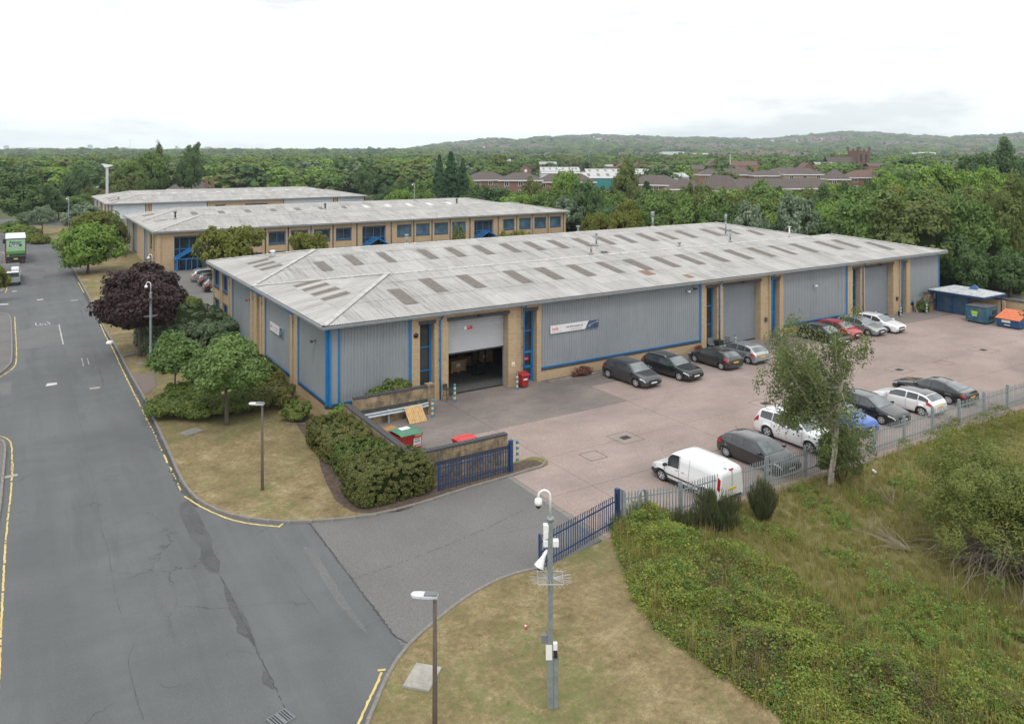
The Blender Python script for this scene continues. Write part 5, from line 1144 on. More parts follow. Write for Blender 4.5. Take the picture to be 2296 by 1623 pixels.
def car(kind, label, x, y, heading, colour, z=0.015, rim=0, plate_f=PLATEW, group=None, name='parked_car', cat='car', roof=None, dark_glass=False):
    "origin midway between the axles on the ground; heading = direction of the nose, anticlockwise from +X"
    s = CAR[kind]; L, W, H = s['L'], s['W'], s['H']; t = thing(name, label, cat, (x, y, z), heading, group); t.scale = (1, 1, .83 if s['kind'] == 'van' else .87); hw = W/2; van = s['kind'] == 'van'
    xf = s['fo']; xr = s['fo']+s['wb']; mid = (xf+xr)/2
    belt = [(0, .60), (.2, s['belt']-.22), (s['cowl'], s['belt']-.06), (s['doors'][-1]+.3, s['belt']+.02), (L-.25, s['belt']+.03), (L, .74)]
    def zt(u): return sm(u, s['top'], .07)
    def zb(u): return min(sm(u, belt, .12), zt(u)-.015)
    def wy(u):
        f = max(0, 1-u/.75); r = max(0, 1-(L-u)/.6); return hw*(1-.20*f**2.2-.11*r**2.2)
    R = s['wr']+.055
    def arch(u):
        z = .20
        for c in (xf, xr):
            if abs(u-c) < R: z = max(z, s['wr']+sqrt(max(0, R*R-(u-c)**2))*1.02-.02)
        return z
    def ring(u):
        b = zb(u); top = zt(u); wv = wy(u); g = min(1, max(0, (top-b)/(H-s['belt']))); a = arch(u)
        if u < .12 or u > L-.1: a = .26
        wt = wv*(.95-s['tum']*g); e = lambda zz: max(zz, a+.0)
        return [(wv*.93, a), (wv*.985, e(.34)), (wv, e(.5)), (wv*.995, e(min(.68, b-.12))), (wv*.99, e(b-.09)), (wv*.955, max(b, a)), (lerp(wv*.955, wt, .5), lerp(b, top-.05*g, .5)), (wt, top-.055*g-.008), (wt*.90, top-.012*g), (wt*.5, top+.008), (0, top+.014)]
    us = [0, .02, .06] + [i*.05 for i in range(2, int(L/.05))] + [L-.05, L-.02, L]
    us = sorted(set(round(u, 3) for u in us if 0 <= u <= L)); rows = []
    for u in us:
        r = ring(u); k = 1.0
        if u in (0, L): r = [(y*.93, lerp(z, .55, .12)) for y, z in r]
        X = mid-u
        rows.append([(X, -y, z) for y, z in r] + [(X, y, z) for y, z in r[::-1][1:]])
    m = MB(); m.smooth = True; m.grid(rows); n = len(rows[0])
    m.smooth = False; m.mesh(rows[0], [tuple(range(n))]); m.mesh(rows[-1], [tuple(range(n))[::-1]])
    body = m.obj('body', colour, t)
    m = MB(); m.box(mid-L+.25, mid-.25, -hw*.72, hw*.72, .16, .55); m.box(mid-xf-.28-.5, mid-xf+.28+.3, -hw+.1, hw-.1, .3, .6) if False else None; m.obj('underbody', BLACK, t)
    def on(u, f, side, out=.012):
        "point on the side surface; f in ring index units"
        r = ring(u); i = min(int(f), len(r)-2); q = f-i; y0, z0 = lerp(r[i][0], r[i+1][0], q), lerp(r[i][1], r[i+1][1], q); dy, dz = r[i+1][1]-r[i][1], -(r[i+1][0]-r[i][0]); l = sqrt(dy*dy+dz*dz)+1e-9
        return (mid-u, side*(y0+out*dy/l), z0+out*dz/l)
    def patch(name, u0, u1, f0, f1, side, mat, nu=8, nf=4, out=.012, par=None, top=None):
        m = MB(); m.smooth = True; rows = []
        for i in range(nu+1):
            row = []
            for j in range(nf+1): row.append(on(lerp(u0, u1, i/nu) + (top(j/nf) if top else 0), lerp(f0, f1, j/nf), side, out))
            rows.append(row)
        m.grid(rows); return m.obj(name, mat, par or t)
    # glass across
    def across(name, u0, u1, fr, mat, nu=8, out=.012, par=None):
        m = MB(); m.smooth = True; rows = []
        for i in range(nu+1):
            u = lerp(u0, u1, i/nu); r = ring(u); row = []
            du = .02; sl = (zt(u+du)-zt(u-du))/(2*du); l = sqrt(1+sl*sl)
            for j in range(-4, 5):
                yy = r[8][0]*fr*j/4; base = lerp(r[10][1], r[8][1], abs(j/4)**2); row.append((mid-u + out*sl/l, yy, base+out/l))
            rows.append(row)
        m.grid(rows); return m.obj(name, mat, par or t)
    across('windscreen', s['cowl']-.02, s['rf']+.02, .99, CARWS)
    if s['kind'] == 'sedan': across('rear_window', s['rr']+.08, s['tx']-.06, .96, CARWS)
    elif van:
        pass
    else: across('rear_window', s['rr']+.06, s['tx']-.04, .95, CARWS)
    D = s['doors']; cend = s['rr']+(.22 if not van else 0)
    for sd in (-1, 1):
        f0, f1 = 5.12, 6.9
        patch('side_window', s['cowl']+.30, D[1]-.04, f0, f1, sd, CARGL)
        if not van:
            patch('side_window', D[1]+.03, D[2]-.03, f0, f1, sd, CARGL); patch('side_window', D[2]+.02, min(cend, L-.5), f0+.05, f1-.15, sd, CARGL, nu=5)
        # door outlines, black strips painted for the gaps' shadow lines, and handles
        for u in ([D[0]-.02, D[1], D[2]] if not van else [D[0], D[1], 2.55]):
            fq = 7.0 if van and u > 1.2 else 5.0; patch('door_shadow_line', u-.008, u+.008, 1.0 if u < D[-1]-.1 or van else 2.6, fq, sd, BLACK, 1, 8, .004)
        for u in ([D[1]-.22, D[2]-.2] if not van else [D[1]-.2, D[1]+.18]): patch('door_handle', u, u+.16, 4.25, 4.5, sd, colour if not van else BLACK, 1, 1, .03)
        m = MB(); mx = mid-s['cowl']-.22; m.smooth = False; m.bbox(mx-.07, mx+.07, min(sd*(hw-.02), sd*(hw+.16)), max(sd*(hw-.02), sd*(hw+.16)), s['belt']-.0, s['belt']+.14, .03); m.obj('door_mirror', colour if not van else BLACK, t)
        patch('headlight', .05, .46, 3.1, 4.7, sd, CLEARL, 6, 3, .012)
        if van: patch('tail_light', L-.16, L-.03, 4.2, 6.4, sd, REDL, 2, 3, .012); patch('trim_strip', 1.0, 3.9, 2.3, 2.75, sd, BLACK, 12, 1, .02); patch('bumper_corner', .02, .5, .1, 2.6, sd, DGREY, 6, 3, .014)
        else: patch('tail_light', L-.42 if s['kind'] != 'sedan' else L-.3, L-.02, 3.4 if s['kind'] == 'sedan' else 3.7, 4.9 if s['kind'] == 'sedan' else 5.5, sd, REDL, 4, 3, .014)
        if s['trim'] or van:
            for c in (xf, xr):
                m = MB(); m.smooth = True; rws = []
                for q in range(15):
                    a = pi*q/14; rws.append([(mid-c+(R-.005)*cos(a), sd*(wy(c)*.985+.012), s['wr']+(R-.02)*sin(a)*1.02), (mid-c+(R+.07)*cos(a), sd*(wy(c)+.016), s['wr']+(R+.05)*sin(a))])
                m.grid(rws); m.obj('wheel_arch_trim', DGREY, t)
            patch('sill_trim', xf+R, xr-R, .1, 1.3, sd, DGREY, 6, 2, .012)
        if s['rails']: m = MB(); m.smooth = True; m.tube([(mid-s['rf']-.3, sd*hw*.66, H-.0), (mid-s['rf']-.5, sd*hw*.66, H+.05), (mid-s['rr']+.3, sd*hw*.66, H+.03), (mid-s['rr']+.0, sd*hw*.66, H-.05)], .018, 6); m.obj('roof_rail', CHROME, t)
        wheel(t, mid-xf, sd*(hw-.125), s['wr'], sd, rim); wheel(t, mid-xr, sd*(hw-.125), s['wr'], sd, rim)
    m = MB(); m.box(mid-.03, mid+.012, -.42, .42, .52, .66); m.box(mid-.05, mid+.008, -.5, .5, .27, .40); m.obj('grille', BLACK, t)
    m = MB(); m.box(mid, mid+.026, -.26, .26, .41, .52); m.obj('number_plate', plate_f, t)
    m = MB(); m.box(mid-L-.022, mid-L+.01, -.26, .26, .64 if not van else .72, .75 if not van else .83); m.obj('number_plate', PLATEY, t)
    m = MB(); m.box(mid-L-.014, mid-L+.03, -hw*.7, hw*.7, .26, .38); m.obj('bumper_trim', DGREY, t)
    if van:
        for yy in (0,): m = MB(); m.box(mid-L-.008, mid-L+.01, -.008, .008, .45, 1.75); m.obj('door_shadow_line', BLACK, t)  # black strip painted for the rear door gap's shadow line
        m = MB(); m.box(mid-L-.01, mid-L+.02, -.11, .11, 1.80, 1.86) if False else m.box(mid-L+.02, mid-L+.10, -.12, .12, H-.14, H-.08); m.obj('brake_light', REDL, t)
        for q in range(9): y0 = -.62+q*.155; m = MB(); m.box(mid-3.6, mid-1.75, y0-.012, y0+.012, zt(2.5)+.006, zt(2.5)+.022); m.obj('roof_rib', colour, t)
    if roof is not None:
        across('roof_skin', s['rf']+.06, s['rr']+.02, 1.0, roof, 10, .012)
        for sd in (-1, 1): patch('pillar', s['rr']+.1, s['rr']+.3, 5.1, 6.9, sd, roof, 3, 4, .014)
    else:
        m = MB(); m.smooth = True; m.tube([(mid-s['rr']+.12, 0, H-.03), (mid-s['rr']-.06, 0, H+.18)], .008, 5); m.obj('aerial', BLACK, t)
    return t
DN, UP_ = -pi/2, pi/2
GREYM = paint('gunmetal_paint', (0.075, 0.08, 0.085), .6); BLKM = paint('dark_green_grey_paint', (0.022, 0.028, 0.03), .5); DKG = paint('dark_grey_paint', (0.05, 0.053, 0.056), .5)
SILV = paint('silver_paint', (0.42, 0.46, 0.46), .7, .3); JET = paint('black_paint', (0.008, 0.008, 0.009), .1, .2); REDP = paint('red_paint', (0.42, 0.012, 0.022), .1); SILG = paint('pale_silver_paint', (0.38, 0.40, 0.41), .6, .3)
WHP = paint('white_paint', (0.78, 0.79, 0.80), 0, .3); BLP = paint('bright_blue_paint', (0.012, 0.10, 0.42), .25); VANW = paint('van_white_paint', (0.74, 0.75, 0.76), 0, .35)
car('captur', 'gunmetal grey crossover parked nose out beside the long iwis sign', 21.02, -2.85, DN+.05, GREYM, rim=2)
car('x1', 'dark green grey estate with roof rails parked right of the gunmetal crossover', 24.55, -3.2, DN+.09, BLKM, rim=0)
car('fiesta', 'dark grey hatchback parked nose in before the middle roller shutter bay', 29.15, -3.0, UP_+.02, DKG, rim=1)
car('corsa', 'silver three door hatchback parked nose in right of the dark grey one', 32.1, -2.95, UP_, SILV, rim=0)
car('p308', 'black hatchback parked nose out, leftmost of four beyond the birch tree', 42.55, -2.5, DN, JET, rim=0)
car('c107', 'small bright red hatchback parked between the black car and the silver car', 45.15, -2.05, DN, REDP, rim=1)
car('polo', 'pale silver hatchback parked between the red car and the white car', 48.05, -2.15, DN, SILG, rim=2)
car('focus', 'white hatchback parked nose out before the furthest cladding panel', 50.45, -2.25, DN+.03, WHP, rim=0)
car('van', 'white panel van parked with its rear against the palisade fence', 12.15, -17.85, UP_+.06, VANW, rim=0, name='panel_van', cat='van', plate_f=PLATEW)
car('corsa', 'dark grey hatchback parked nose to the fence beside the white van', 16.98, -17.4, DN+.02, DKG, rim=2)
car('xtrail', 'white sport utility car with roof rails half hidden behind the birch trunk', 21.15, -16.7, DN, WHP, rim=0)
car('qashq', 'bright blue car parked nose to the fence behind the birch', 25.2, -16.15, DN+.02, BLP, rim=0)
car('hatch', 'dark grey hatchback parked nose to the fence between the blue and white cars', 28.35, -16.15, DN, paint('slate_paint', (0.03, 0.034, 0.036), .5), rim=1)
car('ds3', 'white hatchback with black roof parked with its tail to the fence', 31.75, -16.55, UP_+.03, WHP, rim=0, roof=JET)
car('merc', 'long black saloon car parked furthest right along the palisade fence', 35.3, -16.05, UP_+.04, JET, rim=2)
x, y, _ = P(438, 612, 1.0); car('estate', 'silver sport utility car in the car park beside the blue entrance canopy', x+1.7, y-.6, .0, SILG, GZ+.01, plate_f=PLATEW)
x, y, _ = P(452, 621.8, .9); car('estate', 'dark car in the car park between the silver car and the near warehouse', x+1.7, y-1.0, .0, paint('green_black_paint', (0.02, 0.028, 0.026), .4), GZ+.01)
x, y, _ = P(455, 633, .9); car('qashq', 'black car in the car park partly behind the corner of the near warehouse', x+1.9, y-1.6, .0, JET, GZ+.01)
# curtain of the lorry: box body with printed rear doors
LX, LY, LZ = -14.85, 86.8, 0.02
LO = thing('box_lorry', 'green backed box lorry lettered Palmer Timber standing on the road at the far left', 'lorry', (LX, LY, LZ))
GRL = plain('pale_green_print', (0.30, 0.50, 0.30), 0.5, var=.04); GRM = plain('mid_green_print', (0.10, 0.26, 0.05), 0.5, var=.05); GRD = plain('deep_green_print', (0.015, 0.07, 0.045), 0.5, var=.05)
LRW = plain('white_lorry_panel', (0.74, 0.75, 0.78), 0.4, var=.04)
m = MB(); m.bbox(-1.24, 1.24, 0.05, 9.2, 1.05, 3.62, .04); m.obj('box_body', LRW, LO)
m = MB(); m.box(-1.26, -1.16, 0, .06, 1.0, 3.5); m.box(1.16, 1.26, 0, .06, 1.0, 3.5); m.box(-1.26, 1.26, 0, .06, 3.5, 3.64); m.box(-1.16, 1.16, 0, .06, .95, 1.08); m.obj('rear_frame', plain('navy_lorry_frame', (0.015, 0.02, 0.06), 0.5), LO)
for a, b, z0, z1, mt, nm in ((-1.12, 1.12, 1.86, 3.46, GRL, 'rear_door'), (-1.12, 1.12, 1.50, 1.85, GRM, 'rear_door'), (-1.12, 1.12, 1.12, 1.49, GRD, 'rear_door')): m = MB(); m.box(a, b, -.02, .045, z0, z1); m.obj(nm, mt, LO)
for xx in (-1.14, 1.13): m = MB(); m.box(xx, xx+.02, -.03, -.021, 1.1, 3.48); m.obj('marker_tape', REDS, LO)
m = MB(); m.box(-.78, .72, -.026, -.021, 2.48, 2.83); m.obj('print', PRN, LO)
text_on("Palmer", .50, PRN, LO, (-.76, -.03, 2.92), (pi/2, 0, 0), bold=.012); text_on("Timber", .38, WHITE, LO, (-.70, -.032, 2.53), (pi/2, 0, 0), bold=.01); small_print(LO, -.95, -.2, 2.12, .06, -.026); small_print(LO, -.95, -.35, 2.0, .05, -.026); small_print(LO, .3, .8, 2.1, .1, -.026)
m = MB(); m.box(-1.0, -.8, -.03, -.021, 1.16, 1.34); m.obj('hazard_panel', plain('yellow_sign', (0.7, 0.5, 0.02), .5), LO)
m = MB(); m.box(-1.2, 1.2, .05, .2, .55, .95); m.box(-1.15, 1.15, .02, .12, .38, .52); m.obj('rear_bumper', BLACK, LO); m = MB(); m.box(-.25, .25, .03, .049, .66, .86); m.obj('number_plate', PLATEY, LO)
for sd in (-1, 1): m = MB(); m.box(sd*.95-.18, sd*.95+.18, -.0, .018, .40, .5); m.obj('tail_light', REDL, LO)
m = MB(); m.box(-.5, .5, .3, 8.9, .6, 1.0); m.obj('chassis', BLACK, LO)
for yy in (2.0, 8.6):
    for sd in (-1, 1): wheel(LO, 0, 0, .48, sd, 1).matrix_local = Matrix.Translation((sd*1.05, yy, .48)) @ Matrix.Rotation(pi/2, 4, 'Z') @ Matrix.Rotation(0 if sd < 0 else pi*0, 4, 'Z')
m = MB(); m.bbox(-1.2, 1.2, 9.35, 11.2, .5, 3.0, .15); m.obj('cab', LRW, LO); m = MB(); m.box(-1.62, -1.25, 9.8, 9.9, 2.0, 2.7); m.obj('mirror', BLACK, LO)
# flatbed recovery vehicle at the left edge
FB = thing('flatbed_truck', 'small flatbed truck with white load and dark bed at the left edge of the road', 'truck', (-15.5, 66.2, .02))
m = MB(); m.box(-1.05, 1.05, 1.2, 6.2, .75, .9); m.obj('load_bed', DGREY, FB); m = MB(); m.box(-1.05, -1.0, 1.2, 6.2, .9, 1.35); m.box(1.0, 1.05, 1.2, 6.2, .9, 1.35); m.box(-1, 1, 6.15, 6.2, .9, 1.9); m.obj('side_board', SILG, FB)
m = MB(); m.bbox(.1, .9, 2.6, 4.2, .9, 1.7, .08); m.obj('load_box', LRW, FB); m = MB(); m.box(-.9, -.1, 2.2, 4.6, .9, 1.15); m.obj('load_sheet', CREAM_SLAB, FB); m = MB(); m.bbox(-1, 1, -.7, 1.1, .45, 1.55, .15); m.obj('cab', SILG, FB)
m = MB(); m.box(-.85, .85, -.72, -.68, 1.1, 1.6); m.obj('windscreen', CARGL, FB)
m = MB(); m.box(-1.1, 1.1, 6.25, 8.8, .5, .62); m.box(-1.1, -1.04, 6.25, 8.8, .62, .9); m.box(1.04, 1.1, 6.25, 8.8, .62, .9); m.obj('ramp', BLACK, FB)
for yy in (.2, 4.6):
    for sd in (-1, 1): wheel(FB, 0, 0, .36, sd, 0).matrix_local = Matrix.Translation((sd*.92, yy, .36)) @ Matrix.Rotation(pi/2, 4, 'Z')
# ================================================================ walls, fences, bins, lamps
EW = thing('enclosure_wall', 'weathered buff brick enclosure wall with dark coping round the bin area by the gate', 'wall')
def wall_run(x0, x1, y0, y1, h, band=True, mat=BRICKD):
    m = MB(); m.box(x0, x1, y0, y1, 0, h-.11); m.obj('brick_wall', mat, EW)
    lx = (x1-x0) > (y1-y0); L = (x1-x0) if lx else (y1-y0); n = int(L/.215)
    me = MB(); w = .155 if lx else .155
    me.bbox(-.1, .1, -.16, .16, 0, .105, .008); mm = me.data('coping_brick', DARKSTONE)
    for k in range(n):
        c = (k+.5)*L/n; inst('coping_brick', mm, EW, (x0+c if lx else (x0+x1)/2, (y0+y1)/2 if lx else y0+c, h-.11+random.uniform(-.003, .003)), 0 if lx else pi/2)
    if band: m = MB(); m.box(x0-.006, x1+.006, y0-.006, y1+.006, .78, .98) if mat is BRICKD else None; m.obj('brick_band', DARKSTONE, EW)
wall_run(1.2, 5.9, -1.72, -1.44, 1.75); m = MB(); m.box(5.9, 6.3, -1.78, -1.38, 0, 1.72); m.box(5.86, 6.34, -1.82, -1.34, 1.72, 1.82); m.obj('wall_pier', BRICKD, EW)
wall_run(.55, .85, -10.55, -1.9, 1.6, band=False); wall_run(.55, 5.95, -10.85, -10.56, 1.6)
# steel crash rail along the inner side
CR = thing('crash_rail', 'galvanised crash barrier rail fixed along the inside of the enclosure wall', 'barrier', (1.0, -1.95, 0))
m = MB(); rows = []
for i in range(17):
    x = i*4.9/16; yb = (0.25*max(0, (x-4.3)/.6)) ; rows.append([(x, 0+yb*.5, .52), (x, -.09+yb*.5, .57), (x, -.02+yb*.5, .66), (x, -.09+yb*.5, .75), (x, 0+yb*.5, .80)])
m.grid(rows); m.obj('rail', plain('pale_galvanised_rail', (0.42, 0.48, 0.52), .45, .3), CR)
for x in (.4, 2.3, 4.3): m = MB(); m.box(x-.05, x+.05, .01, .2, 0, .8); m.obj('post', GALVD, CR)
def board_pallet(label, x, y, rx, rz_, w, h, n, mat, zb=.03, name='pallet'):
    t = thing(name, label, 'pallet' if n > 2 else 'board', (x, y, zb)); t.rotation_euler = (rx, 0, rz_)
    for k in range(n): m = MB(); a = w/n; m.box(k*a+.006, (k+1)*a-.006, -.02, 0, 0, h); m.obj('plank', mat, t)
    for z in (.03, h*.5-.04, h-.11): m = MB(); m.box(0, w, 0, .07, z, z+.08); m.obj('batten', mat, t)
    return t
board_pallet('pale wooden pallet leaning against the crash rail', 4.2, -2.85, -.78, .03, 1.15, 1.05, 9, WOOD)
board_pallet('orange brown board lying on the concrete left of the leaning pallet', 2.35, -3.3, -1.52, .35, 1.1, .5, 2, plain('orange_brown_board', (.42, .22, .08), .7), name='timber_board')
def bollard(label, x, y, h=1.05, r=.075, flip=0):
    t = thing('bollard', label, 'bollard', (x, y, .02), 0, 'blue and cream banded bollards'); n = 7
    for k in range(n):
        m = MB(); m.smooth = True; m.tube([(0, 0, h*k/n), (0, 0, h*(k+1)/n)], r, 12, k == n-1); m.obj('band', TEALY if (n-1-k+flip) % 2 == 0 else CREAMY, t)
    return t
bollard('banded bollard in front of the left side of the open roller door', 8.45, -.45, 1.12); bollard('banded bollard beside the red wheelie bin', 13.2, -.40, 1.1); bollard('banded bollard at the end of the enclosure wall by the crash rail', 5.95, -2.3, 1.05)
bollard('banded bollard behind the hinge post of the open blue gate', 6.6, -10.75, 1.05); bollard('banded bollard in front of the middle roller shutter', 34.3, -.3, 1.05); bollard('banded bollard by the leaning board in the far corner of the yard', 60.7, -.8, 1.1); bollard('banded bollard at the foot of the last blue downpipe', 57.0, -.4, 1.1); bollard('banded bollard half hidden behind the birch near the middle unit', 39.4, -.4, 1.1)
bollard('banded bollard behind the white hatchback by the furthest roller shutter', 53.3, -.2, 1.1)
# tall red wheelie bin
WB = thing('wheelie_bin', 'red wheelie bin standing beside the glazed door right of the open roller door', 'bin', (13.85, -.15, .02)); WB.scale = (1, 1, .86)
m = MB(); w0, w1 = .23, .30; m.mesh([(-w0,-w0,.1),(w0,-w0,.1),(w0,w0,.1),(-w0,w0,.1),(-w1,-w1-.02,1.02),(w1,-w1-.02,1.02),(w1,w1,1.02),(-w1,w1,1.02)], [(0,3,2,1),(0,1,5,4),(1,2,6,5),(2,3,7,6),(3,0,4,7),(4,5,6,7)]); m.obj('body', RED, WB)
m = MB(); m.mesh([(-.33,-.37,1.02),(.33,-.37,1.02),(.33,.34,1.06),(-.33,.34,1.06),(-.30,-.30,1.09),(.30,-.30,1.09),(.30,.28,1.16),(-.30,.28,1.16)], [(0,3,2,1),(0,1,5,4),(1,2,6,5),(2,3,7,6),(3,0,4,7),(4,5,6,7)]); m.obj('lid', RED, WB)
m = MB(); m.box(-.15, .15, -.292, -.278, .62, .82); m.obj('label_panel', WHITE, WB)
for sx in (-1, 1): m = MB(); m.smooth = True; m.tube([(sx*.22, .22, .11), (sx*.30, .22, .11)], .1, 12); m.obj('wheel', BLACK, WB)
def big_bin(label, x, y, rz_, body, lid, open_=.0, name='waste_container'):
    t = thing(name, label, 'bin', (x, y, .02), rz_)
    a, b, c, d = .62, .48, .68, .56
    m = MB(); m.mesh([(-a,-b,.22),(a,-b,.22),(a,b,.22),(-a,b,.22),(-c,-d,1.08),(c,-d,1.08),(c,d,1.08),(-c,d,1.08)], [(0,3,2,1),(0,1,5,4),(1,2,6,5),(2,3,7,6),(3,0,4,7)]); m.box(-c-.03, c+.03, -d-.03, -d, 1.02, 1.12); m.box(-c-.03, c+.03, d, d+.03, 1.02, 1.12); m.box(-c-.03, -c, -d, d, 1.02, 1.12); m.box(c, c+.03, -d, d, 1.02, 1.12); m.obj('body', body, t)
    m = MB(); rows = []
    for i in range(7):
        v = i/6; z = 1.13 + .17*sin(pi*min(1, v*1.15)) if v < .85 else 1.2; rows.append([(-c-.04, lerp(-d-.06, d+.04, v), 1.12+(.0 if i in (0,) else .05)), (-c*.8, lerp(-d-.06, d+.04, v), z), (0, lerp(-d-.06, d+.04, v), z+.03), (c*.8, lerp(-d-.06, d+.04, v), z), (c+.04, lerp(-d-.06, d+.04, v), 1.12+(.0 if i in (0,) else .05))])
    m.grid(rows); m.mesh(rows[0], [(0,1,2,3,4)]); m.mesh(rows[-1], [(4,3,2,1,0)]); o = m.obj('lid', lid, t); o.rotation_euler = (0, open_, 0)
    for sx in (-1, 1):
        for sy in (-1, 1): m = MB(); m.smooth = True; m.tube([(sx*.5, sy*.36-.03, .1), (sx*.5, sy*.36+.03, .1)], .1, 12); m.box(sx*.5-.03, sx*.5+.03, sy*.36-.05, sy*.36+.05, .12, .23); m.obj('castor', BLACK, t)
        m = MB(); m.smooth = True; m.tube([(sx*(c+.02), -.12, 1.0), (sx*(c+.1), -.12, 1.02), (sx*(c+.1), .12, 1.02), (sx*(c+.02), .12, 1.0)], .025, 6); m.obj('lifting_handle', BLACK, t)
    return t
BB = big_bin('large dark red waste bin with green lid inside the brick enclosure', 2.15, -6.75, .12, RED, GREENL, .06)
m = MB(); m.mesh([(.15, -.545, .45), (.58, -.545, .45), (.60, -.578, .92), (.15, -.578, .92)], [(0,1,2,3)]); lp = m.obj('label_panel', WHITE, BB)
for z0, z1, mt in ((.84, .9, REDS), (.74, .78, PRN), (.66, .69, PRN), (.5, .56, REDS)): m = MB(); f = lambda z: -.548-.033*(z-.45)/.47; m.mesh([(.2, f(z0)-.004, z0), (.54, f(z0)-.004, z0), (.54, f(z1)-.004, z1), (.2, f(z1)-.004, z1)], [(0,1,2,3)]); m.obj('print', mt, lp)
m = MB(); m.bbox(.2, .62, -.62, -.5, 1.0, 1.10, .01); m.obj('card_scrap', CARD, BB); m = MB(); m.box(-.35, .2, -.2, .2, 1.335, 1.342); m.obj('label_panel', WHITE, BB)
big_bin('waste bin with bright red lid just visible behind the enclosure wall', 4.6, -8.9, .08, RED, plain('bright_red_lid', (.52, .05, .045), .45), .0).scale = (.82, .8, .84)
# bar stool by the door
BS = thing('bar_stool', 'grey high stool standing left of the open roller door', 'stool', (8.1, -.05, .02), .3)
for sx in (-1, 1):
    for sy in (-1, 1): m = MB(); m.tube([(sx*.22, sy*.2, 0), (sx*.14, sy*.13, .72)], .013, 6); m.obj('leg', BLACK, BS)
m = MB(); m.bbox(-.2, .2, -.18, .18, .72, .78, .02); m.obj('seat', DGREY, BS); m = MB(); m.bbox(-.2, .2, .17, .2, .78, 1.05, .01); m.obj('backrest', DGREY, BS); m = MB(); m.box(-.2, .2, -.19, -.17, .3, .32); m.box(-.2, .2, .17, .19, .3, .32); m.obj('foot_rail', BLACK, BS)
CH = thing('chair', 'grey plastic chair beside the middle window slot', 'chair', (32.1, .25, .02), -.4)
for sx in (-1, 1):
    for sy in (-1, 1): m = MB(); m.tube([(sx*.22, sy*.2, 0), (sx*.18, sy*.18, .44)], .014, 6); m.obj('leg', BLACK, CH)
m = MB(); m.bbox(-.22, .22, -.22, .22, .44, .48, .01); m.obj('seat', MIDG, CH); m = MB(); m.bbox(-.22, .22, .2, .24, .5, .9, .01); m.obj('backrest', MIDG, CH)
CH2 = copy_tree(CH); CH2.location = (34.0, .2, .02); CH2.rotation_euler = (0, 0, 2.0); CH2['label'] = 'grey chair standing at the left edge of the closed middle roller shutter'
t = thing('storage_tub', 'dark green plastic tub under the middle window slot', 'tub', (32.7, .0, .02)); m = MB(); m.mesh([(-.24,-.2,0),(.24,-.2,0),(.24,.2,0),(-.24,.2,0),(-.3,-.26,.72),(.3,-.26,.72),(.3,.26,.72),(-.3,.26,.72)], [(0,3,2,1),(0,1,5,4),(1,2,6,5),(2,3,7,6),(3,0,4,7)]); m.obj('body', plain('dark_green_tub', (.012, .035, .025), .5), t); m = MB(); m.box(-.32, .32, -.28, .28, .72, .75); m.obj('rim', plain('dark_green_tub', (0, 0, 0)), t)
t = thing('litter_tub', 'black tub at the foot of the pier right of the furthest shutter', 'tub', (56.3+1.2, .0, .02)); m = MB(); m.smooth = True; m.tube([(0, 0, 0), (0, 0, .4)], [.15, .2], 12); m.obj('body', BLACK, t); m = MB(); m.smooth = True; m.tube([(.35, .1, 0), (.35, .1, .1)], .12, 10); m.obj('saucer', BLUE, t)
# ---- palisade fence
PALE = MB(); PH = 1.42
PALE.mesh([(-.035, 0, .06), (0, -.022, .06), (.035, 0, .06), (-.035, 0, PH-.07), (0, -.022, PH-.07), (.035, 0, PH-.07), (-.018, 0, PH+.02), (0, -.02, PH-.02), (.018, 0, PH+.02)], [(0,1,4,3),(1,2,5,4),(3,4,7,6),(4,5,8,7),(2,1,0),(5,2,0,3),(8,5,3,6)])
PG = PALE.data('pale', GALVD); 
PALN = MB(); PALN.mesh([(-.03, 0, .08), (0, -.02, .08), (.03, 0, .08), (-.03, 0, 1.3), (0, -.02, 1.3), (.03, 0, 1.3), (-.03, -.02, 1.42), (0, -.06, 1.44), (.03, -.02, 1.42)], [(0,1,4,3),(1,2,5,4),(3,4,7,6),(4,5,8,7),(5,2,0,3),(8,5,3,6)]); PN = PALN.data('pale', NAVY)
def palisade(label, pts, pale, mat, step=.15, posts=(), post_h=1.45, name='palisade_fence', rails=(.38, 1.14), lim=300, out=1, lean=.0, group=None):
    t = thing(name, label, 'fence' if name != 'steel_gate' else 'gate', (*pts[0], 0)); o = Vector(pts[0]); n = 0; rr = random.Random(5)
    extra = MB()
    for a, b in zip(pts[:-1], pts[1:]):
        a, b = Vector(a), Vector(b); d = b-a; L = d.length; ang = atan2(d.y, d.x)
        M = Matrix.Translation((a.x-o.x, a.y-o.y, 0)) @ Matrix.Rotation(ang, 4, 'Z')
        for z in rails: m = MB(); m.box(0, L, .012, .052, z-.025, z+.025, M); m.obj('rail', mat, t)
        k = 0
        while k*step < L-.04:
            q = M @ Vector((k*step+.07, 0 if out > 0 else 0, 0)); n += 1; k += 1
            if n <= lim: c = inst('pale', pale, t, tuple(q), ang+rr.uniform(-.06, .06)); c.rotation_euler[1] = rr.uniform(-.012, .012); c.location.z = rr.uniform(-.012, .012)
            else: extra.mesh([tuple(q+Vector((v.co.x*cos(ang)-v.co.y*sin(ang), v.co.x*sin(ang)+v.co.y*cos(ang), v.co.z))) for v in pale.vertices], [tuple(p.vertices) for p in pale.polygons])
    if extra.v: tag(extra.obj('pale', mat, t), kind='stuff')
    for (px, py) in posts:
        m = MB(); m.box(-.045, .045, -.03, .09, 0, post_h+.04); m.box(-.06, .06, .085, .1, 0, post_h+.04); m.obj('post', mat, t, (px-o.x, py-o.y, 0), 0)
    return t
fx = [9.15, 11.85, 14.7, 17.45, 20.2, 22.95, 25.7, 28.45, 31.2, 33.95, 36.7, 39.45, 42.2, 44.95, 47.7, 50.45]
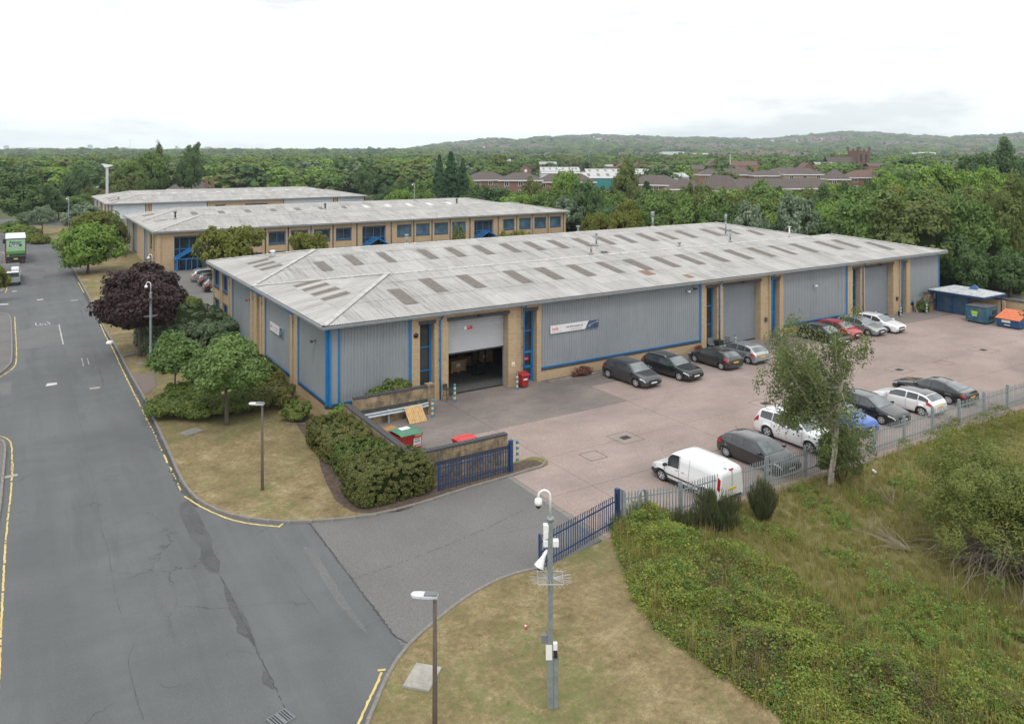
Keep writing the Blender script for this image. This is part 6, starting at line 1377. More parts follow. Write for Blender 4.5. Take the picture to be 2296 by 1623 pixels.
fx = [6.62, 9.3] + [9.3+2.74*i for i in range(1, 22)]
fy = lambda x: -19.15 + (x-6.6)*(-.25) if x < 9.3 else -19.82-(0.02*(x-9.3) if x < 20 else .214+.0*(x))
fpts = [(6.62, fy(6.62)), (9.3, fy(9.3)), (15.0, fy(15.0)), (20.0, fy(20)), (48.0, fy(48)), (64.0, fy(64))]
palisade('long galvanised palisade fence between the yard and the waste ground', fpts, PG, GALVD, .152, [(x, fy(x)+.02) for x in fx], 1.5)
t = thing('anti_ram_hoop', 'pale grey curved steel hoop standing by the start of the palisade fence', 'barrier', (7.2, -19.45, 0)); m = MB(); m.smooth = True; m.tube([(0, 0, 0), (0, 0, 1.25), (.05, 0, 1.42), (.2, 0, 1.5), (.36, 0, 1.42), (.42, 0, 1.2), (.42, 0, .0)], .06, 8); m.obj('hoop', GALV, t)
# ---- blue gates
def gate(label, p0, p1, h=1.42, postend=1, extra_end=False):
    t = palisade(label, [p0, p1], PN, NAVY, .148, (), name='steel_gate', rails=(.30, 1.12)); d = Vector(p1)-Vector(p0); L = d.length; ang = atan2(d.y, d.x); M = Matrix.Rotation(ang, 4, 'Z')
    m = MB(); m.box(-.03, .03, .0, .07, .06, 1.46, M); m.obj('stile', NAVY, t); m = MB(); m.box(L-.03, L+.03, .0, .07, .06, 1.46, M); m.obj('stile', NAVY, t)
    e = L+.13 if postend else -.13; m = MB(); m.box(e-.09, e+.09, -.06, .12, 0, 1.62, M); m.obj('hinge_post', NAVY, t); m = MB(); m.box(.1, .5, .07, .12, .66, .72, M); m.obj('drop_bolt', NAVY, t); return t
gate('open navy blue palisade gate leaf folded back against the brick enclosure wall', (1.45, -12.0), (5.4, -11.85)); gate('open navy blue palisade gate leaf beside the brambles and the camera pole', (1.5, -20.35), (6.25, -19.1))
# ---- street lamps and camera columns
def lamp(label, x, y, h, z0=GZ, rz_=0, hs=1.0):
    t = thing('street_lamp', label, 'lamp post', (x, y, z0), rz_); m = MB(); m.smooth = True; m.tube([(0, 0, -.1), (0, 0, .05), (0, 0, h)], [.085*hs, .075*hs, .05*hs], 12); m.obj('column', BROWNP, t)
    m = MB(); m.smooth = True; m.tube([(0, 0, h-.05), (0, 0, h+.08)], .055, 10); m.obj('collar', GALV, t)
    hd = MB(); P_ = [(-.08, .10), (.15, .13), (.42, .135), (.60, .11), (.66, 0), (.60, -.11), (.42, -.135), (.15, -.13), (-.08, -.10)]
    hd.prism([(a*hs, b*hs) for a, b in P_], h+.06, h+.12); o = hd.obj('lamp_head', plain('pale_lamp_housing', (.58, .62, .65), .35), t)
    m = MB(); m.prism([(-.07, -.09), (.28, -.11), (.28, .11), (-.07, .09)], h+.12, h+.155); m.obj('heat_sink', MIDG, t); m = MB(); m.prism([(.2, -.09), (.55, -.09), (.55, .09), (.2, .09)], h+.045, h+.059); m.obj('lens', WHITE, t); return t
x, y, _ = P(588, 1098, GZ); LH1 = 16-(905-338)*37.45/F
lamp('brown street lamp on the dry lawn between the hedge and the main road', x, y, 3.95, rz_=pi-TH-.1)
lamp('near brown street lamp at the bottom edge beside the driveway kerb', -5.92, -26.25, 3.95, rz_=pi-TH-.1)
SPK = plain('galvanised_spike', (.36, .38, .39), .5, .3)
def cctv(label, x, y, h=6.15, z0=GZ, rz_=0, full=True, s=1.0):
    t = thing('camera_column', label, 'camera pole', (x, y, z0), rz_)
    m = MB(); w = .085*s; m.box(-w, w, -w, w, -.1, h*.235); m.obj('column_base', GALV, t); w2 = .07*s; m = MB(); m.bbox(-w2, w2, -w2, w2, h*.235, h*.865, .01); m.obj('column', GALV, t)
    if full:
        m = MB(); m.mesh([(-w-.0, .09, 0), (w+.12, .09, 0), (w+.12, -.02, 0), (w, -.02, 0)], [(0,1,2,3)]); m = MB(); m.box(w+.005, w+.14, -.07, .07, 0, h*.25); m.mesh([(w+.005, -.07, h*.25), (w+.14, -.07, h*.25), (w+.14, .07, h*.25), (w+.005, .07, h*.25), (w+.005, -.07, h*.27), (w+.005, .07, h*.27)], [(0,1,4),(3,5,2),(1,2,5,4)]); m.obj('cable_duct', GALV, t)
    m = MB(); m.smooth = True; m.tube([(0, 0, h*.86), (0, 0, h*.875)], .11*s, 10); m.obj('flange', GALV, t)
    m = MB(); m.smooth = True; R = .17*s; pts = [(0, 0, h*.875), (0, 0, h-R)] + [(-R+R*cos(a), 0, h-R+R*sin(a)) for a in [pi*q/8 for q in range(1, 9)]] + [(-2*R, 0, h-R-.09)]; m.tube(pts, .032*s, 8); m.obj('swan_neck', WHITE, t)
    m = MB(); m.smooth = True; zt = h-R-.05; m.tube([(-2*R, 0, zt), (-2*R, 0, zt-.03), (-2*R, 0, zt-.12), (-2*R, 0, zt-.19)], [.04*s, .10*s, .115*s, .115*s], 14); m.obj('camera_housing', WHITE, t)
    m = MB(); m.smooth = True; m.tube([(-2*R, 0, zt-.191), (-2*R, 0, zt-.24), (-2*R, 0, zt-.30)], [.09*s, .085*s, .035*s], 12); m.obj('camera_dome', BLACK, t)
    zs = h*.595
    if full:
        m = MB(); m.bbox(-.20, -.05, -.1, .06, h*.815, h*.845, .005); m.box(-.2, -.06, -.11, .05, h*.785, h*.815); m.obj('infrared_lamp', WHITE, t)
        for a, b, z in ((-.2, -.07, h*.745), (.07, .24, h*.745)): m = MB(); m.bbox(a, b, -.1, .08, z, z+.17, .01); m.obj('equipment_box', WHITE, t)
        m = MB(); m.smooth = True; m.tube([(-.08, 0, h*.725), (-.13, -.03, h*.715), (-.2, -.05, h*.695), (-.33, -.1, h*.655)], [.03, .05, .06, .15], 14, False); m.obj('horn_speaker', WHITE, t)
        m = MB(); m.bbox(-.26, -.08, -.08, .05, h*.3, h*.335, .005); m.obj('equipment_box', MIDG, t); m = MB(); m.bbox(.08, .2, -.1, .02, h*.27, h*.30, .005); m.obj('equipment_box', WHITE, t); m = MB(); m.box(-.13, .05, -.10, -.09, h*.225, h*.295); m.obj('notice_panel', WHITE, t); m = MB(); m.box(.1, .2, -.115, -.09, h*.235, h*.268); m.obj('label_box', BLACK, t)
    m = MB(); k = .36*s; r = .012
    for a, b in (((-k, -k), (k, -k)), ((k, -k), (k, k)), ((k, k), (-k, k)), ((-k, k), (-k, -k))): m.tube([(*a, zs), (*b, zs)], r, 4)
    for a in (0, pi/2, pi, 3*pi/2): m.tube([(0, 0, zs), (cos(a)*k, sin(a)*k, zs)], r, 4)
    m.obj('guard_frame', SPK, t)
    for q in range(28): a = 2*pi*q/28; m = MB(); m.tube([(.09*cos(a), .09*sin(a), zs), (.62*s*cos(a), .62*s*sin(a), zs+.03*sin(q*2.3))], .008, 3, False); m.obj('spike', SPK, t) if full else None
    return t
cctv('tall galvanised camera pole with white dome camera on the dry lawn in the foreground', -2.42, -26.62, 6.2, rz_=-TH, full=True)
cctv('camera pole on the verge in front of the dark purple tree', -6.67, 19.15, 6.15, rz_=-TH, full=False)
cctv('camera pole beyond the purple tree by the office unit corner', -4.15, 36.7, 6.1, rz_=-TH, full=False); x, y, _ = AT(154, 135); cctv('distant camera pole beside the grey green trees at the far left', x, y, HT(443, 135), rz_=-TH, full=False)
x, y, _ = AT(929, 150); cctv('camera pole behind the far end of the office unit roof', x, y, HT(412, 150), rz_=-TH, full=False)
def far_lamp(label, px, py, Y, z0=0, group=None, arm=True):
    x, y, _ = AT(px, Y); h = HT(py, Y); t = thing('street_lamp', label, 'lamp post', (x, y, z0), random.uniform(0, 6), group); m = MB(); m.smooth = True; m.tube([(0, 0, 0), (0, 0, h)], [.09, .055], 6); m.obj('column', GALVD, t); m = MB(); m.box(-.5, .5, -.12, .12, h, h+.1); m.obj('lamp_head', WHITE, t); return t
for lab, px, py, Y in (('left of two pale lamp posts rising from the trees left of the white roof', 259.5, 471, 160), ('right of two pale lamp posts rising from the trees left of the white roof', 285.6, 472, 155) if 0 else ('pale lamp post beside the grey roof behind the left hedges', 170, 412, 230), ('second pale lamp post behind the left hedges', 186.5, 413, 225), ('lamp post in front of the red brick villa roof', 416, 397, 260), ('lamp post right of the red villa gable', 428, 401, 255), ('twin lamp post in the wood behind the far white roof', 688, 388, 300), ('lamp post in the wood left of the tall conifers', 873, 388, 300), ('telecom mast at the far left above the woods', 13, 342, 420)): far_lamp(lab, px, py, Y)
# ---- far corner of the yard: bin store, skips, wall
BSd = thing('bin_store', 'low blue doored bin store with pale hipped roof in the far yard corner', 'shed', (60.6, -4.6, 0))
PX, PY = 4.6, 6.4
m = MB(); m.box(2.55, PX+.3, 4.05, 4.2, 0, 1.5); m.box(4.75, 4.9, -1.2, 4.0, 0, 1.55); m.obj('wall', BRICK, BSd); 
for y0, y1, mt in ((-.1+1.0, 2.45, SKIPB), (2.49, 3.95, SKIPB)):
    m = MB(); m.box(2.30, 2.36, y0, y1, .08, 1.85); d = m.obj('door', plain('faded_blue_door', (.035, .09, .17), .6, var=.35, scale=1.5, dirt=(.16, .15, .14, .8)), BSd); m = MB(); m.box(2.25, 2.298, y0, y0+.08, .08, 1.85); m.box(2.25, 2.298, y1-.08, y1, .08, 1.85); m.box(2.25, 2.298, y0+.08, y1-.08, 1.77, 1.85); m.box(2.25, 2.298, y0+.08, y1-.08, .08, .16); m.obj('door_frame', SKIPB, d)
m = MB(); a0, a1, b0, b1, zz, zr = 1.5, 5.6, -.9, 4.5, 2.15, 2.62; c0, c1 = (a0+a1)/2, (b0+b1)/2
def rib_roof(x0, x1, y0, y1, z, zr, root, mat):
    cx = (x0+x1)/2
    for sg in (0, 1):
        corr('roof_sheet', mat, root, (lambda a, b: (x0+b, a, z+b*(zr-z)/(cx-x0))) if sg == 0 else (lambda a, b: (x1-b, a, z+b*(zr-z)/(cx-x0))), y0, y1, 0, lambda a: min(cx-x0, (min(a-y0, y1-a)+.001)*1.3), (), .2, .02)
    for sg in (0, 1):
        corr('roof_sheet', mat, root, (lambda a, b: (a, y0+b, z+b*(zr-z)/((cx-x0)/1.3))) if sg == 0 else (lambda a, b: (a, y1-b, z+b*(zr-z)/((cx-x0)/1.3))), x0, x1, 0, lambda a: min((cx-x0)/1.3, min(a-x0, x1-a)/1.3+.001), (), .2, .02)
rib_roof(a0, a1, b0, b1, zz, zr, BSd, plain('mottled_pale_sheet', (.42, .44, .45), .7, var=.3, scale=3, dirt=(.2, .2, .19, .6)))
m = MB(); m.box(a0-.02, a0+.04, b0, b1, zz-.2, zz-.02); m.box(a0+.04, a1, b0-.02, b0+.04, zz-.2, zz-.02); m.box(a1-.04, a1+.02, b0+.04, b1, zz-.2, zz-.02); m.obj('fascia', plain('deep_blue_fascia', (.012, .05, .16), .5), BSd)
m = MB(); m.mesh([(c0-.5, c1-1.3, zr-.15), (c0+.3, c1-1.3, zr-.15), (c0+.3, c1-.4, zr-.1), (c0-.5, c1-.4, zr-.1), (c0-.1, c1-.9, zr+.38)], [(0,1,4),(1,2,4),(2,3,4),(3,0,4)]); m.obj('roof_vent', SKIPB, BSd)
for (xa, ya) in ((60.6+2.3, -4.6+4.1), (60.6+2.3, -4.6+.85), (60.6+4.8, -4.6-.9)): m = MB(); m.box(xa-60.6-.06, xa-60.6+.06, ya+4.6-.06, ya+4.6+.06, 0, 2.1); m.obj('post', plain('deep_blue_fascia', (0, 0, 0)), BSd)
YW = thing('yard_wall', 'buff brick boundary wall with dark coping closing the right end of the yard', 'wall', (66.2, -19, 0))
for k in range(6): y0 = 3.6*k; m = MB(); m.box(0, .25, y0+.12, y0+3.48, 0, 1.5); m.obj('brick_wall', BRICK, YW); m = MB(); m.box(-.05, .3, y0-.12, y0+.12, 0, 1.5); m.obj('pier', DARKSTONE, YW); m = MB(); m.box(-.06, .31, y0-.12, y0+3.48, 1.5, 1.62); m.obj('coping', DARKSTONE, YW)
PW = thing('wall_pier', 'short stained buff brick wall between the building corner and the bin store', 'wall', (61.6, -.35, 0)); m = MB(); m.box(0, 1.25, 0, .35, 0, .78); m.box(0, 1.25, 0, .35, .95, 1.75); m.obj('brick_wall', BRICKD, PW); m = MB(); m.box(0, 1.26, -.006, .35, .78, .95); m.box(-.05, 1.3, -.05, .4, 1.75, 1.86); m.obj('coping', DARKSTONE, PW)
palisade('short rusty palisade panel in the gap beside the last cladding bay', [(60.2, .2), (61.5, .2)], PG, GALVD, .16, (), name='palisade_fence')
t = thing('leaning_board', 'pale grey board leaning against the cladding in the far yard corner', 'board', (60.2, -.1, .02)); t.rotation_euler = (-.35, .12, .1); m = MB(); m.box(0, 1.15, 0, .03, 0, 1.3); m.obj('panel', CONCP, t)
# skip 1: teal tall waste container
K1 = thing('waste_skip', 'tall worn teal front loading waste container with grey lid', 'skip', (60.3, -6.7, .02))
m = MB(); m.mesh([(0, 0, .15), (1.75, 0, .15), (1.75, 1.85, .15), (0, 1.85, .15), (-.1, 0, 1.5), (1.9, 0, 1.5), (1.9, 1.85, 1.5), (-.1, 1.85, 1.5)], [(0,3,2,1),(0,1,5,4),(1,2,6,5),(2,3,7,6),(3,0,4,7),(4,5,6,7)]); m.obj('body', SKIPT, K1)
for x in (.02, .6, 1.2, 1.78): m = MB(); m.box(x-.03, x+.03, -.05, -.002, .15, 1.35); m.obj('rib', SKIPT, K1)
for y in (.04, .9, 1.8): m = MB(); m.box(-.13, -.06, y-.03, y+.03, .2, 1.3); m.obj('rib', SKIPT, K1)
m = MB(); m.bbox(-.14, 1.95, -.05, .9, 1.5, 1.58, .02); m.bbox(-.14, 1.95, .93, 1.9, 1.5, 1.58, .02); m.obj('lid', DGREY, K1); m = MB(); m.box(.35, 1.4, -.06, -.02, .5, .68); m.obj('fork_pocket', BLACK, K1); m = MB(); m.box(.95, 1.6, -.02, -.004, .8, 1.2); m.obj('side_hatch', BLACK, K1)
m = MB(); m.box(-.145, -.132, .75, 1.3, .82, 1.12); m.obj('label_panel', LIME, K1); m = MB(); m.box(-.145, -.132, .8, 1.25, .68, .76); m.obj('label_panel', WHITE, K1)
m = MB(); m.box(.0, 1.7, .1, 1.7, 0, .15); m.obj('skid', BLACK, K1)
K2 = thing('waste_skip', 'blue waste container with sloping ribbed orange lid', 'skip', (60.6, -9.4, .02))
m = MB(); m.mesh([(0, 0, .12), (1.5, 0, .12), (1.5, 2.0, .12), (0, 2.0, .12), (-.12, 0, .78), (1.6, 0, 1.35), (1.6, 2.0, 1.35), (-.12, 2.0, .78)], [(0,3,2,1),(0,1,5,4),(1,2,6,5),(2,3,7,6),(3,0,4,7)]); m.obj('body', SKIPB, K2)
for q in range(10):
    y0 = -.05+q*.21; m = MB(); m.mesh([(-.2, y0, .79), (1.66, y0, 1.40), (1.66, y0+.19, 1.40), (-.2, y0+.19, .79), (-.2, y0+.03, .83), (1.66, y0+.03, 1.44), (1.66, y0+.16, 1.44), (-.2, y0+.16, .83)], [(0,3,2,1),(4,5,6,7),(0,1,5,4),(1,2,6,5),(2,3,7,6),(3,0,4,7)]); m.obj('lid_rib', ORANGE, K2)
m = MB(); m.mesh([(-.2, -.06, .775), (1.66, -.06, 1.385), (1.66, 2.06, 1.385), (-.2, 2.06, .775)], [(0,1,2,3)]); m.obj('lid', ORANGE, K2); m = MB(); m.box(.3, 1.5, -.09, -.01, .4, .6); m.obj('fork_pocket', SKIPB, K2)
m = MB(); m.mesh([(-.098, .75, .48), (-.098, 1.5, .48), (-.13, 1.5, .7), (-.13, .75, .7)], [(0,1,2,3)]); m.obj('label_panel', WHITE, K2); m = MB(); m.mesh([(-.055, .8, .22), (-.055, 1.3, .22), (-.07, 1.3, .3), (-.07, .8, .3)], [(0,1,2,3)]); m.obj('label_panel', WHITE, K2); m = MB(); m.box(.0, 1.5, .1, 1.9, 0, .12); m.obj('skid', BLACK, K2)
# small litter and rocks
for lab, x, y, s, mt in (('crushed white and red drink can on the dry lawn', *P2(*s5d(925, 1022), GZ), .07, REDS), ('white scrap of plastic on the waste ground by the fence', *P2(*s5e(1437, 555)), .14, WHITE)):
    t = thing('litter', lab, 'litter', (x, y, GZ), 1.0); m = MB(); m.smooth = True; m.tube([(0, 0, s*.5), (s, 0, s*.5)], s*.5, 8); m.obj('body', mt, t); m = MB(); m.tube([(s, 0, s*.5), (s*2, .01, s*.5)], s*.5, 8); m.obj('body', WHITE, t)
t = thing('fallen_branch', 'pale fallen stick on the soil beside the hedges', 'branch', (*P2(*s5c(190, 465), GZ), GZ), -.5); m = MB(); m.tube([(0, 0, .03), (.7, -.1, .05), (1.3, -.1, .03)], [.04, .035, .02], 6); m.obj('stick', TWIG, t)
# white dome added on the kerb line for an unidentified white spot
t = thing('white_spot_dome', 'white rounded dome at the kerb by the purple tree', 'marker', (*P2(*s5a(860, 287)), .01)); m = MB(); m.smooth = True; m.grid([[(.30*cos(p)*cos(2*pi*k/16), .30*cos(p)*sin(2*pi*k/16), .22*sin(p)) for k in range(16)] for p in [0, .3, .6, .9, 1.2, 1.5]], True); m.obj('dome', WHITE, t)
# ================================================================ planting near the camera
def shrub(name, label, cat, x, y, rx, ry, rz_, mat, n, leaf=.11, shape='box', z0=GZ, clumps=None, cr=None, group=None, rot=0, elong=1.6, core=True, **kw):
    t = thing(name, label, cat, (x, y, z0), rot, group); cl = clumps or max(24, int(n/70)); me, cc = crown('foliage', mat, n, rx, ry, rz_, cl, cr or min(rx, ry, rz_)*.26, leaf, shape, elong=elong, core=core, **kw)
    o = inst('foliage', me, t, (0, 0, rz_*.98)); m = MB()
    for q in range(5): a = q*1.26; m.tube([(0, 0, -.05), (cos(a)*rx*.4, sin(a)*ry*.4, rz_)], [.04, .015], 5, False)
    m.obj('stem', BARKM, t); return t
shrub('hedge', 'large rounded clipped bronze green hedge at the corner of the dry lawn', 'hedge', -.62, -10.75, 1.95, 1.35, .82, L_HEDGB, 44000, .06, cr=.13, clumps=1100)
shrub('hedge', 'green clipped hedge tucked behind the large rounded one against the wall', 'hedge', -.75, -8.2, 1.25, 1.35, .70, L_HEDGE, 24000, .06, cr=.13, clumps=650)
shrub('hedge', 'long flat topped clipped hedge beside the enclosure wall nearest the warehouse corner', 'hedge', -.75, -4.6, 1.25, 2.1, .72, L_HEDGB, 32000, .06, cr=.13, clumps=850)
shrub('shrub', 'low creeping bush spilling over the wall corner above the large hedge', 'shrub', 1.0, -10.35, .9, .45, .42, L_LIME, 3500, .09, 'round', z0=.75, cr=.15, clumps=120)
shrub('shrub', 'bright green bush at the foot of the warehouse corner', 'shrub', .75, -1.4, .85, .75, .62, L_BRIGHT, 6500, .095, 'dome', cr=.2, clumps=150)
shrub('shrub', 'small round bush beside the brick plinth left of the corner', 'shrub', -1.15, 1.3, .85, .85, .5, L_HEDGE, 6000, .09, 'dome', cr=.2, clumps=130)
for k, (px, py, rx, ry, h_, lab) in enumerate([(388, 935, 1.5, 2.0, .5, 'dark evergreen shrub bed nearest the road under the small tree'), (450, 940, 1.5, 1.5, .55, 'dark evergreen shrub between the two green trees'), (545, 930, 1.6, 1.5, .6, 'dark evergreen shrub right of the near tree trunk'), (625, 915, 1.3, 1.7, .62, 'dark evergreen shrub against the plinth behind the street lamp'), (430, 905, 1.6, 2.2, .5, 'low shrub behind the small tree'), (580, 880, 1.0, 2.2, .5, 'shrub below the second brick pier group')]):
    q = P2(px, py, GZ); shrub('shrub', lab, 'shrub', q[0], q[1]+.6, rx, ry, h_, L_HEDGE if k % 2 == 0 else L_HEDGB if k == 3 else L_HEDGE, 9000, .09, 'dome', cr=.28, clumps=170)
shrub('hedge', 'low olive hedge filling the bed beside the middle cladding panel', 'hedge', -1.0, 11.2, 1.25, 3.2, .52, L_HEDGB, 14000, .1, cr=.2, clumps=280)
shrub('hedge', 'thin low hedge beside the furthest cladding panel of the road side', 'hedge', -.4, 20.8, .7, 3.2, .4, L_HEDGB, 6000, .12, cr=.2, clumps=130)
shrub('shrub', 'large grey green shrub mass beside the office windows', 'shrub', -2.6, 26.5, 2.9, 5.6, 1.0, L_GREYD, 26000, .13, 'box', cr=.35, clumps=330)
shrub('shrub', 'dark low shrub mass behind the trunk of the purple tree', 'shrub', -5.3, 24.2, 1.6, 2.4, .8, L_GREYD, 9000, .13, 'box', cr=.32, clumps=150)
shrub('shrub', 'lime green mounded shrubs in front of the parked cars', 'shrub', -1.8, 36.2, 2.3, 2.6, 1.0, L_LIME, 12000, .13, 'dome', cr=.35, clumps=190)
shrub('shrub', 'bright green rounded shrubs beside the silver car', 'shrub', -2.2, 48.5, 2.0, 3.6, .9, L_LIME, 11000, .15, 'dome', cr=.4, clumps=160)
shrub('shrub', 'dark low dome shrub by the kerb under the purple tree', 'shrub', -5.2, 17.8, 1.7, 2.3, .45, L_GREYD, 7000, .12, 'dome', cr=.25, clumps=150)
t = shrub('weeds', 'tall loose weeds growing behind the enclosure wall against the cladding', 'weeds', 3.9, -.6, 1.8, .5, .85, L_HEDGE, 5200, .10, 'round', z0=.3, cr=.35, clumps=70, core=False, elong=2.6)
shrub('weeds', 'small reddish weeds on the gravel strip before the brick plinth', 'weeds', 19.0, .0, .8, .3, .28, L_RED, 900, .07, 'round', z0=.02, cr=.2, clumps=30, core=False, elong=2.5)
shrub('weeds', 'dry reddish weed by the pier left of the middle window slot', 'weeds', 30.4, .0, .35, .3, .3, L_RED, 400, .07, 'round', z0=.02, cr=.2, clumps=20, core=False, elong=2.5)
shrub('weeds', 'scrubby plant growing round the board in the far yard corner', 'weeds', 61.0, -.2, .7, .4, .6, L_HEDGE, 1500, .1, 'round', z0=.02, cr=.25, clumps=40, core=False)
m = MB(); m.sheet([(15.8, -.1), (29.8, -.1), (31, .4), (15.8, .4)], .03); tag(m.obj('gravel_strip', ground_mat('gravel', (.10, .085, .07), (.15, .125, .105), (.22, .19, .16), 1.5, 22, .6, grain=.6)), kind='structure')
for x0, x1 in ((15.9, 17.9), (19.6, 22.5), (28.0, 30.6)): m = MB(); m.bbox(x0, x1, -.26, -.1, -.02, .12, .02); m.obj('edging_kerb', CONCK, YARD)
# ---- single trees near the camera
def near_tree(label, x, y, h, crown_r, zc, rz_, mat, n, leaf, tr, seed, kind='broadleaf_tree', shape='dome', clumps=220, cr=.62, bark=BARKM, core=True, stems=1, limbs=9, off=(0, 0), **kw):
    global RNG
    RNG = np.random.default_rng(seed*31+5); t = thing(kind, label, 'tree', (x, y, GZ), 0); me, cc = crown('crown', mat, n, crown_r[0], crown_r[1], rz_, clumps, cr, leaf, shape, core=core, **kw); cc = cc+np.array([off[0], off[1], 0]); inst('crown', me, t, (off[0], off[1], zc))
    m = MB(); m.smooth = True; rr = random.Random(seed); base = Vector((0, 0, -.1))
    for sidx in range(stems):
        off = Vector((rr.uniform(-.5, .5), rr.uniform(-.5, .5), 0))*(stems > 1); lean = Vector((rr.uniform(-.35, .35), rr.uniform(-.35, .35), 0))*(stems > 1)*1.6
        top = Vector((0, 0, zc+rz_*.55))+off+lean; pts = [base+off*.4, base.lerp(top, .08)+off*.3, base.lerp(top, .3)+off*.3, base.lerp(top, .6)+Vector((rr.uniform(-.1, .1), rr.uniform(-.1, .1), 0)), top]
        m.tube(pts, [tr*1.35, tr, tr*.8, tr*.5, tr*.15], 9)
        order = rr.sample(range(len(cc)), min(limbs, len(cc)))
        for k in order:
            e = Vector(cc[k])*.95+Vector((0, 0, zc)); f = rr.uniform(.42, .85); s0 = base.lerp(top, f); q = [s0.lerp(e, u)+Vector((0, 0, -.12*sin(pi*u)*(e-s0).length*.5)) for u in (0, .3, .65, 1)]
            m.tube(q, [tr*.38, tr*.26, tr*.15, tr*.05], 5, False)
    m.obj('trunk', bark, t); TREES.append((x, y, max(crown_r))); return t
near_tree('full leafy green tree on the dry lawn beside the warehouse corner', -4.85, 2.75, 5.6, (2.05, 2.05), 3.0, 1.9, L_OAK, 38000, .13, .13, 4, clumps=330, cr=.5, up=.5)
near_tree('smaller dense green tree between the near tree and the road', -6.6, 9.3, 4.4, (1.45, 1.45), 2.6, 1.35, L_OAK, 19000, .13, .07, 5, clumps=180, cr=.45, up=.5)
near_tree('dark purple leaved maple on the verge beside the main road', -6.95, 22.4, 8, (2.95, 2.95), 3.75, 2.95, L_PURP, 56000, .18, .2, 6, clumps=420, cr=.68, up=.3, lobes=.14)
near_tree('second slim purple leaved tree right behind the purple maple', -5.6, 28.5, 7, (1.8, 1.8), 3.5, 2.1, L_PURP, 14000, .2, .14, 16, clumps=130, cr=.6, up=.3)
near_tree('feathery pale green birch with several white stems leaning over the palisade fence', 17.5, -21.2, 7.6, (2.3, 2.3), 4.1, 2.95, L_BIRCH, 25000, .072, .085, 7, 'birch_tree', 'round', 260, .42, BIRCHB, False, 4, 46, off=(-.45, .3), up=.1, hollow=.12, lobes=.55, elong=1.7, droop=.6)
near_tree('dense leafy growth round the foot of the birch by the fence', 18.3, -21.3, 2.6, (1.0, .9), 1.25, 1.3, L_BIRCH, 13000, .06, .04, 9, 'shrub', 'round', 120, .3, BARKM, False, 3, 8)
# right edge twig clumps of a tree whose crown just enters the frame
near_tree('leafy branches entering at the right edge of the picture', 46.6, -19.3, 6, (2.6, 2.6), 4.3, 2.6, L_BIRCH, 9000, .13, .09, 19, 'birch_tree', 'round', 90, .5, BIRCHB, False, 2, 10)
# willow bush with bare twigs
wt = near_tree('sprawling narrow leaved willow bush with bare grey lower branches', 17.1, -29.5, 5, (3.7, 3.5), 2.1, 2.0, L_WILLOW, 85000, .034, .09, 12, 'willow_bush', 'round', 480, .5, TWIG, False, 7, 60, elong=4.6, up=.1, hollow=.1, lobes=.42)
m = MB(); rr = random.Random(3)
for k in range(230):
    a = rr.uniform(2.2, 5.6); l = rr.uniform(1.6, 4.6); e = rr.uniform(.1, .9); p0 = Vector((rr.uniform(-1.2, 1.2), rr.uniform(-1.2, 1.2), rr.uniform(.1, 1.2))); q = [p0]; d = Vector((cos(a), sin(a), e*.5))
    for j in range(1, 6): d += Vector((rr.uniform(-.25, .25), rr.uniform(-.25, .25), rr.uniform(-.28, .12))); q.append(q[-1]+d.normalized()*l/5)
    m.tube(q, [.022, .018, .014, .01, .007, .004], 3, False)
tag(m.obj('bare_twig', TWIG, wt), kind='stuff')
# dead branches and broom
def broom_bush(label, x, y, r, h, n):
    t = thing('broom_bush', label, 'shrub', (x, y, .05)); th = RNG.uniform(0, 2*pi, n); rr_ = r*RNG.uniform(0, 1, n)**.6; zz = RNG.uniform(.15, 1, n); p = np.stack([rr_*np.cos(th)*(.35+.65*zz), rr_*np.sin(th)*(.35+.65*zz), h*zz*(1-.35*(rr_/r)**2)], 1)
    d = np.stack([np.cos(th)*.3*rr_/r, np.sin(th)*.3*rr_/r, np.ones(n)], 1)+RNG.normal(size=(n, 3))*.14; d /= np.linalg.norm(d, axis=1, keepdims=True); s = RNG.uniform(.16, .42, n)[:, None]; p[:, 2] *= (1+.28*np.sin(3*th+x)+.2*np.sin(7*th)*(rr_/r)); b = np.cross(d, RNG.normal(size=(n, 3))); b /= np.linalg.norm(b, axis=1, keepdims=True)
    v = np.stack([p-d*s*.5, p+b*.011, p+d*s*.5, p-b*.011], 1); inst('foliage', quads('foliage', v, L_BROOM, RNG.uniform(0, 1, n)), t); m = MB()
    for q in range(14): a = q*.45; m.tube([(0, 0, 0), (cos(a)*r*.3, sin(a)*r*.3, h*.5)], [.02, .008], 4, False)
    m.obj('stem', BARKM, t); return t
broom_bush('wide dark broom bush in front of the palisade fence by the white van', 9.6, -21.6, 1.15, 1.35, 9000); broom_bush('tall narrow broom bush right of the wide one at the fence', 12.0, -22.0, .7, 1.5, 5000)
broom_bush('small dark broom bush beside the start of the galvanised fence', 8.2, -21.2, .6, .9, 2500)
def dead(label, x, y, L, a, seed):
    t = thing('dead_branch', label, 'branch', (x, y, .08), a); m = MB(); rr = random.Random(seed)
    for k in range(11):
        b = rr.uniform(-.6, .6); q = [Vector((0, 0, 0))]; d = Vector((cos(b), sin(b), .35))
        for j in range(6): d += Vector((rr.uniform(-.2, .2), rr.uniform(-.2, .2), rr.uniform(-.2, .1))); q.append(q[-1]+d.normalized()*L/6*rr.uniform(.7, 1.1))
        m.tube(q, [.03, .024, .018, .014, .01, .007, .004], 4, False)
    m.obj('twigs', TWIG, t); return t
dead('bare grey dead branches lying on the waste ground left of the willow', 14.8, -27.0, 2.6, 1.9, 1); dead('thin bare branches sticking up from the grass near the fence', 18.0, -24.2, 2.2, 1.2, 2); dead('pale dead twigs arching over the brambles at the right edge', 18.0, -31.0, 2.4, -1.8, 4)
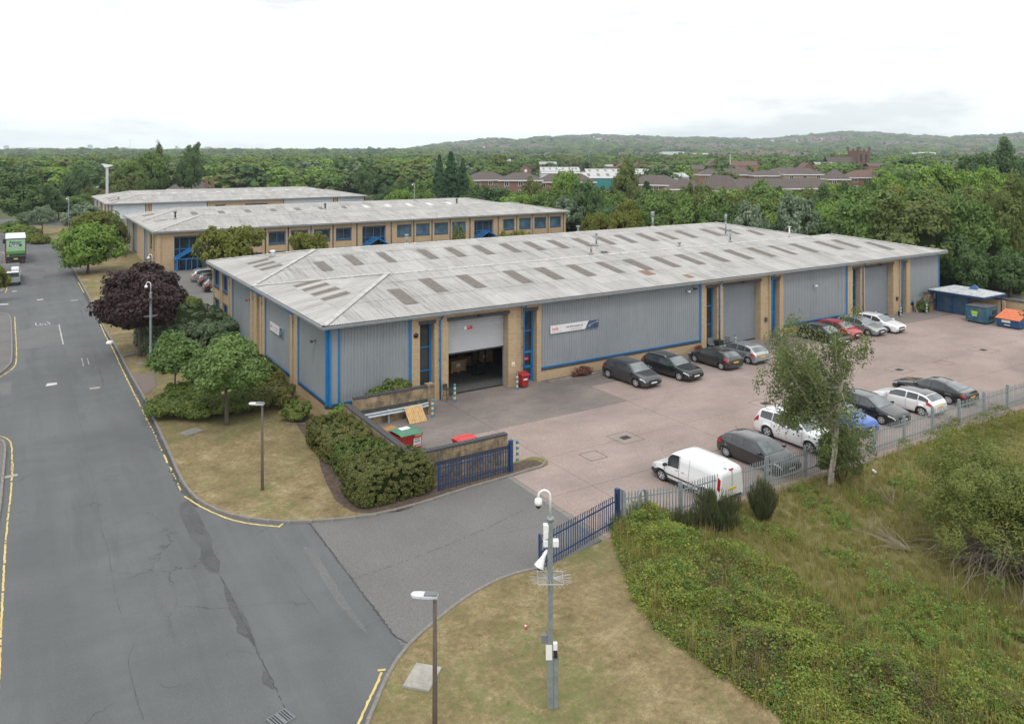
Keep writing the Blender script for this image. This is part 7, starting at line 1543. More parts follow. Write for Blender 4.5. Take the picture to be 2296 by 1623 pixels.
# ---- long grass, weeds and brambles (uncountable)
def blades(nb, h, w, mat, spread, curl=.3):
    v = []; 
    for k in range(nb):
        a = random.uniform(0, 2*pi); r = random.uniform(0, spread); x, y = r*cos(a), r*sin(a); lean = random.uniform(.1, 1)*curl; hh = h*random.uniform(.5, 1.1); b = random.uniform(0, 2*pi); dx, dy = cos(b)*lean*hh, sin(b)*lean*hh; px, py = -sin(b)*w, cos(b)*w
        v.append([(x-px, y-py, 0), (x+px, y+py, 0), (x+dx*.45+px*.7, y+dy*.45+py*.7, hh*.6), (x+dx*.45-px*.7, y+dy*.45-py*.7, hh*.6)]); v.append([(x+dx*.45-px*.7, y+dy*.45-py*.7, hh*.6), (x+dx*.45+px*.7, y+dy*.45+py*.7, hh*.6), (x+dx+px*.1, y+dy+py*.1, hh), (x+dx-px*.1, y+dy-py*.1, hh)])
    v = np.array(v); return quads('grass_tuft', v, mat, np.repeat(RNG.uniform(0, 1, len(v)//2), 2))
TUF = [blades(16, .42, .007, L_GRASS, .16), blades(14, .30, .008, L_GRASS, .2, .6), blades(10, .6, .006, L_GRASS, .1, .35)]
SHORT = [blades(14, .06, .006, L_GRASS, .10, .8), blades(14, .045, .006, L_GRASS, .12, 1.0)]
vis = [(6.2, -20.3), (62, -20.8), (80, -26), (34, -40), (18, -42), (6, -39), (3, -31.5), (3.2, -25.5)]
pts = poly_points(vis, 34000); cx, cy_ = CAM[0], CAM[1]
dist = np.hypot(pts[:, 0]-cx, pts[:, 1]-cy_); keep = RNG.uniform(0, 1, len(pts)) < np.clip(34/dist, 0, 1)**1.6; pts = pts[keep]; n = len(pts)
patch = np.sin(pts[:, 0]*.7+np.sin(pts[:, 1]*.5)*2)*np.sin(pts[:, 1]*.8+1.3)
sc = RNG.uniform(.5, 1.15, n)*(1+.25*patch); scatter('long_grass', np.c_[pts, np.full(n, .05)], np.c_[np.zeros((n, 2)), RNG.uniform(0, 6.28, n)], np.stack([sc, sc, sc*RNG.uniform(.7, 1.2, n)], 1), TUF, 'long dry and green grass covering the waste ground beyond the fence', 'stuff', 'grass')
pts = np.vstack([poly_points(lawn_b, 3200), poly_points(lawn_a, 3000)]); pts = pts[(pts[:, 1] < 3) & ~((pts[:, 0] > -2.6) & (pts[:, 1] > -13.4) & (pts[:, 1] < 3)) & (np.sin(pts[:, 0]*1.1)*np.sin(pts[:, 1]*.9+1)+RNG.normal(0, .5, len(pts)) > .2)]; n = len(pts)
sc = RNG.uniform(.5, 1.0, n); scatter('mown_grass', np.c_[pts, np.full(n, GZ)], np.c_[np.zeros((n, 2)), RNG.uniform(0, 6.28, n)], np.stack([sc]*3, 1), SHORT, 'short dry mown grass blades on the lawns', 'stuff', 'grass')
# bramble sprays
def spray(mat, n, r, leaf, flat=.6):
    d = dirs(n); d[:, 2] = np.abs(d[:, 2]); p = d*r*RNG.uniform(.2, 1, n)[:, None]**.6*[1, 1, flat]; nr = d*.3+RNG.normal(size=(n, 3))*.5+[0, 0, .7]
    q = RNG.uniform(0, .8, n)+(RNG.uniform(0, 1, n) < .075)*.7
    return leaf_data('leaf_spray', p, nr, leaf*RNG.uniform(.5, 1.3, n), mat, 1.3, q)
BR = [spray(L_BRAM, 95, .36, .07), spray(L_BRAM, 60, .28, .085), spray(L_BRAY, 80, .34, .062), spray(L_BRAY, 50, .3, .055), spray(L_BRAM, 120, .38, .05), spray(L_BRAD, 40, .4, .045, 1.0)]
bpx = [(1395,1160),(1440,1150),(1500,1160),(1570,1195),(1640,1225),(1700,1255),(1760,1290),(1830,1340),(1900,1400),(1960,1440),(2060,1480),(2150,1500),(2296,1560),(2420,1700),(1830,1720),(1770,1623),(1700,1570),(1640,1530),(1550,1470),(1480,1420),(1430,1350),(1400,1270),(1372,1185)]
bpoly = [P2(*q) for q in bpx]
def mound(p, poly):
    a = np.array(poly); d = np.full(len(p), 9.0)
    for i in range(len(a)):
        p0, p1 = a[i], a[(i+1) % len(a)]; e = p1-p0; t = np.clip(((p-p0)@e)/(e@e), 0, 1); d = np.minimum(d, np.linalg.norm(p-(p0+t[:, None]*e), axis=1))
    x, y = p[:, 0], p[:, 1]
    return np.clip(d/.9, 0, 1)**.7*np.clip(.44+.34*np.sin(x*1.7+1.2*np.sin(y*.9))*np.cos(y*1.3)+.16*np.sin(x*4.1+y*2.7)*np.cos(y*3.7-x)+.1*np.sin(x*8+2)*np.sin(y*7), .08, 1.1)
def clumped(p, thr):
    x, y = p[:, 0], p[:, 1]; return (np.sin(x*2.3+1.7*np.sin(y*1.9))*np.cos(y*2.1+np.sin(x*3.3))+.5*np.sin(x*6.1)*np.sin(y*5.3+x)) > thr
pts = poly_points(bpoly, 15000); pts = pts[clumped(pts, -.35) | (RNG.uniform(0, 1, len(pts)) < .2)]; hh = mound(pts, bpoly); n = len(pts); sc = RNG.uniform(.45, 1.2, n)
zone = np.sin(pts[:, 0]*1.1+.8)*np.sin(pts[:, 1]*.9+2)+RNG.normal(0, .6, n)
ix = np.where(zone > .15, RNG.integers(2, 4, n), np.where(zone < -.9, 5, RNG.integers(0, 5, n))); ix = np.where(RNG.uniform(0, 1, n) < .06, 5, ix)
scatter('brambles', np.c_[pts, np.maximum(.05, hh*RNG.uniform(.55, 1.05, n)-.05)], np.c_[RNG.normal(0, .45, (n, 2)), RNG.uniform(0, 6.28, n)], np.stack([sc, sc, sc*RNG.uniform(.7, 1.3, n)], 1), BR, 'dense yellowing bramble thicket between the lawn and the waste ground', 'stuff', 'brambles', ix)
hp = poly_points(bpoly, 4200); me_pts = mound(hp, bpoly)
scatter('bramble_stems', np.c_[hp, np.full(len(hp), .05)], np.c_[np.zeros((len(hp), 2)), RNG.uniform(0, 6.28, len(hp))], np.stack([np.full(len(hp), 1.3)]*2+[np.maximum(.3, me_pts*1.9)], 1), [blades(12, .5, .010, L_OLIVE, .25, .4), blades(10, .6, .006, L_GRASS, .2, .5)], 'tangled stems under the brambles', 'stuff', 'brambles')
gp = poly_points(bpoly, 2600); gp = gp[~clumped(gp, .1)]; n = len(gp); sc = RNG.uniform(.8, 1.7, n); scatter('tall_grass', np.c_[gp, np.full(n, .06)], np.c_[np.zeros((n, 2)), RNG.uniform(0, 6.28, n)], np.stack([sc]*3, 1), TUF, 'tall grass growing up through gaps in the brambles', 'stuff', 'grass')
low = [((1902,1262), .55, 50), ((1831,1142), .45, 45), ((1880,1180), .5, 40), ((1800,1110), .4, 30), ((1700,1185), .4, 30), ((2092,1374), .8, 110), ((2150,1400), .7, 80), ((2060,1440), .8, 90), ((2200,1480), .8, 90), ((1990,1420), .5, 50), ((1950,1130), .6, 40), ((2020,1090), .6, 40), ((1760,1210), .4, 30), ((1985,1330), .4, 30), ((2270,1420), .8, 70), ((2240,1530), .8, 90)]
lp = np.vstack([np.array(P2(*c))+RNG.normal(0, s_, (k, 2)) for c, s_, k in low]); n = len(lp); sc = RNG.uniform(.4, .85, n)
scatter('low_brambles', np.c_[lp, RNG.uniform(.05, .3, n)], np.c_[RNG.normal(0, .4, (n, 2)), RNG.uniform(0, 6.28, n)], np.stack([sc]*3, 1), BR, 'scattered bramble patches in the long grass', 'stuff', 'brambles', RNG.integers(0, 5, n))
fl = [spray(L_YEL, 60, .35, .05)]; lp = np.vstack([P2(*s5e(x, y)) for x, y in [(1900, 300), (1960, 340), (2050, 290), (2120, 300), (2180, 250), (2240, 230), (2000, 380), (2100, 350), (2200, 330), (2280, 300), (1850, 380)]]*14)+RNG.normal(0, .7, (154, 2)); n = len(lp); sc = RNG.uniform(.7, 1.4, n)
scatter('yellow_weeds', np.c_[lp, RNG.uniform(.15, .5, n)], np.c_[np.zeros((n, 2)), RNG.uniform(0, 6.28, n)], np.stack([sc]*3, 1), fl, 'pale yellow green weeds along the far fence line', 'stuff', 'weeds')
RNG = np.random.default_rng(99)
# ================================================================ trees behind and beside the units
def B(kind, px, py, Y, wpx, label, **k): return tree(kind, px, py, Y, wpx, label, **k)
# left group by the road
B('silver', 190, 452, 138, 115, 'grey green whitebeam behind the yellow green tree beside the road'); B('yellow', 214, 466, 122, 125, 'yellow green tree between the whitebeam and the front tree by the road')
B('bright', 196, 492, 104, 158, 'broad green tree hanging over the verge in front of the yellow green one', base=.02); B('yellow', 517, 492, 96, 150, 'yellow tinged tree in front of the office unit entrance', base=.02); B('yellow', 692, 510, 93, 90, 'thin yellow green tree rising before the office unit windows')
B('yellow', 1150, 506, 92, 92, 'small bright yellow green tree before the right hand canopy'); B('olive', 1028, 512, 92, 40, 'slender sapling between the office unit entrances')
B('dark', 45, 402, 172, 125, 'big dark round tree at the far left beyond the lorry', base=.18); B('dark', 108, 420, 178, 70, 'dark tree right of the big round one at the far left'); B('silver', 95, 458, 150, 70, 'pale grey green tree in front of the dark trees at the far left')
B('silver', 60, 472, 160, 50, 'small pale tree beside the clipped domes at the far left'); B('yellow', -6, 588, 84, 60, 'yellow green tree cut off by the left edge beside the flatbed'); B('olive', 262, 548-60, 122, 60, 'grey green bush tree at the left end of the office unit', base=.05)
B('broad', 165, 440, 190, 90, 'mid green tree behind the whitebeam by the road'); B('olive', 206, 425, 200, 60, 'olive tree left of the far white roof'); B('dark', 130, 445, 185, 80, 'dark tree behind the distant camera pole')
for k, (px, py, Y, r) in enumerate([(28, 497, 158, 2.4), (44, 500, 150, 2.3), (62, 503, 146, 2.2), (74, 506, 140, 1.9), (88, 506, 137, 1.6)]):
    x, y, _ = AT(px, Y); shrub('clipped_shrub', ['large clipped dome shrub furthest left beyond the lorry', 'second clipped dome shrub beyond the lorry', 'third clipped dome shrub behind the dry verge', 'low clipped dome shrub at the kerb bend', 'small yellowish clipped shrub at the end of the row'][k], 'shrub', x, y, r, r, .9 if k < 3 else .6, [L_HEDGE, L_BRIGHT, L_HEDGE, L_HEDGE, L_YEL][k], 3500, .25, 'dome', cr=.5, clumps=60, z0=0)
# tall poplar group and wood behind unit 3
B('poplar', 357, 315, 240, 26, 'tall pointed poplar rising highest above the left hand wood'); B('broad', 345, 345, 235, 75, 'large tree at the foot of the tall poplar'); B('broad', 300, 356, 230, 80, 'large pale tree left of the tall poplar'); B('dark', 430, 337, 245, 62, 'dark upright tree right of the tall poplar'); B('dark', 414, 352, 240, 55, 'dark tree filling the gap beside the upright one'); B('olive', 278, 392, 205, 80, 'olive tree left of the far white roof behind the whitebeam')
B('poplar', 67, 373, 260, 16, 'left of three small pale poplars in the left wood'); B('poplar', 80, 376, 262, 15, 'middle of three small pale poplars in the left wood'); B('poplar', 91, 377, 258, 16, 'right of three small pale poplars in the left wood'); B('dark', 224, 352, 300, 34, 'single dark round tree in the left wood')
# conifers
B('conifer', 1011, 342, 175, 86, 'tallest dark conifer of three left of the brick flats'); B('conifer', 985, 349, 172, 62, 'left dark conifer of three'); B('conifer', 1038, 357, 178, 60, 'right dark conifer of three')
R1 = [('olive', 1194, 413, 165, 88, 'grey olive willow in front of the brick flats'), ('silver', 1122, 411, 175, 66, 'grey green tree right of the conifers'), ('dark', 1076, 413, 178, 60, 'dark tree beside the right conifer'), ('bright', 1122, 447, 150, 70, 'low bright tree behind the office unit roof end'),
 ('bright', 1268, 373, 170, 92, 'tall bright ash tree before the white roofs'), ('dark', 1314, 400, 150, 98, 'broad dark chestnut tree behind the office unit'), ('olive', 1400, 376, 168, 92, 'tall brownish olive tree before the white roofs'), ('conifer', 1450, 408, 148, 90, 'dark spreading conifer behind the rear ridge'), ('yellow', 1335, 466, 118, 68, 'small yellow green tree by the rear ridge, left of two'), ('yellow', 1402, 459, 116, 96, 'larger yellow green tree by the rear ridge, right of two'),
 ('bright', 1500, 438, 150, 76, 'bright tree right of the spreading conifer'), ('poplar', 1548, 404, 160, 24, 'narrow pale poplar before the brown roofs'), ('olive', 1582, 425, 150, 84, 'olive tree right of the narrow poplar'), ('bright', 1636, 415, 145, 110, 'bright leafy tree left of the paired masts'), ('broad', 1700, 412, 140, 110, 'full green tree behind the right ridge'), ('bright', 1748, 416, 150, 110, 'bright tree before the brown roofs right of centre'), ('broad', 1785, 440, 125, 120, 'round green tree behind the capped pipe'),
 ('bright', 1871, 402, 160, 96, 'bright tree before the gabled brick house'), ('bright', 1850, 448, 118, 110, 'light green tree above the right ridge'), ('bright', 1992, 380, 150, 100, 'dense bright tree left of the big right hand trees'), ('yellow', 2040, 403, 130, 150, 'wide yellow tinged tree in the right hand wood'), ('bright', 2110, 358, 165, 140, 'tall bright domed tree in the right hand wood'), ('broad', 1985, 436, 108, 200, 'huge spreading tree behind the right end of the near roof'), ('olive', 1920, 468, 103, 150, 'olive tree behind the right ridge apex'),
 ('dark', 2190, 340, 210, 110, 'dark tree on the skyline at the right'), ('dark', 2260, 335, 215, 110, 'dark tree at the upper right edge'), ('bright', 2215, 365, 150, 120, 'pale green tree right of the domed tree'), ('weeping', 2275, 412, 98, 140, 'weeping pale tree at the right edge'), ('broad', 2120, 452, 104, 150, 'full green tree above the bin store'), ('olive', 2190, 430, 112, 120, 'olive tree between the domed and weeping trees'), ('dark', 2140, 512, 93, 130, 'dark tree directly behind the bin store'), ('broad', 2230, 500, 92, 140, 'green tree behind the orange lidded skip'), ('olive', 2060, 480, 98, 130, 'olive tree at the right end of the near warehouse'), ('weeping', 2300, 470, 90, 120, 'drooping tree beyond the right end of the yard'), ('dark', 2180, 560, 88, 90, 'dark green low tree over the yard wall'), ('dark', 2265, 560, 87, 100, 'dark green low tree at the right edge over the yard wall')]
for k, px, py, Y, wpx, lab in R1: B(k, px, py, Y, wpx, lab, base=.06)
# filling trees of the belt, told apart by nothing but their kind
KL_ = {'broad': 'mid green bushy tree in the tree belt behind the units', 'dark': 'dark green tree in the tree belt behind the units', 'bright': 'bright green tree in the tree belt behind the units', 'olive': 'olive tree in the tree belt behind the units', 'silver': 'grey green tree in the tree belt behind the units', 'yellow': 'yellow green tree in the tree belt behind the units'}
LMK = [(60, 'at the far left edge'), (150, 'beyond the lorry'), (230, 'behind the distant camera pole'), (330, 'behind the left end of the far white roof'), (430, 'around the tall poplar'), (520, 'right of the dark roofed villa'), (640, 'behind the middle of the far white roof'), (760, 'behind the right end of the far white roof'), (880, 'left of the pole behind the office unit'), (980, 'left of the three conifers'), (1100, 'right of the three conifers'), (1200, 'below the red brick flats'), (1300, 'behind the office unit gable end'), (1400, 'behind the rear ridge centre'), (1500, 'below the white factory roofs'), (1600, 'behind the sleeved flue'), (1700, 'behind the right ridge apex'), (1800, 'behind the capped pipe'), (1900, 'above the furthest rooflights'), (2000, 'above the right end of the near roof'), (2100, 'above the right eaves corner'), (2200, 'above the bin store'), (9999, 'above the skips at the right edge')]
def where(px, Y): return next(t for q, t in LMK if px < q) + (', front row' if Y < 125 else ', middle row' if Y < 170 else ', back row' if Y < 240 else ', far back')
rr = random.Random(21); cnt = 0
def clear(x, y, w):
    if -6 < x < 69 + w*.4 and -22 < y < 34: return False
    if -19 < x < 71 and 30 < y < 103: return False
    if -19 < x < 58 and 100 < y < 168: return False
    if 60 < x < 67.5 and -25 < y < 3: return False
    return all((x-a)**2+(y-b)**2 > (.42*(w/2+c))**2 for a, b, c in TREES)
belt = [(1190, 2330, 86, 130, 120, 9.5), (1060, 2330, 130, 200, 200, 9.0), (880, 1300, 150, 205, 50, 8.0), (-20, 1080, 175, 300, 190, 9.5), (-20, 2330, 300, 430, 100, 10.5)]
for p0, p1, Y0, Y1, tries, hh in belt:
    for q in range(tries*3):
        if cnt >= 292: break
        px = rr.uniform(p0, p1); Y = rr.uniform(Y0, Y1); x, y, _ = AT(px, Y); w = rr.uniform(6.5, 10.5)
        if not clear(x, y, w): continue
        if Y > 205 and 1040 < px < 2010: continue
        if abs(px-240) < 24 and Y > 150: continue
        h = hh*rr.uniform(.72, 1.12)
        if px > 1950 and Y < 200: h *= 1.12
        if 1055 < px < 1260 and Y > 110: h = min(h, 16-(430-338)*Y/F)
        if 1050 < px < 1990 and Y > 120: h = min(h, 16-(432-338)*Y/F+rr.uniform(-1, .5)) if Y > 190 else min(h, 16-(430-338)*Y/F+rr.uniform(-1.5, .3))
        if h < 3: continue
        k = rr.choice(['broad', 'broad', 'dark', 'bright', 'olive', 'silver' if rr.random() < .4 else 'broad', 'yellow' if rr.random() < .3 else 'dark']); tree_at(k, x, y, h, w, KL_[k].split(' in the')[0]+' '+where(px, Y), 'trees in the belt of woodland behind the units', .05, r=rr); cnt += 1
# ---- far woods: one object per mass
FARP = []
for mt, sh in ((L_MID, 'dome'), (L_DARK, 'dome'), (L_OLIVE, 'dome'), (L_BRIGHT, 'dome'), (L_SILV, 'dome'), (L_LIME, 'dome')):
    me, _ = crown('far_crown', mt, 1500, 5, 5, 4.4, 46, 1.5, .78, sh); FARP.append(me)
def hgt(X, Y):
    "height of the land in the camera frame"
    px = 1148+F*X/Y; s = np.interp(px, [-400, 800, 900, 980, 1050, 1100, 1160, 1200, 1260, 1330, 1400, 1450, 1520, 1600, 1700, 1780, 1850, 1880, 1950, 2000, 2060, 2130, 2200, 2296, 2600], [0, 0, 3, 9, 18, 23, 21, 26, 28, 31, 28, 26, 24, 25, 21, 27, 33, 36, 37, 34, 30, 26, 29, 33, 36])
    k = np.clip((Y-1700)/(4300-1700), 0, 1); k = k*k*(3-2*k); H_ = (16*(s > 0)*np.minimum(s/8, 1)+s/F*4300-6)*np.clip(s/6, 0, 1)
    back = np.clip((Y-4300)/1500, 0, 1)
    return np.maximum(0, H_*(k*(1-.6*back)) + 5*np.sin(X*.006+1)*np.sin(Y*.004)*k*np.clip(s/10, 0, 1))
ys = np.concatenate([np.arange(1500, 4300, 120), np.arange(4300, 6000, 250)]); xs = np.linspace(-.75, .75, 120); rows = []
for Y in ys:
    X = xs*Y; Z = hgt(X, np.full(len(X), Y)); rows.append([cw(a, Y, b-.02) for a, b in zip(X, Z)])
m = MB(); m.smooth = True; m.grid(rows); tag(m.obj('hills', GROUNDM), kind='structure')
def far_pts(n, Y0, Y1, power=1.0, x0=-.72, x1=.72):
    Y = Y0*(Y1/Y0)**RNG.uniform(0, 1, n)**power; X = Y*RNG.uniform(x0, x1, n); return X, Y
X, Y = far_pts(6200, 290, 1700, 1.1); px = 1148+F*X/Y
gap = np.sin(X*.013+2*np.sin(Y*.006))*np.sin(Y*.011+1.7)
keep = ((gap > -.55) | (px < 1000)) & ~((px > 1040) & (px < 2000) & (Y < 620) & (RNG.uniform(0, 1, len(X)) < np.where(Y < 480, .985, .8))); X, Y = X[keep], Y[keep]
def put(X, Y, name, label, s0, s1, sink=1.0, zs=1.0):
    p_ = 1148+F*X/Y; q_ = ~(((p_ > 1152) & (p_ < 1200) & (Y > 3500) & (Y < 4100)) | ((p_ > 1226) & (p_ < 1248) & (Y > 3850) & (Y < 4180)) | ((p_ > 1655) & (p_ < 1800) & (Y > 1600) & (Y < 1850))); X, Y = X[q_], Y[q_]; n = len(X); Z = hgt(X, Y); w = np.array([cw(a, b, c) for a, b, c in zip(X, Y, Z)]); s = RNG.uniform(s0, s1, n); w[:, 2] += s*4.4*zs*.72
    return scatter(name, w, np.c_[np.zeros((n, 2)), RNG.uniform(0, 6.28, n)], np.stack([s*1.15, s*1.15, s*zs*RNG.uniform(.8, 1.15, n)], 1), FARP, label, 'stuff', 'wood', RNG.choice(6, n, p=[.3, .22, .16, .2, .07, .05]))
put(X, Y, 'woodland', 'distant woodland stretching towards the horizon', .9, 1.45)
X, Y = far_pts(6500, 1700, 4600, .8); g2 = np.sin(X*.009+2*np.sin(Y*.003))*np.sin(Y*.006+1.7); k = (g2 > -.3) | (hgt(X, Y) < 2); X, Y = X[k], Y[k]
put(X, Y, 'hill_woodland', 'bluish woods on the far plain and the slopes of the hills', 1.6, 2.7)
Yr = RNG.uniform(4150, 4450, 700); Xr = Yr*RNG.uniform(-.1, .72, 700); put(Xr, Yr, 'ridge_trees', 'line of trees along the crest of the hills', 1.4, 2.4)
Yr = RNG.uniform(4800, 8000, 1800); Xr = Yr*RNG.uniform(-.72, .1, 1800); put(Xr, Yr, 'horizon_woods', 'flat woods along the left horizon', 2.2, 3.6)
# ---- buildings beyond
def hip_block(label, px0, px1, Y, zr, ze, depth=9, wall=BRICKR, tile=TILE, turn=0.0, win=5, cat='block of flats', name='housing_block', z0=0, floor2=True, fascia=True):
    "long two storey block under a hipped roof"
    x0, y0, _ = AT(px0, Y); x1, y1, _ = AT(px1, Y*(1+turn)); L = sqrt((x1-x0)**2+(y1-y0)**2); a = atan2(y1-y0, x1-x0); t = thing(name, label, cat, (x0, y0, z0), a)
    m = MB(); m.box(0, L, 0, depth, 0, ze); m.obj('wall', wall, t); e = .5; h = depth/2+e; m = MB()
    hp = min(h, L/2-.1); m.mesh([(-e, -e, ze), (L+e, -e, ze), (L+e, depth+e, ze), (-e, depth+e, ze), (hp-e, depth/2, zr), (L-hp+e, depth/2, zr)], [(0,1,5,4),(1,2,5),(2,3,4,5),(3,0,4)]); m.obj('roof', tile, t)
    if fascia: m = MB(); m.box(-e, L+e, -e-.04, -e+.12, ze-.35, ze-.01); m.box(-e-.04, -e+.1, -e+.12, depth+e, ze-.35, ze-.01); m.obj('fascia', WHITE, t)
    for i in range(win):
        for z in ((ze-1.9, ze-.6), (ze-4.8, ze-3.3)) if floor2 else ((ze-1.8, ze-.6),):
            if z[0] < .3: continue
            c = (i+.5)*L/win; m = MB(); m.box(c-.7, c+.7, -.05, 0.02, z[0], z[1]); w_ = m.obj('window', GLASS, t); m = MB(); m.box(c-.78, c-.66, -.09, -.051, z[0]-.08, z[1]+.08); m.box(c+.66, c+.78, -.09, -.051, z[0]-.08, z[1]+.08); m.box(c-.66, c+.66, -.09, -.051, z[1], z[1]+.08); m.box(c-.66, c+.66, -.09, -.051, z[0]-.08, z[0]); m.box(c-.05, c+.05, -.09, -.051, z[0], z[1]); m.obj('window_frame', WHITE, w_)
    return t
def zz(py, Y): return HT(py, Y)
hip_block('left wing of the red brick flats behind the conifers', 1058, 1140, 285, zz(386, 285), zz(404, 285), win=3, turn=.02)
hip_block('projecting middle part of the red brick flats with a hipped roof', 1120, 1215, 262, zz(386, 272), zz(404, 262), win=3); hip_block('right wing of the red brick flats with long brown roof', 1205, 1335, 275, zz(389, 280), zz(408, 275), win=5)
hip_block('long brown roofed flats right of the white sheds', 1405, 1512, 262, zz(392, 266), zz(413, 262), win=4, wall=BRICKO, turn=-.03); hip_block('middle part of the brown roofed flats with a pale gable window', 1500, 1580, 250, zz(400, 255), zz(424, 250), win=3, wall=BRICKO); hip_block('pyramid roofed end of the brown roofed flats', 1552, 1660, 245, zz(392, 250), zz(426, 245), win=2, wall=BRICKO, turn=-.03); hip_block('very long brown roof running right above the trees', 1640, 1880, 255, zz(400, 262), zz(424, 255), win=7, wall=BRICKR, turn=.03)
hip_block('second row flats with hipped roof on the left', 1570, 1700, 330, zz(378, 336), zz(392, 330), win=4, wall=BRICKO); hip_block('second row flats, small hipped block in the middle', 1690, 1765, 322, zz(382, 326), zz(394, 322), win=3, wall=BRICKO); hip_block('second row flats with tan brick under a wide hipped roof', 1760, 1850, 318, zz(377, 324), zz(391, 318), win=3, wall=CREAM_SLAB); hip_block('third row long brown roof behind the tan flats', 1730, 1900, 380, zz(376, 384), zz(386, 380), win=4, wall=BRICKR)
hip_block('brown roofed house right of the tan flats', 1860, 1905, 300, zz(380, 304), zz(402, 300), win=2, wall=BRICKR, cat='house', name='house'); hip_block('red brown roofs in the trees right of the tan flats', 1905, 1990, 310, zz(381, 315), zz(398, 310), win=3, tile=TILER, cat='house', name='house'); hip_block('brown roofed row left of the church', 1990, 2110, 360, zz(376, 366), zz(388, 360), win=4, tile=TILE, cat='house', name='house')
hip_block('dark roofed villa of red brick left behind the far white roof', 378, 452, 262, zz(397, 268), zz(424, 262), 10, win=3, cat='house', name='house'); hip_block('brick terrace far behind the left wood', 540, 600, 420, zz(374, 425), zz(381, 420), win=3, cat='house', name='house'); hip_block('low grey roofed hall in the wood behind the far white roof', 580, 660, 380, zz(371, 386), zz(382, 380), win=3, tile=DARKSTONE, cat='hall', name='hall')
VC = thing('chimney_stack', 'pair of tall red chimney stacks on the dark roofed villa', 'chimney', AT(460, 266)); 
for dx in (0, 2.0): m = MB(); m.box(dx, dx+.9, 0, .9, 0, zz(398, 266)); m.obj('stack', BRICKR, VC)
def gable(label, px0, px1, Y, zr, ze, depth=8, wall=BRICKR, tile=TILER, front=True, rl=0, cat='house', name='house'):
    x0, y0, _ = AT(px0, Y); x1, y1, _ = AT(px1, Y); L = sqrt((x1-x0)**2+(y1-y0)**2); t = thing(name, label, cat, (x0, y0, 0), atan2(y1-y0, x1-x0)); m = MB()
    if front: m.mesh([(0,0,0),(L,0,0),(L,0,ze),(L/2,0,zr),(0,0,ze),(0,depth,0),(L,depth,0),(L,depth,ze),(L/2,depth,zr),(0,depth,ze)], [(0,1,2,3,4),(5,9,8,7,6),(0,4,9,5),(1,6,7,2)]); m.obj('wall', wall, t); m = MB(); m.mesh([(-.3,-.2,ze-.15),(L/2,-.2,zr+.1),(L/2,depth+.2,zr+.1),(-.3,depth+.2,ze-.15),(L+.3,-.2,ze-.15),(L+.3,depth+.2,ze-.15)], [(0,1,2,3),(1,4,5,2)])
    else: m.box(0, L, 0, depth, 0, ze); m.obj('wall', wall, t); m = MB(); m.mesh([(-.2,-.3,ze),(L+.2,-.3,ze),(L+.2,depth/2,zr),(-.2,depth/2,zr),(-.2,depth+.3,ze),(L+.2,depth+.3,ze)], [(0,1,2,3),(3,2,5,4)])
    m.obj('roof', tile, t)
    for q in range(rl): c = (q+.5)*L/rl; m = MB(); f = lambda u: (u*depth/2, ze+(zr-ze)*u+.05); (a, za), (b, zb) = f(.25), f(.8); m.mesh([(c-L/rl*.16, a, za), (c+L/rl*.16, a, za), (c+L/rl*.16, b, zb), (c-L/rl*.16, b, zb)], [(0,1,2,3)]); m.obj('rooflight', ROOFLT, t)
    if front: m = MB(); m.box(L/2-.6, L/2+.6, -.04, .01, ze-1.8, ze-.5); m.obj('window', WHITE, t)
    return t
WR = plain('white_factory_roof', (.45, .455, .45), .7, var=.08); TEAL = plain('teal_fascia', (.03, .22, .22), .5)
gable('white north light factory roof with six dark rooflights, left of the pair', 1212, 1300, 430, zz(375, 436), zz(384, 430), 16, CLADW, WR, False, 6, 'factory', 'factory'); gable('lower step of the left white factory roof', 1214, 1292, 400, zz(385, 404), zz(389, 400), 8, CLADW, WR, False, 0, 'factory', 'factory')
gable('white factory roof with teal fascia and wide rooflights behind the ash trees', 1290, 1420, 330, zz(387, 336), zz(400, 330), 18, TEAL, WR, False, 6, 'factory', 'factory'); gable('upper white roof of the teal fascia factory', 1315, 1460, 400, zz(379, 408), zz(387, 400), 20, CLADW, WR, False, 8, 'factory', 'factory'); gable('long plain white roof right of the teal fascia factory', 1430, 1545, 340, zz(388, 350), zz(397, 340), 20, CLADW, WR, False, 0, 'factory', 'factory')
gable('grey pyramid roofed pavilion above the brick flats', 1112, 1145, 520, zz(357, 526), zz(364, 520), 14, plain('pale_grey_wall', (.4, .42, .44), .7), LEAD, False, 0, 'pavilion', 'pavilion'); gable('white low building before the pavilion', 1110, 1140, 490, zz(366, 494), zz(369, 490), 8, CLADW, LEAD, False, 0, 'hall', 'hall')
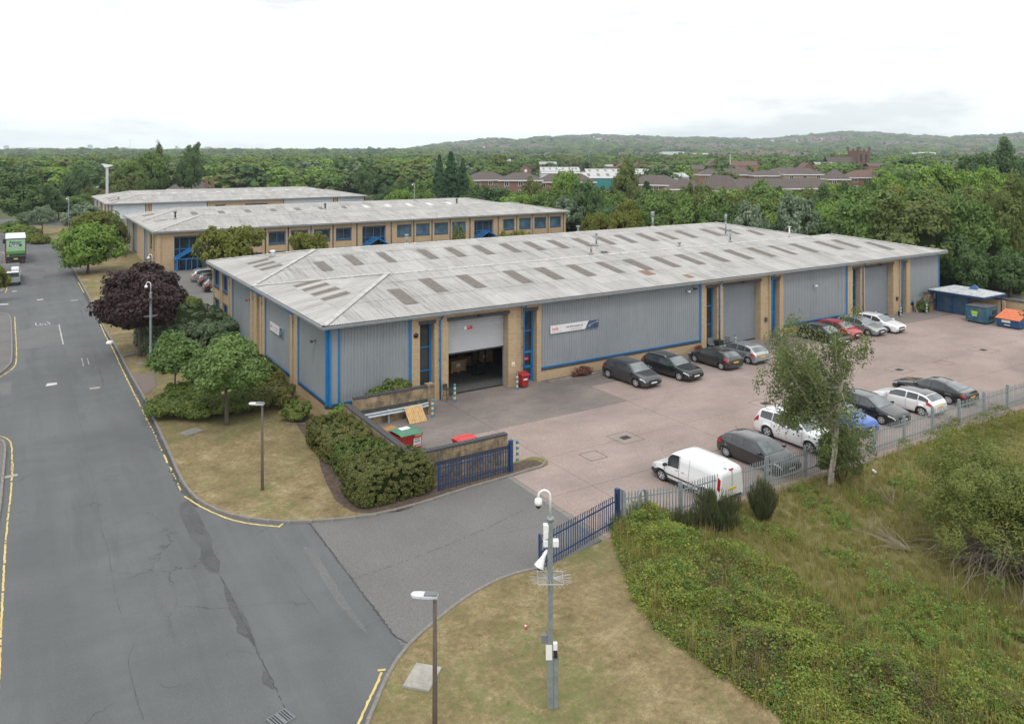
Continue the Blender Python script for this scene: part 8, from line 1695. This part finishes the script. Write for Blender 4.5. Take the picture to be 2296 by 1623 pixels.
for lab, a, b, Y, r, e, fr in (('red brick gabled house right of the low white hall', 1168, 1190, 400, 371, 378, True), ('grey roofed brick hall beyond the flats', 1210, 1248, 520, 363, 369, False), ('pale grey roofed hall left of the gabled brick house', 1330, 1375, 480, 369, 374, False), ('brick house with white gable in the estate', 1380, 1420, 430, 366, 376, True), ('red gabled house right of the white gabled one', 1420, 1445, 440, 365, 377, True), ('long red brown roof in the estate behind the white roofs', 1440, 1500, 470, 371, 379, False), ('red gabled house beside the dark cypress', 1588, 1612, 470, 361, 371, True), ('wide brown roof left of the dark cypress', 1520, 1580, 450, 371, 380, False), ('brown roof right of the dark cypress', 1600, 1660, 430, 373, 381, False), ('turreted brown roofed hall with white chimney', 1640, 1700, 480, 362, 372, False), ('lone red brick gabled house at the edge of the estate', 1797, 1830, 380, 366, 382, True), ('grey roofed house near the church', 1830, 1870, 500, 364, 370, False), ('brown roofed house right of the church', 1950, 1995, 420, 366, 374, False), ('small grey roofed hall behind the left wood', 176, 206, 260, 420, 428, False), ('pale flat hall at the far left edge', -10, 55, 300, 396, 402, False)):
    gable(lab, a, b, Y, zz(r, Y), zz(e, Y), 9, BRICKR if fr or 'brick' in lab else BRICKO, (LEAD if 'grey' in lab or 'pale' in lab else random.choice([TILE, TILER])), fr)
# pale sheds in the middle distance
for k, (lab, a, b, py, h, Y) in enumerate([('long low white shed across the plain, left part', 1295, 1392, 352, 3, 1150), ('long low white shed across the plain, middle part', 1397, 1455, 352.5, 3.5, 1100), ('long low white shed across the plain, right part', 1478, 1560, 353, 4, 1080), ('large pale warehouse under the hill', 1600, 1690, 343.5, 6, 1600), ('second pale warehouse under the hill', 1585, 1680, 349, 4, 1250), ('white building right of the large pale warehouse', 1550, 1590, 344, 5, 1500), ('low white roof on the left horizon', 40, 78, 345.5, 2, 1500), ('white roof band on the left plain', 255, 305, 347.5, 2.5, 1700), ('second white roof band on the left plain', 366, 438, 347, 3, 1600), ('thin white shed left of the tall poplar', 403, 470, 352.5, 2, 1000), ('white shed near the middle of the plain', 640, 690, 351, 2, 1100), ('white shed left of the conifers', 840, 880, 350.5, 1.5, 1200), ('pale shed right of the conifers', 1118, 1150, 348, 1.5, 1300), ('white roof beyond the church tower', 1880, 1905, 344, 2.5, 1500), ('white roof right of the church tower', 2062, 2098, 341.5, 3, 1500), ('grey office block beyond the white sheds', 1535-50, 1535, 340.5, 11, 1500)]):
    x0, y0, _ = AT(a, Y); x1, y1, _ = AT(b, Y); L = sqrt((x1-x0)**2+(y1-y0)**2); zt_ = HT(py, Y); t = thing('distant_shed', lab, 'warehouse', (x0, y0, 0), -TH); g_ = LEAD if 'grey' in lab else WHITE
    m = MB(); m.box(0, L, 0, 30, 0, zt_-.8); m.obj('wall', g_ if k % 3 else CLADW, t); m = MB(); m.mesh([(0,0,zt_-.8),(L,0,zt_-.8),(L,15,zt_),(0,15,zt_),(0,30,zt_-.8),(L,30,zt_-.8)], [(0,1,2,3),(3,2,5,4)]); m.obj('roof', WR if 'grey' not in lab else LEAD, t)
# church tower
x, y, _ = AT(1925, 520); CHT = thing('church', 'dark red sandstone church with pinnacled square tower among the trees', 'church', (x, y, 0), -TH+.3); SAND = plain('red_sandstone', (.16, .085, .07), .9, var=.2); z1 = HT(338.5, 520); w_ = 4.6
m = MB(); m.box(-w_, w_, -w_, w_, 0, z1); m.obj('tower', SAND, CHT); m = MB(); m.box(-26, -w_, -3.5, 3.5, 0, 7); m.mesh([(-26,-4,7),(-w_,-4,7),(-w_,0,12),(-26,0,12),(-26,4,7),(-w_,4,7)], [(0,1,2,3),(3,2,5,4)]); m.obj('nave', TILE, CHT)
for sx in (-1, 0, 1):
    for sy in (-1, 0, 1):
        if sx or sy: m = MB(); q = .5 if sx and sy else .3; m.box(sx*w_-q, sx*w_+q, sy*w_-q, sy*w_+q, z1, z1+(2.6 if sx and sy else 1.3)); m.obj('pinnacle', SAND, CHT)
for dx in (-2, 2): m = MB(); m.box(dx-.8, dx+.8, -w_-.06, -w_, z1-7, z1-2.2); m.obj('belfry_opening', BLACK, CHT)
for sx in (-1, 1):
    for sy in (-1, 1): m = MB(); m.box(sx*w_-.9, sx*w_+.9, sy*w_-.9, sy*w_+.9, 0, z1*.55); m.obj('buttress', SAND, CHT)
for q, (a_, b_, c_, d_) in enumerate([(1105, 367, 440, 34), (1128, 371, 430, 34), (1152, 368, 445, 36), (1180, 374, 420, 30), (1075, 372, 420, 40), (1330, 376, 440, 30), (1480, 380, 420, 30), (1715, 366, 420, 36), (1745, 368, 430, 30), (1790, 366, 440, 30), (1900, 366, 430, 36), (1680, 372, 410, 26), (1850, 368, 425, 30), (1880, 372, 410, 30), (1960, 366, 450, 40), (1560, 372, 480, 26), (1640, 376, 390, 24)]): B(['dark', 'bright', 'broad'][q % 3], a_, b_, c_, d_, ['dark', 'bright', 'mid green'][q % 3]+' tree by the estate roofs '+where(a_, c_).replace(', far back', ''), group='trees among the estate roofs')
B('conifer', 1609, 359, 470, 14, 'narrow dark cypress among the estate houses'); B('conifer', 1412, 345, 700, 14, 'pointed dark tree on the plain before the white sheds')
# masts, crane like tower, chimneys
def mast(label, px, py, Y, wpx, mat, name='mast', cat='mast', z0=0, top=None):
    x, y, _ = AT(px, Y); h = HT(py, Y); t = thing(name, label, cat, (x, y, z0)); r = wpx*Y/F/2; m = MB(); m.tube([(0, 0, 0), (0, 0, h-z0)], [r, r*.7], 6); m.obj('shaft', mat, t); m = MB(); m.tube([(0, 0, h-z0-(top or r*6)), (0, 0, h-z0)], r*2.2, 6); m.obj('head', mat, t); return t
mast('white slim chimney in the estate', 1773-136, 348, 480, 1.6, WHITE, 'chimney', 'chimney', top=.3); mast('faint lattice mast above the middle plain', 1320, 338, 800, 2, GALVD)
zt2 = HT(305, 4300); mast('dark radio mast with bulb on the hill top', 1394, 305, 4250, 1.6, DGREY, z0=60, top=14); mast('thin aerial on the hill top left of the radio mast', 1320, 303, 4300, .6, DGREY, z0=60, top=4); mast('thin aerial above the right hand hill', 1932, 294, 4300, .6, DGREY, z0=70, top=4)
TW = thing('access_tower', 'white slim floodlight tower with tilted head in the left wood', 'tower', AT(240, 196)); h = HT(375, 196); m = MB(); m.box(-.28, .28, -.28, .28, 0, h); m.obj('shaft', plain('grey_white_tower', (.5, .53, .56), .6), TW); m = MB(); m.mesh([(-1.3, -.5, h+.9), (-.5, -.5, h-.1), (1.2, -.5, h+.25), (1.15, -.5, h+.5), (-1.3, .5, h+.9), (-.5, .5, h-.1), (1.2, .5, h+.25), (1.15, .5, h+.5)], [(0,1,2,3),(7,6,5,4),(0,4,5,1),(1,5,6,2),(2,6,7,3),(3,7,4,0)]); m.obj('head', WHITE, TW)
# skyline of the city at the left
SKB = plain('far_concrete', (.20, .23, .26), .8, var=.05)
for k, (px, py, wp) in enumerate([(12, 327, 8), (28, 332, 12), (39, 332, 11), (62, 331.5, 11), (74, 332, 11), (84, 332.5, 11), (153, 332, 12), (175, 335, 14), (200, 325.5, 8), (235, 335.5, 20), (270, 332, 22), (290, 334, 26), (330, 335.5, 18), (395, 327.5, 4), (396, 332, 9), (360, 335, 18), (464, 330, 13), (515, 334, 8), (785, 334, 9), (700, 337, 20), (250, 335, 10), (120, 335.5, 16)]):
    Y = 7600+(k % 3)*150; x, y, _ = AT(px, Y); h = HT(py, Y); wd = wp*Y/F; t = thing('tower_block', ('wide low' if wp > 13 else 'slim tall' if wp < 9.5 else 'block shaped')+' hazy city building '+('at the left edge of the skyline' if px < 45 else 'left of the slim tower' if px < 160 else 'beside the domed part of the skyline' if px < 300 else 'right of the domed part of the skyline' if px < 480 else 'far right on the skyline'), 'tower block', (x, y, 0), -TH, 'city buildings on the left horizon'); m = MB(); m.box(-wd/2, wd/2, 0, wd, 0, h); m.obj('wall', SKB, t); m = MB(); m.box(-wd*.3, wd*.3, wd*.2, wd*.8, h, h+3); m.obj('roof', SKB, t)
mast('tall thin communications tower on the city skyline', 292, 326-13, 7600, .9, SKB, 'mast', 'mast', top=10)
# hillside houses
HMS = []
for wl, rf in ((WHITE, TILE), (BRICKR, TILER), (CREAM_SLAB, TILE), (BRICKO, TILER)):
    m = MB(); m.box(-6, 6, -4, 4, 0, 5.5); m.k = 1; m.mesh([(-6.4,-4.5,5.4),(6.4,-4.5,5.4),(6.4,0,8.6),(-6.4,0,8.6),(-6.4,4.5,5.4),(6.4,4.5,5.4)], [(0,1,2,3),(3,2,5,4)]); HMS.append(m.data('house', [wl, rf]))
def house_spots(n):
    X, Y = far_pts(n*3, 1500, 4250, .7, -.08, .66); k = hgt(X, Y) > -1; g3 = np.sin(X*.009+2*np.sin(Y*.003))*np.sin(Y*.006+1.7); k &= (g3 < .05); return X[k][:n], Y[k][:n]
X, Y = house_spots(2700)
o = np.argsort(Y)
for i in o[:240]:
    q = cw(X[i], Y[i], float(hgt(X[i], Y[i]))-.3); h_ = inst('hillside_house', HMS[int(RNG.integers(0, 4))], None, q, float(RNG.uniform(0, 3.14)), (1.5, 1.5, 1.5)); p_ = 1148+F*X[i]/Y[i]; tag(h_, ('white walled' if h_.data is HMS[0] else 'red brick' if h_.data is HMS[1] else 'cream walled' if h_.data is HMS[2] else 'orange brick')+' small house on the far plain '+('left of the brick flats' if p_ < 1060 else 'above the brick flats' if p_ < 1210 else 'above the white factory roofs' if p_ < 1450 else 'above the brown roofed flats' if p_ < 1800 else 'around the church tower' if p_ < 2020 else 'at the right of the hills'), 'house', 'houses scattered over the far hillside')
i = o[240:]; w_ = np.array([cw(a, b, c-.3) for a, b, c in zip(X[i], Y[i], hgt(X[i], Y[i]))]); n = len(w_); s = RNG.uniform(1.3, 2.1, n)
scatter('hillside_housing', w_, np.c_[np.zeros((n, 2)), RNG.uniform(0, 3.14, n)], np.stack([s*1.1, s, s*.9], 1), HMS, 'countless small houses on the far hillside', 'stuff', 'houses')
FIELD = plain('straw_field', (.42, .36, .20), .9, var=.1)
for px0, px1, Y0, Y1 in ((1152, 1200, 3750, 4050), (1226, 1248, 4000, 4150), (1655, 1800, 1750, 1850)):
    m = MB(); rows = []
    for Y in np.linspace(Y0, Y1, 5):
        rows.append([cw((p-1148)*Y/F, Y, float(hgt(np.array((p-1148)*Y/F), np.array(Y)))+1.0) for p in np.linspace(px0, px1, 9)])
    m.smooth = True; m.grid(rows); tag(m.obj('field', FIELD), kind='structure')
# ================================================================ air
m = MB(); m.box(-8950, 8950, -8950, 8950, -1.2, 190); hz_ = m.obj('haze', [])
hm = bpy.data.materials.new('haze'); hm.use_nodes = True; t_ = hm.node_tree; t_.nodes.remove(t_.nodes['Principled BSDF']); pv_ = t_.nodes.new('ShaderNodeVolumePrincipled'); pv_.inputs['Color'].default_value = (.80, .91, 1.0, 1); pv_.inputs['Density'].default_value = 0.00012; pv_.inputs['Anisotropy'].default_value = .0
t_.links.new(pv_.outputs[0], t_.nodes['Material Output'].inputs['Volume']); hz_.data.materials.clear(); hz_.data.materials.append(hm); tag(hz_, kind='stuff')
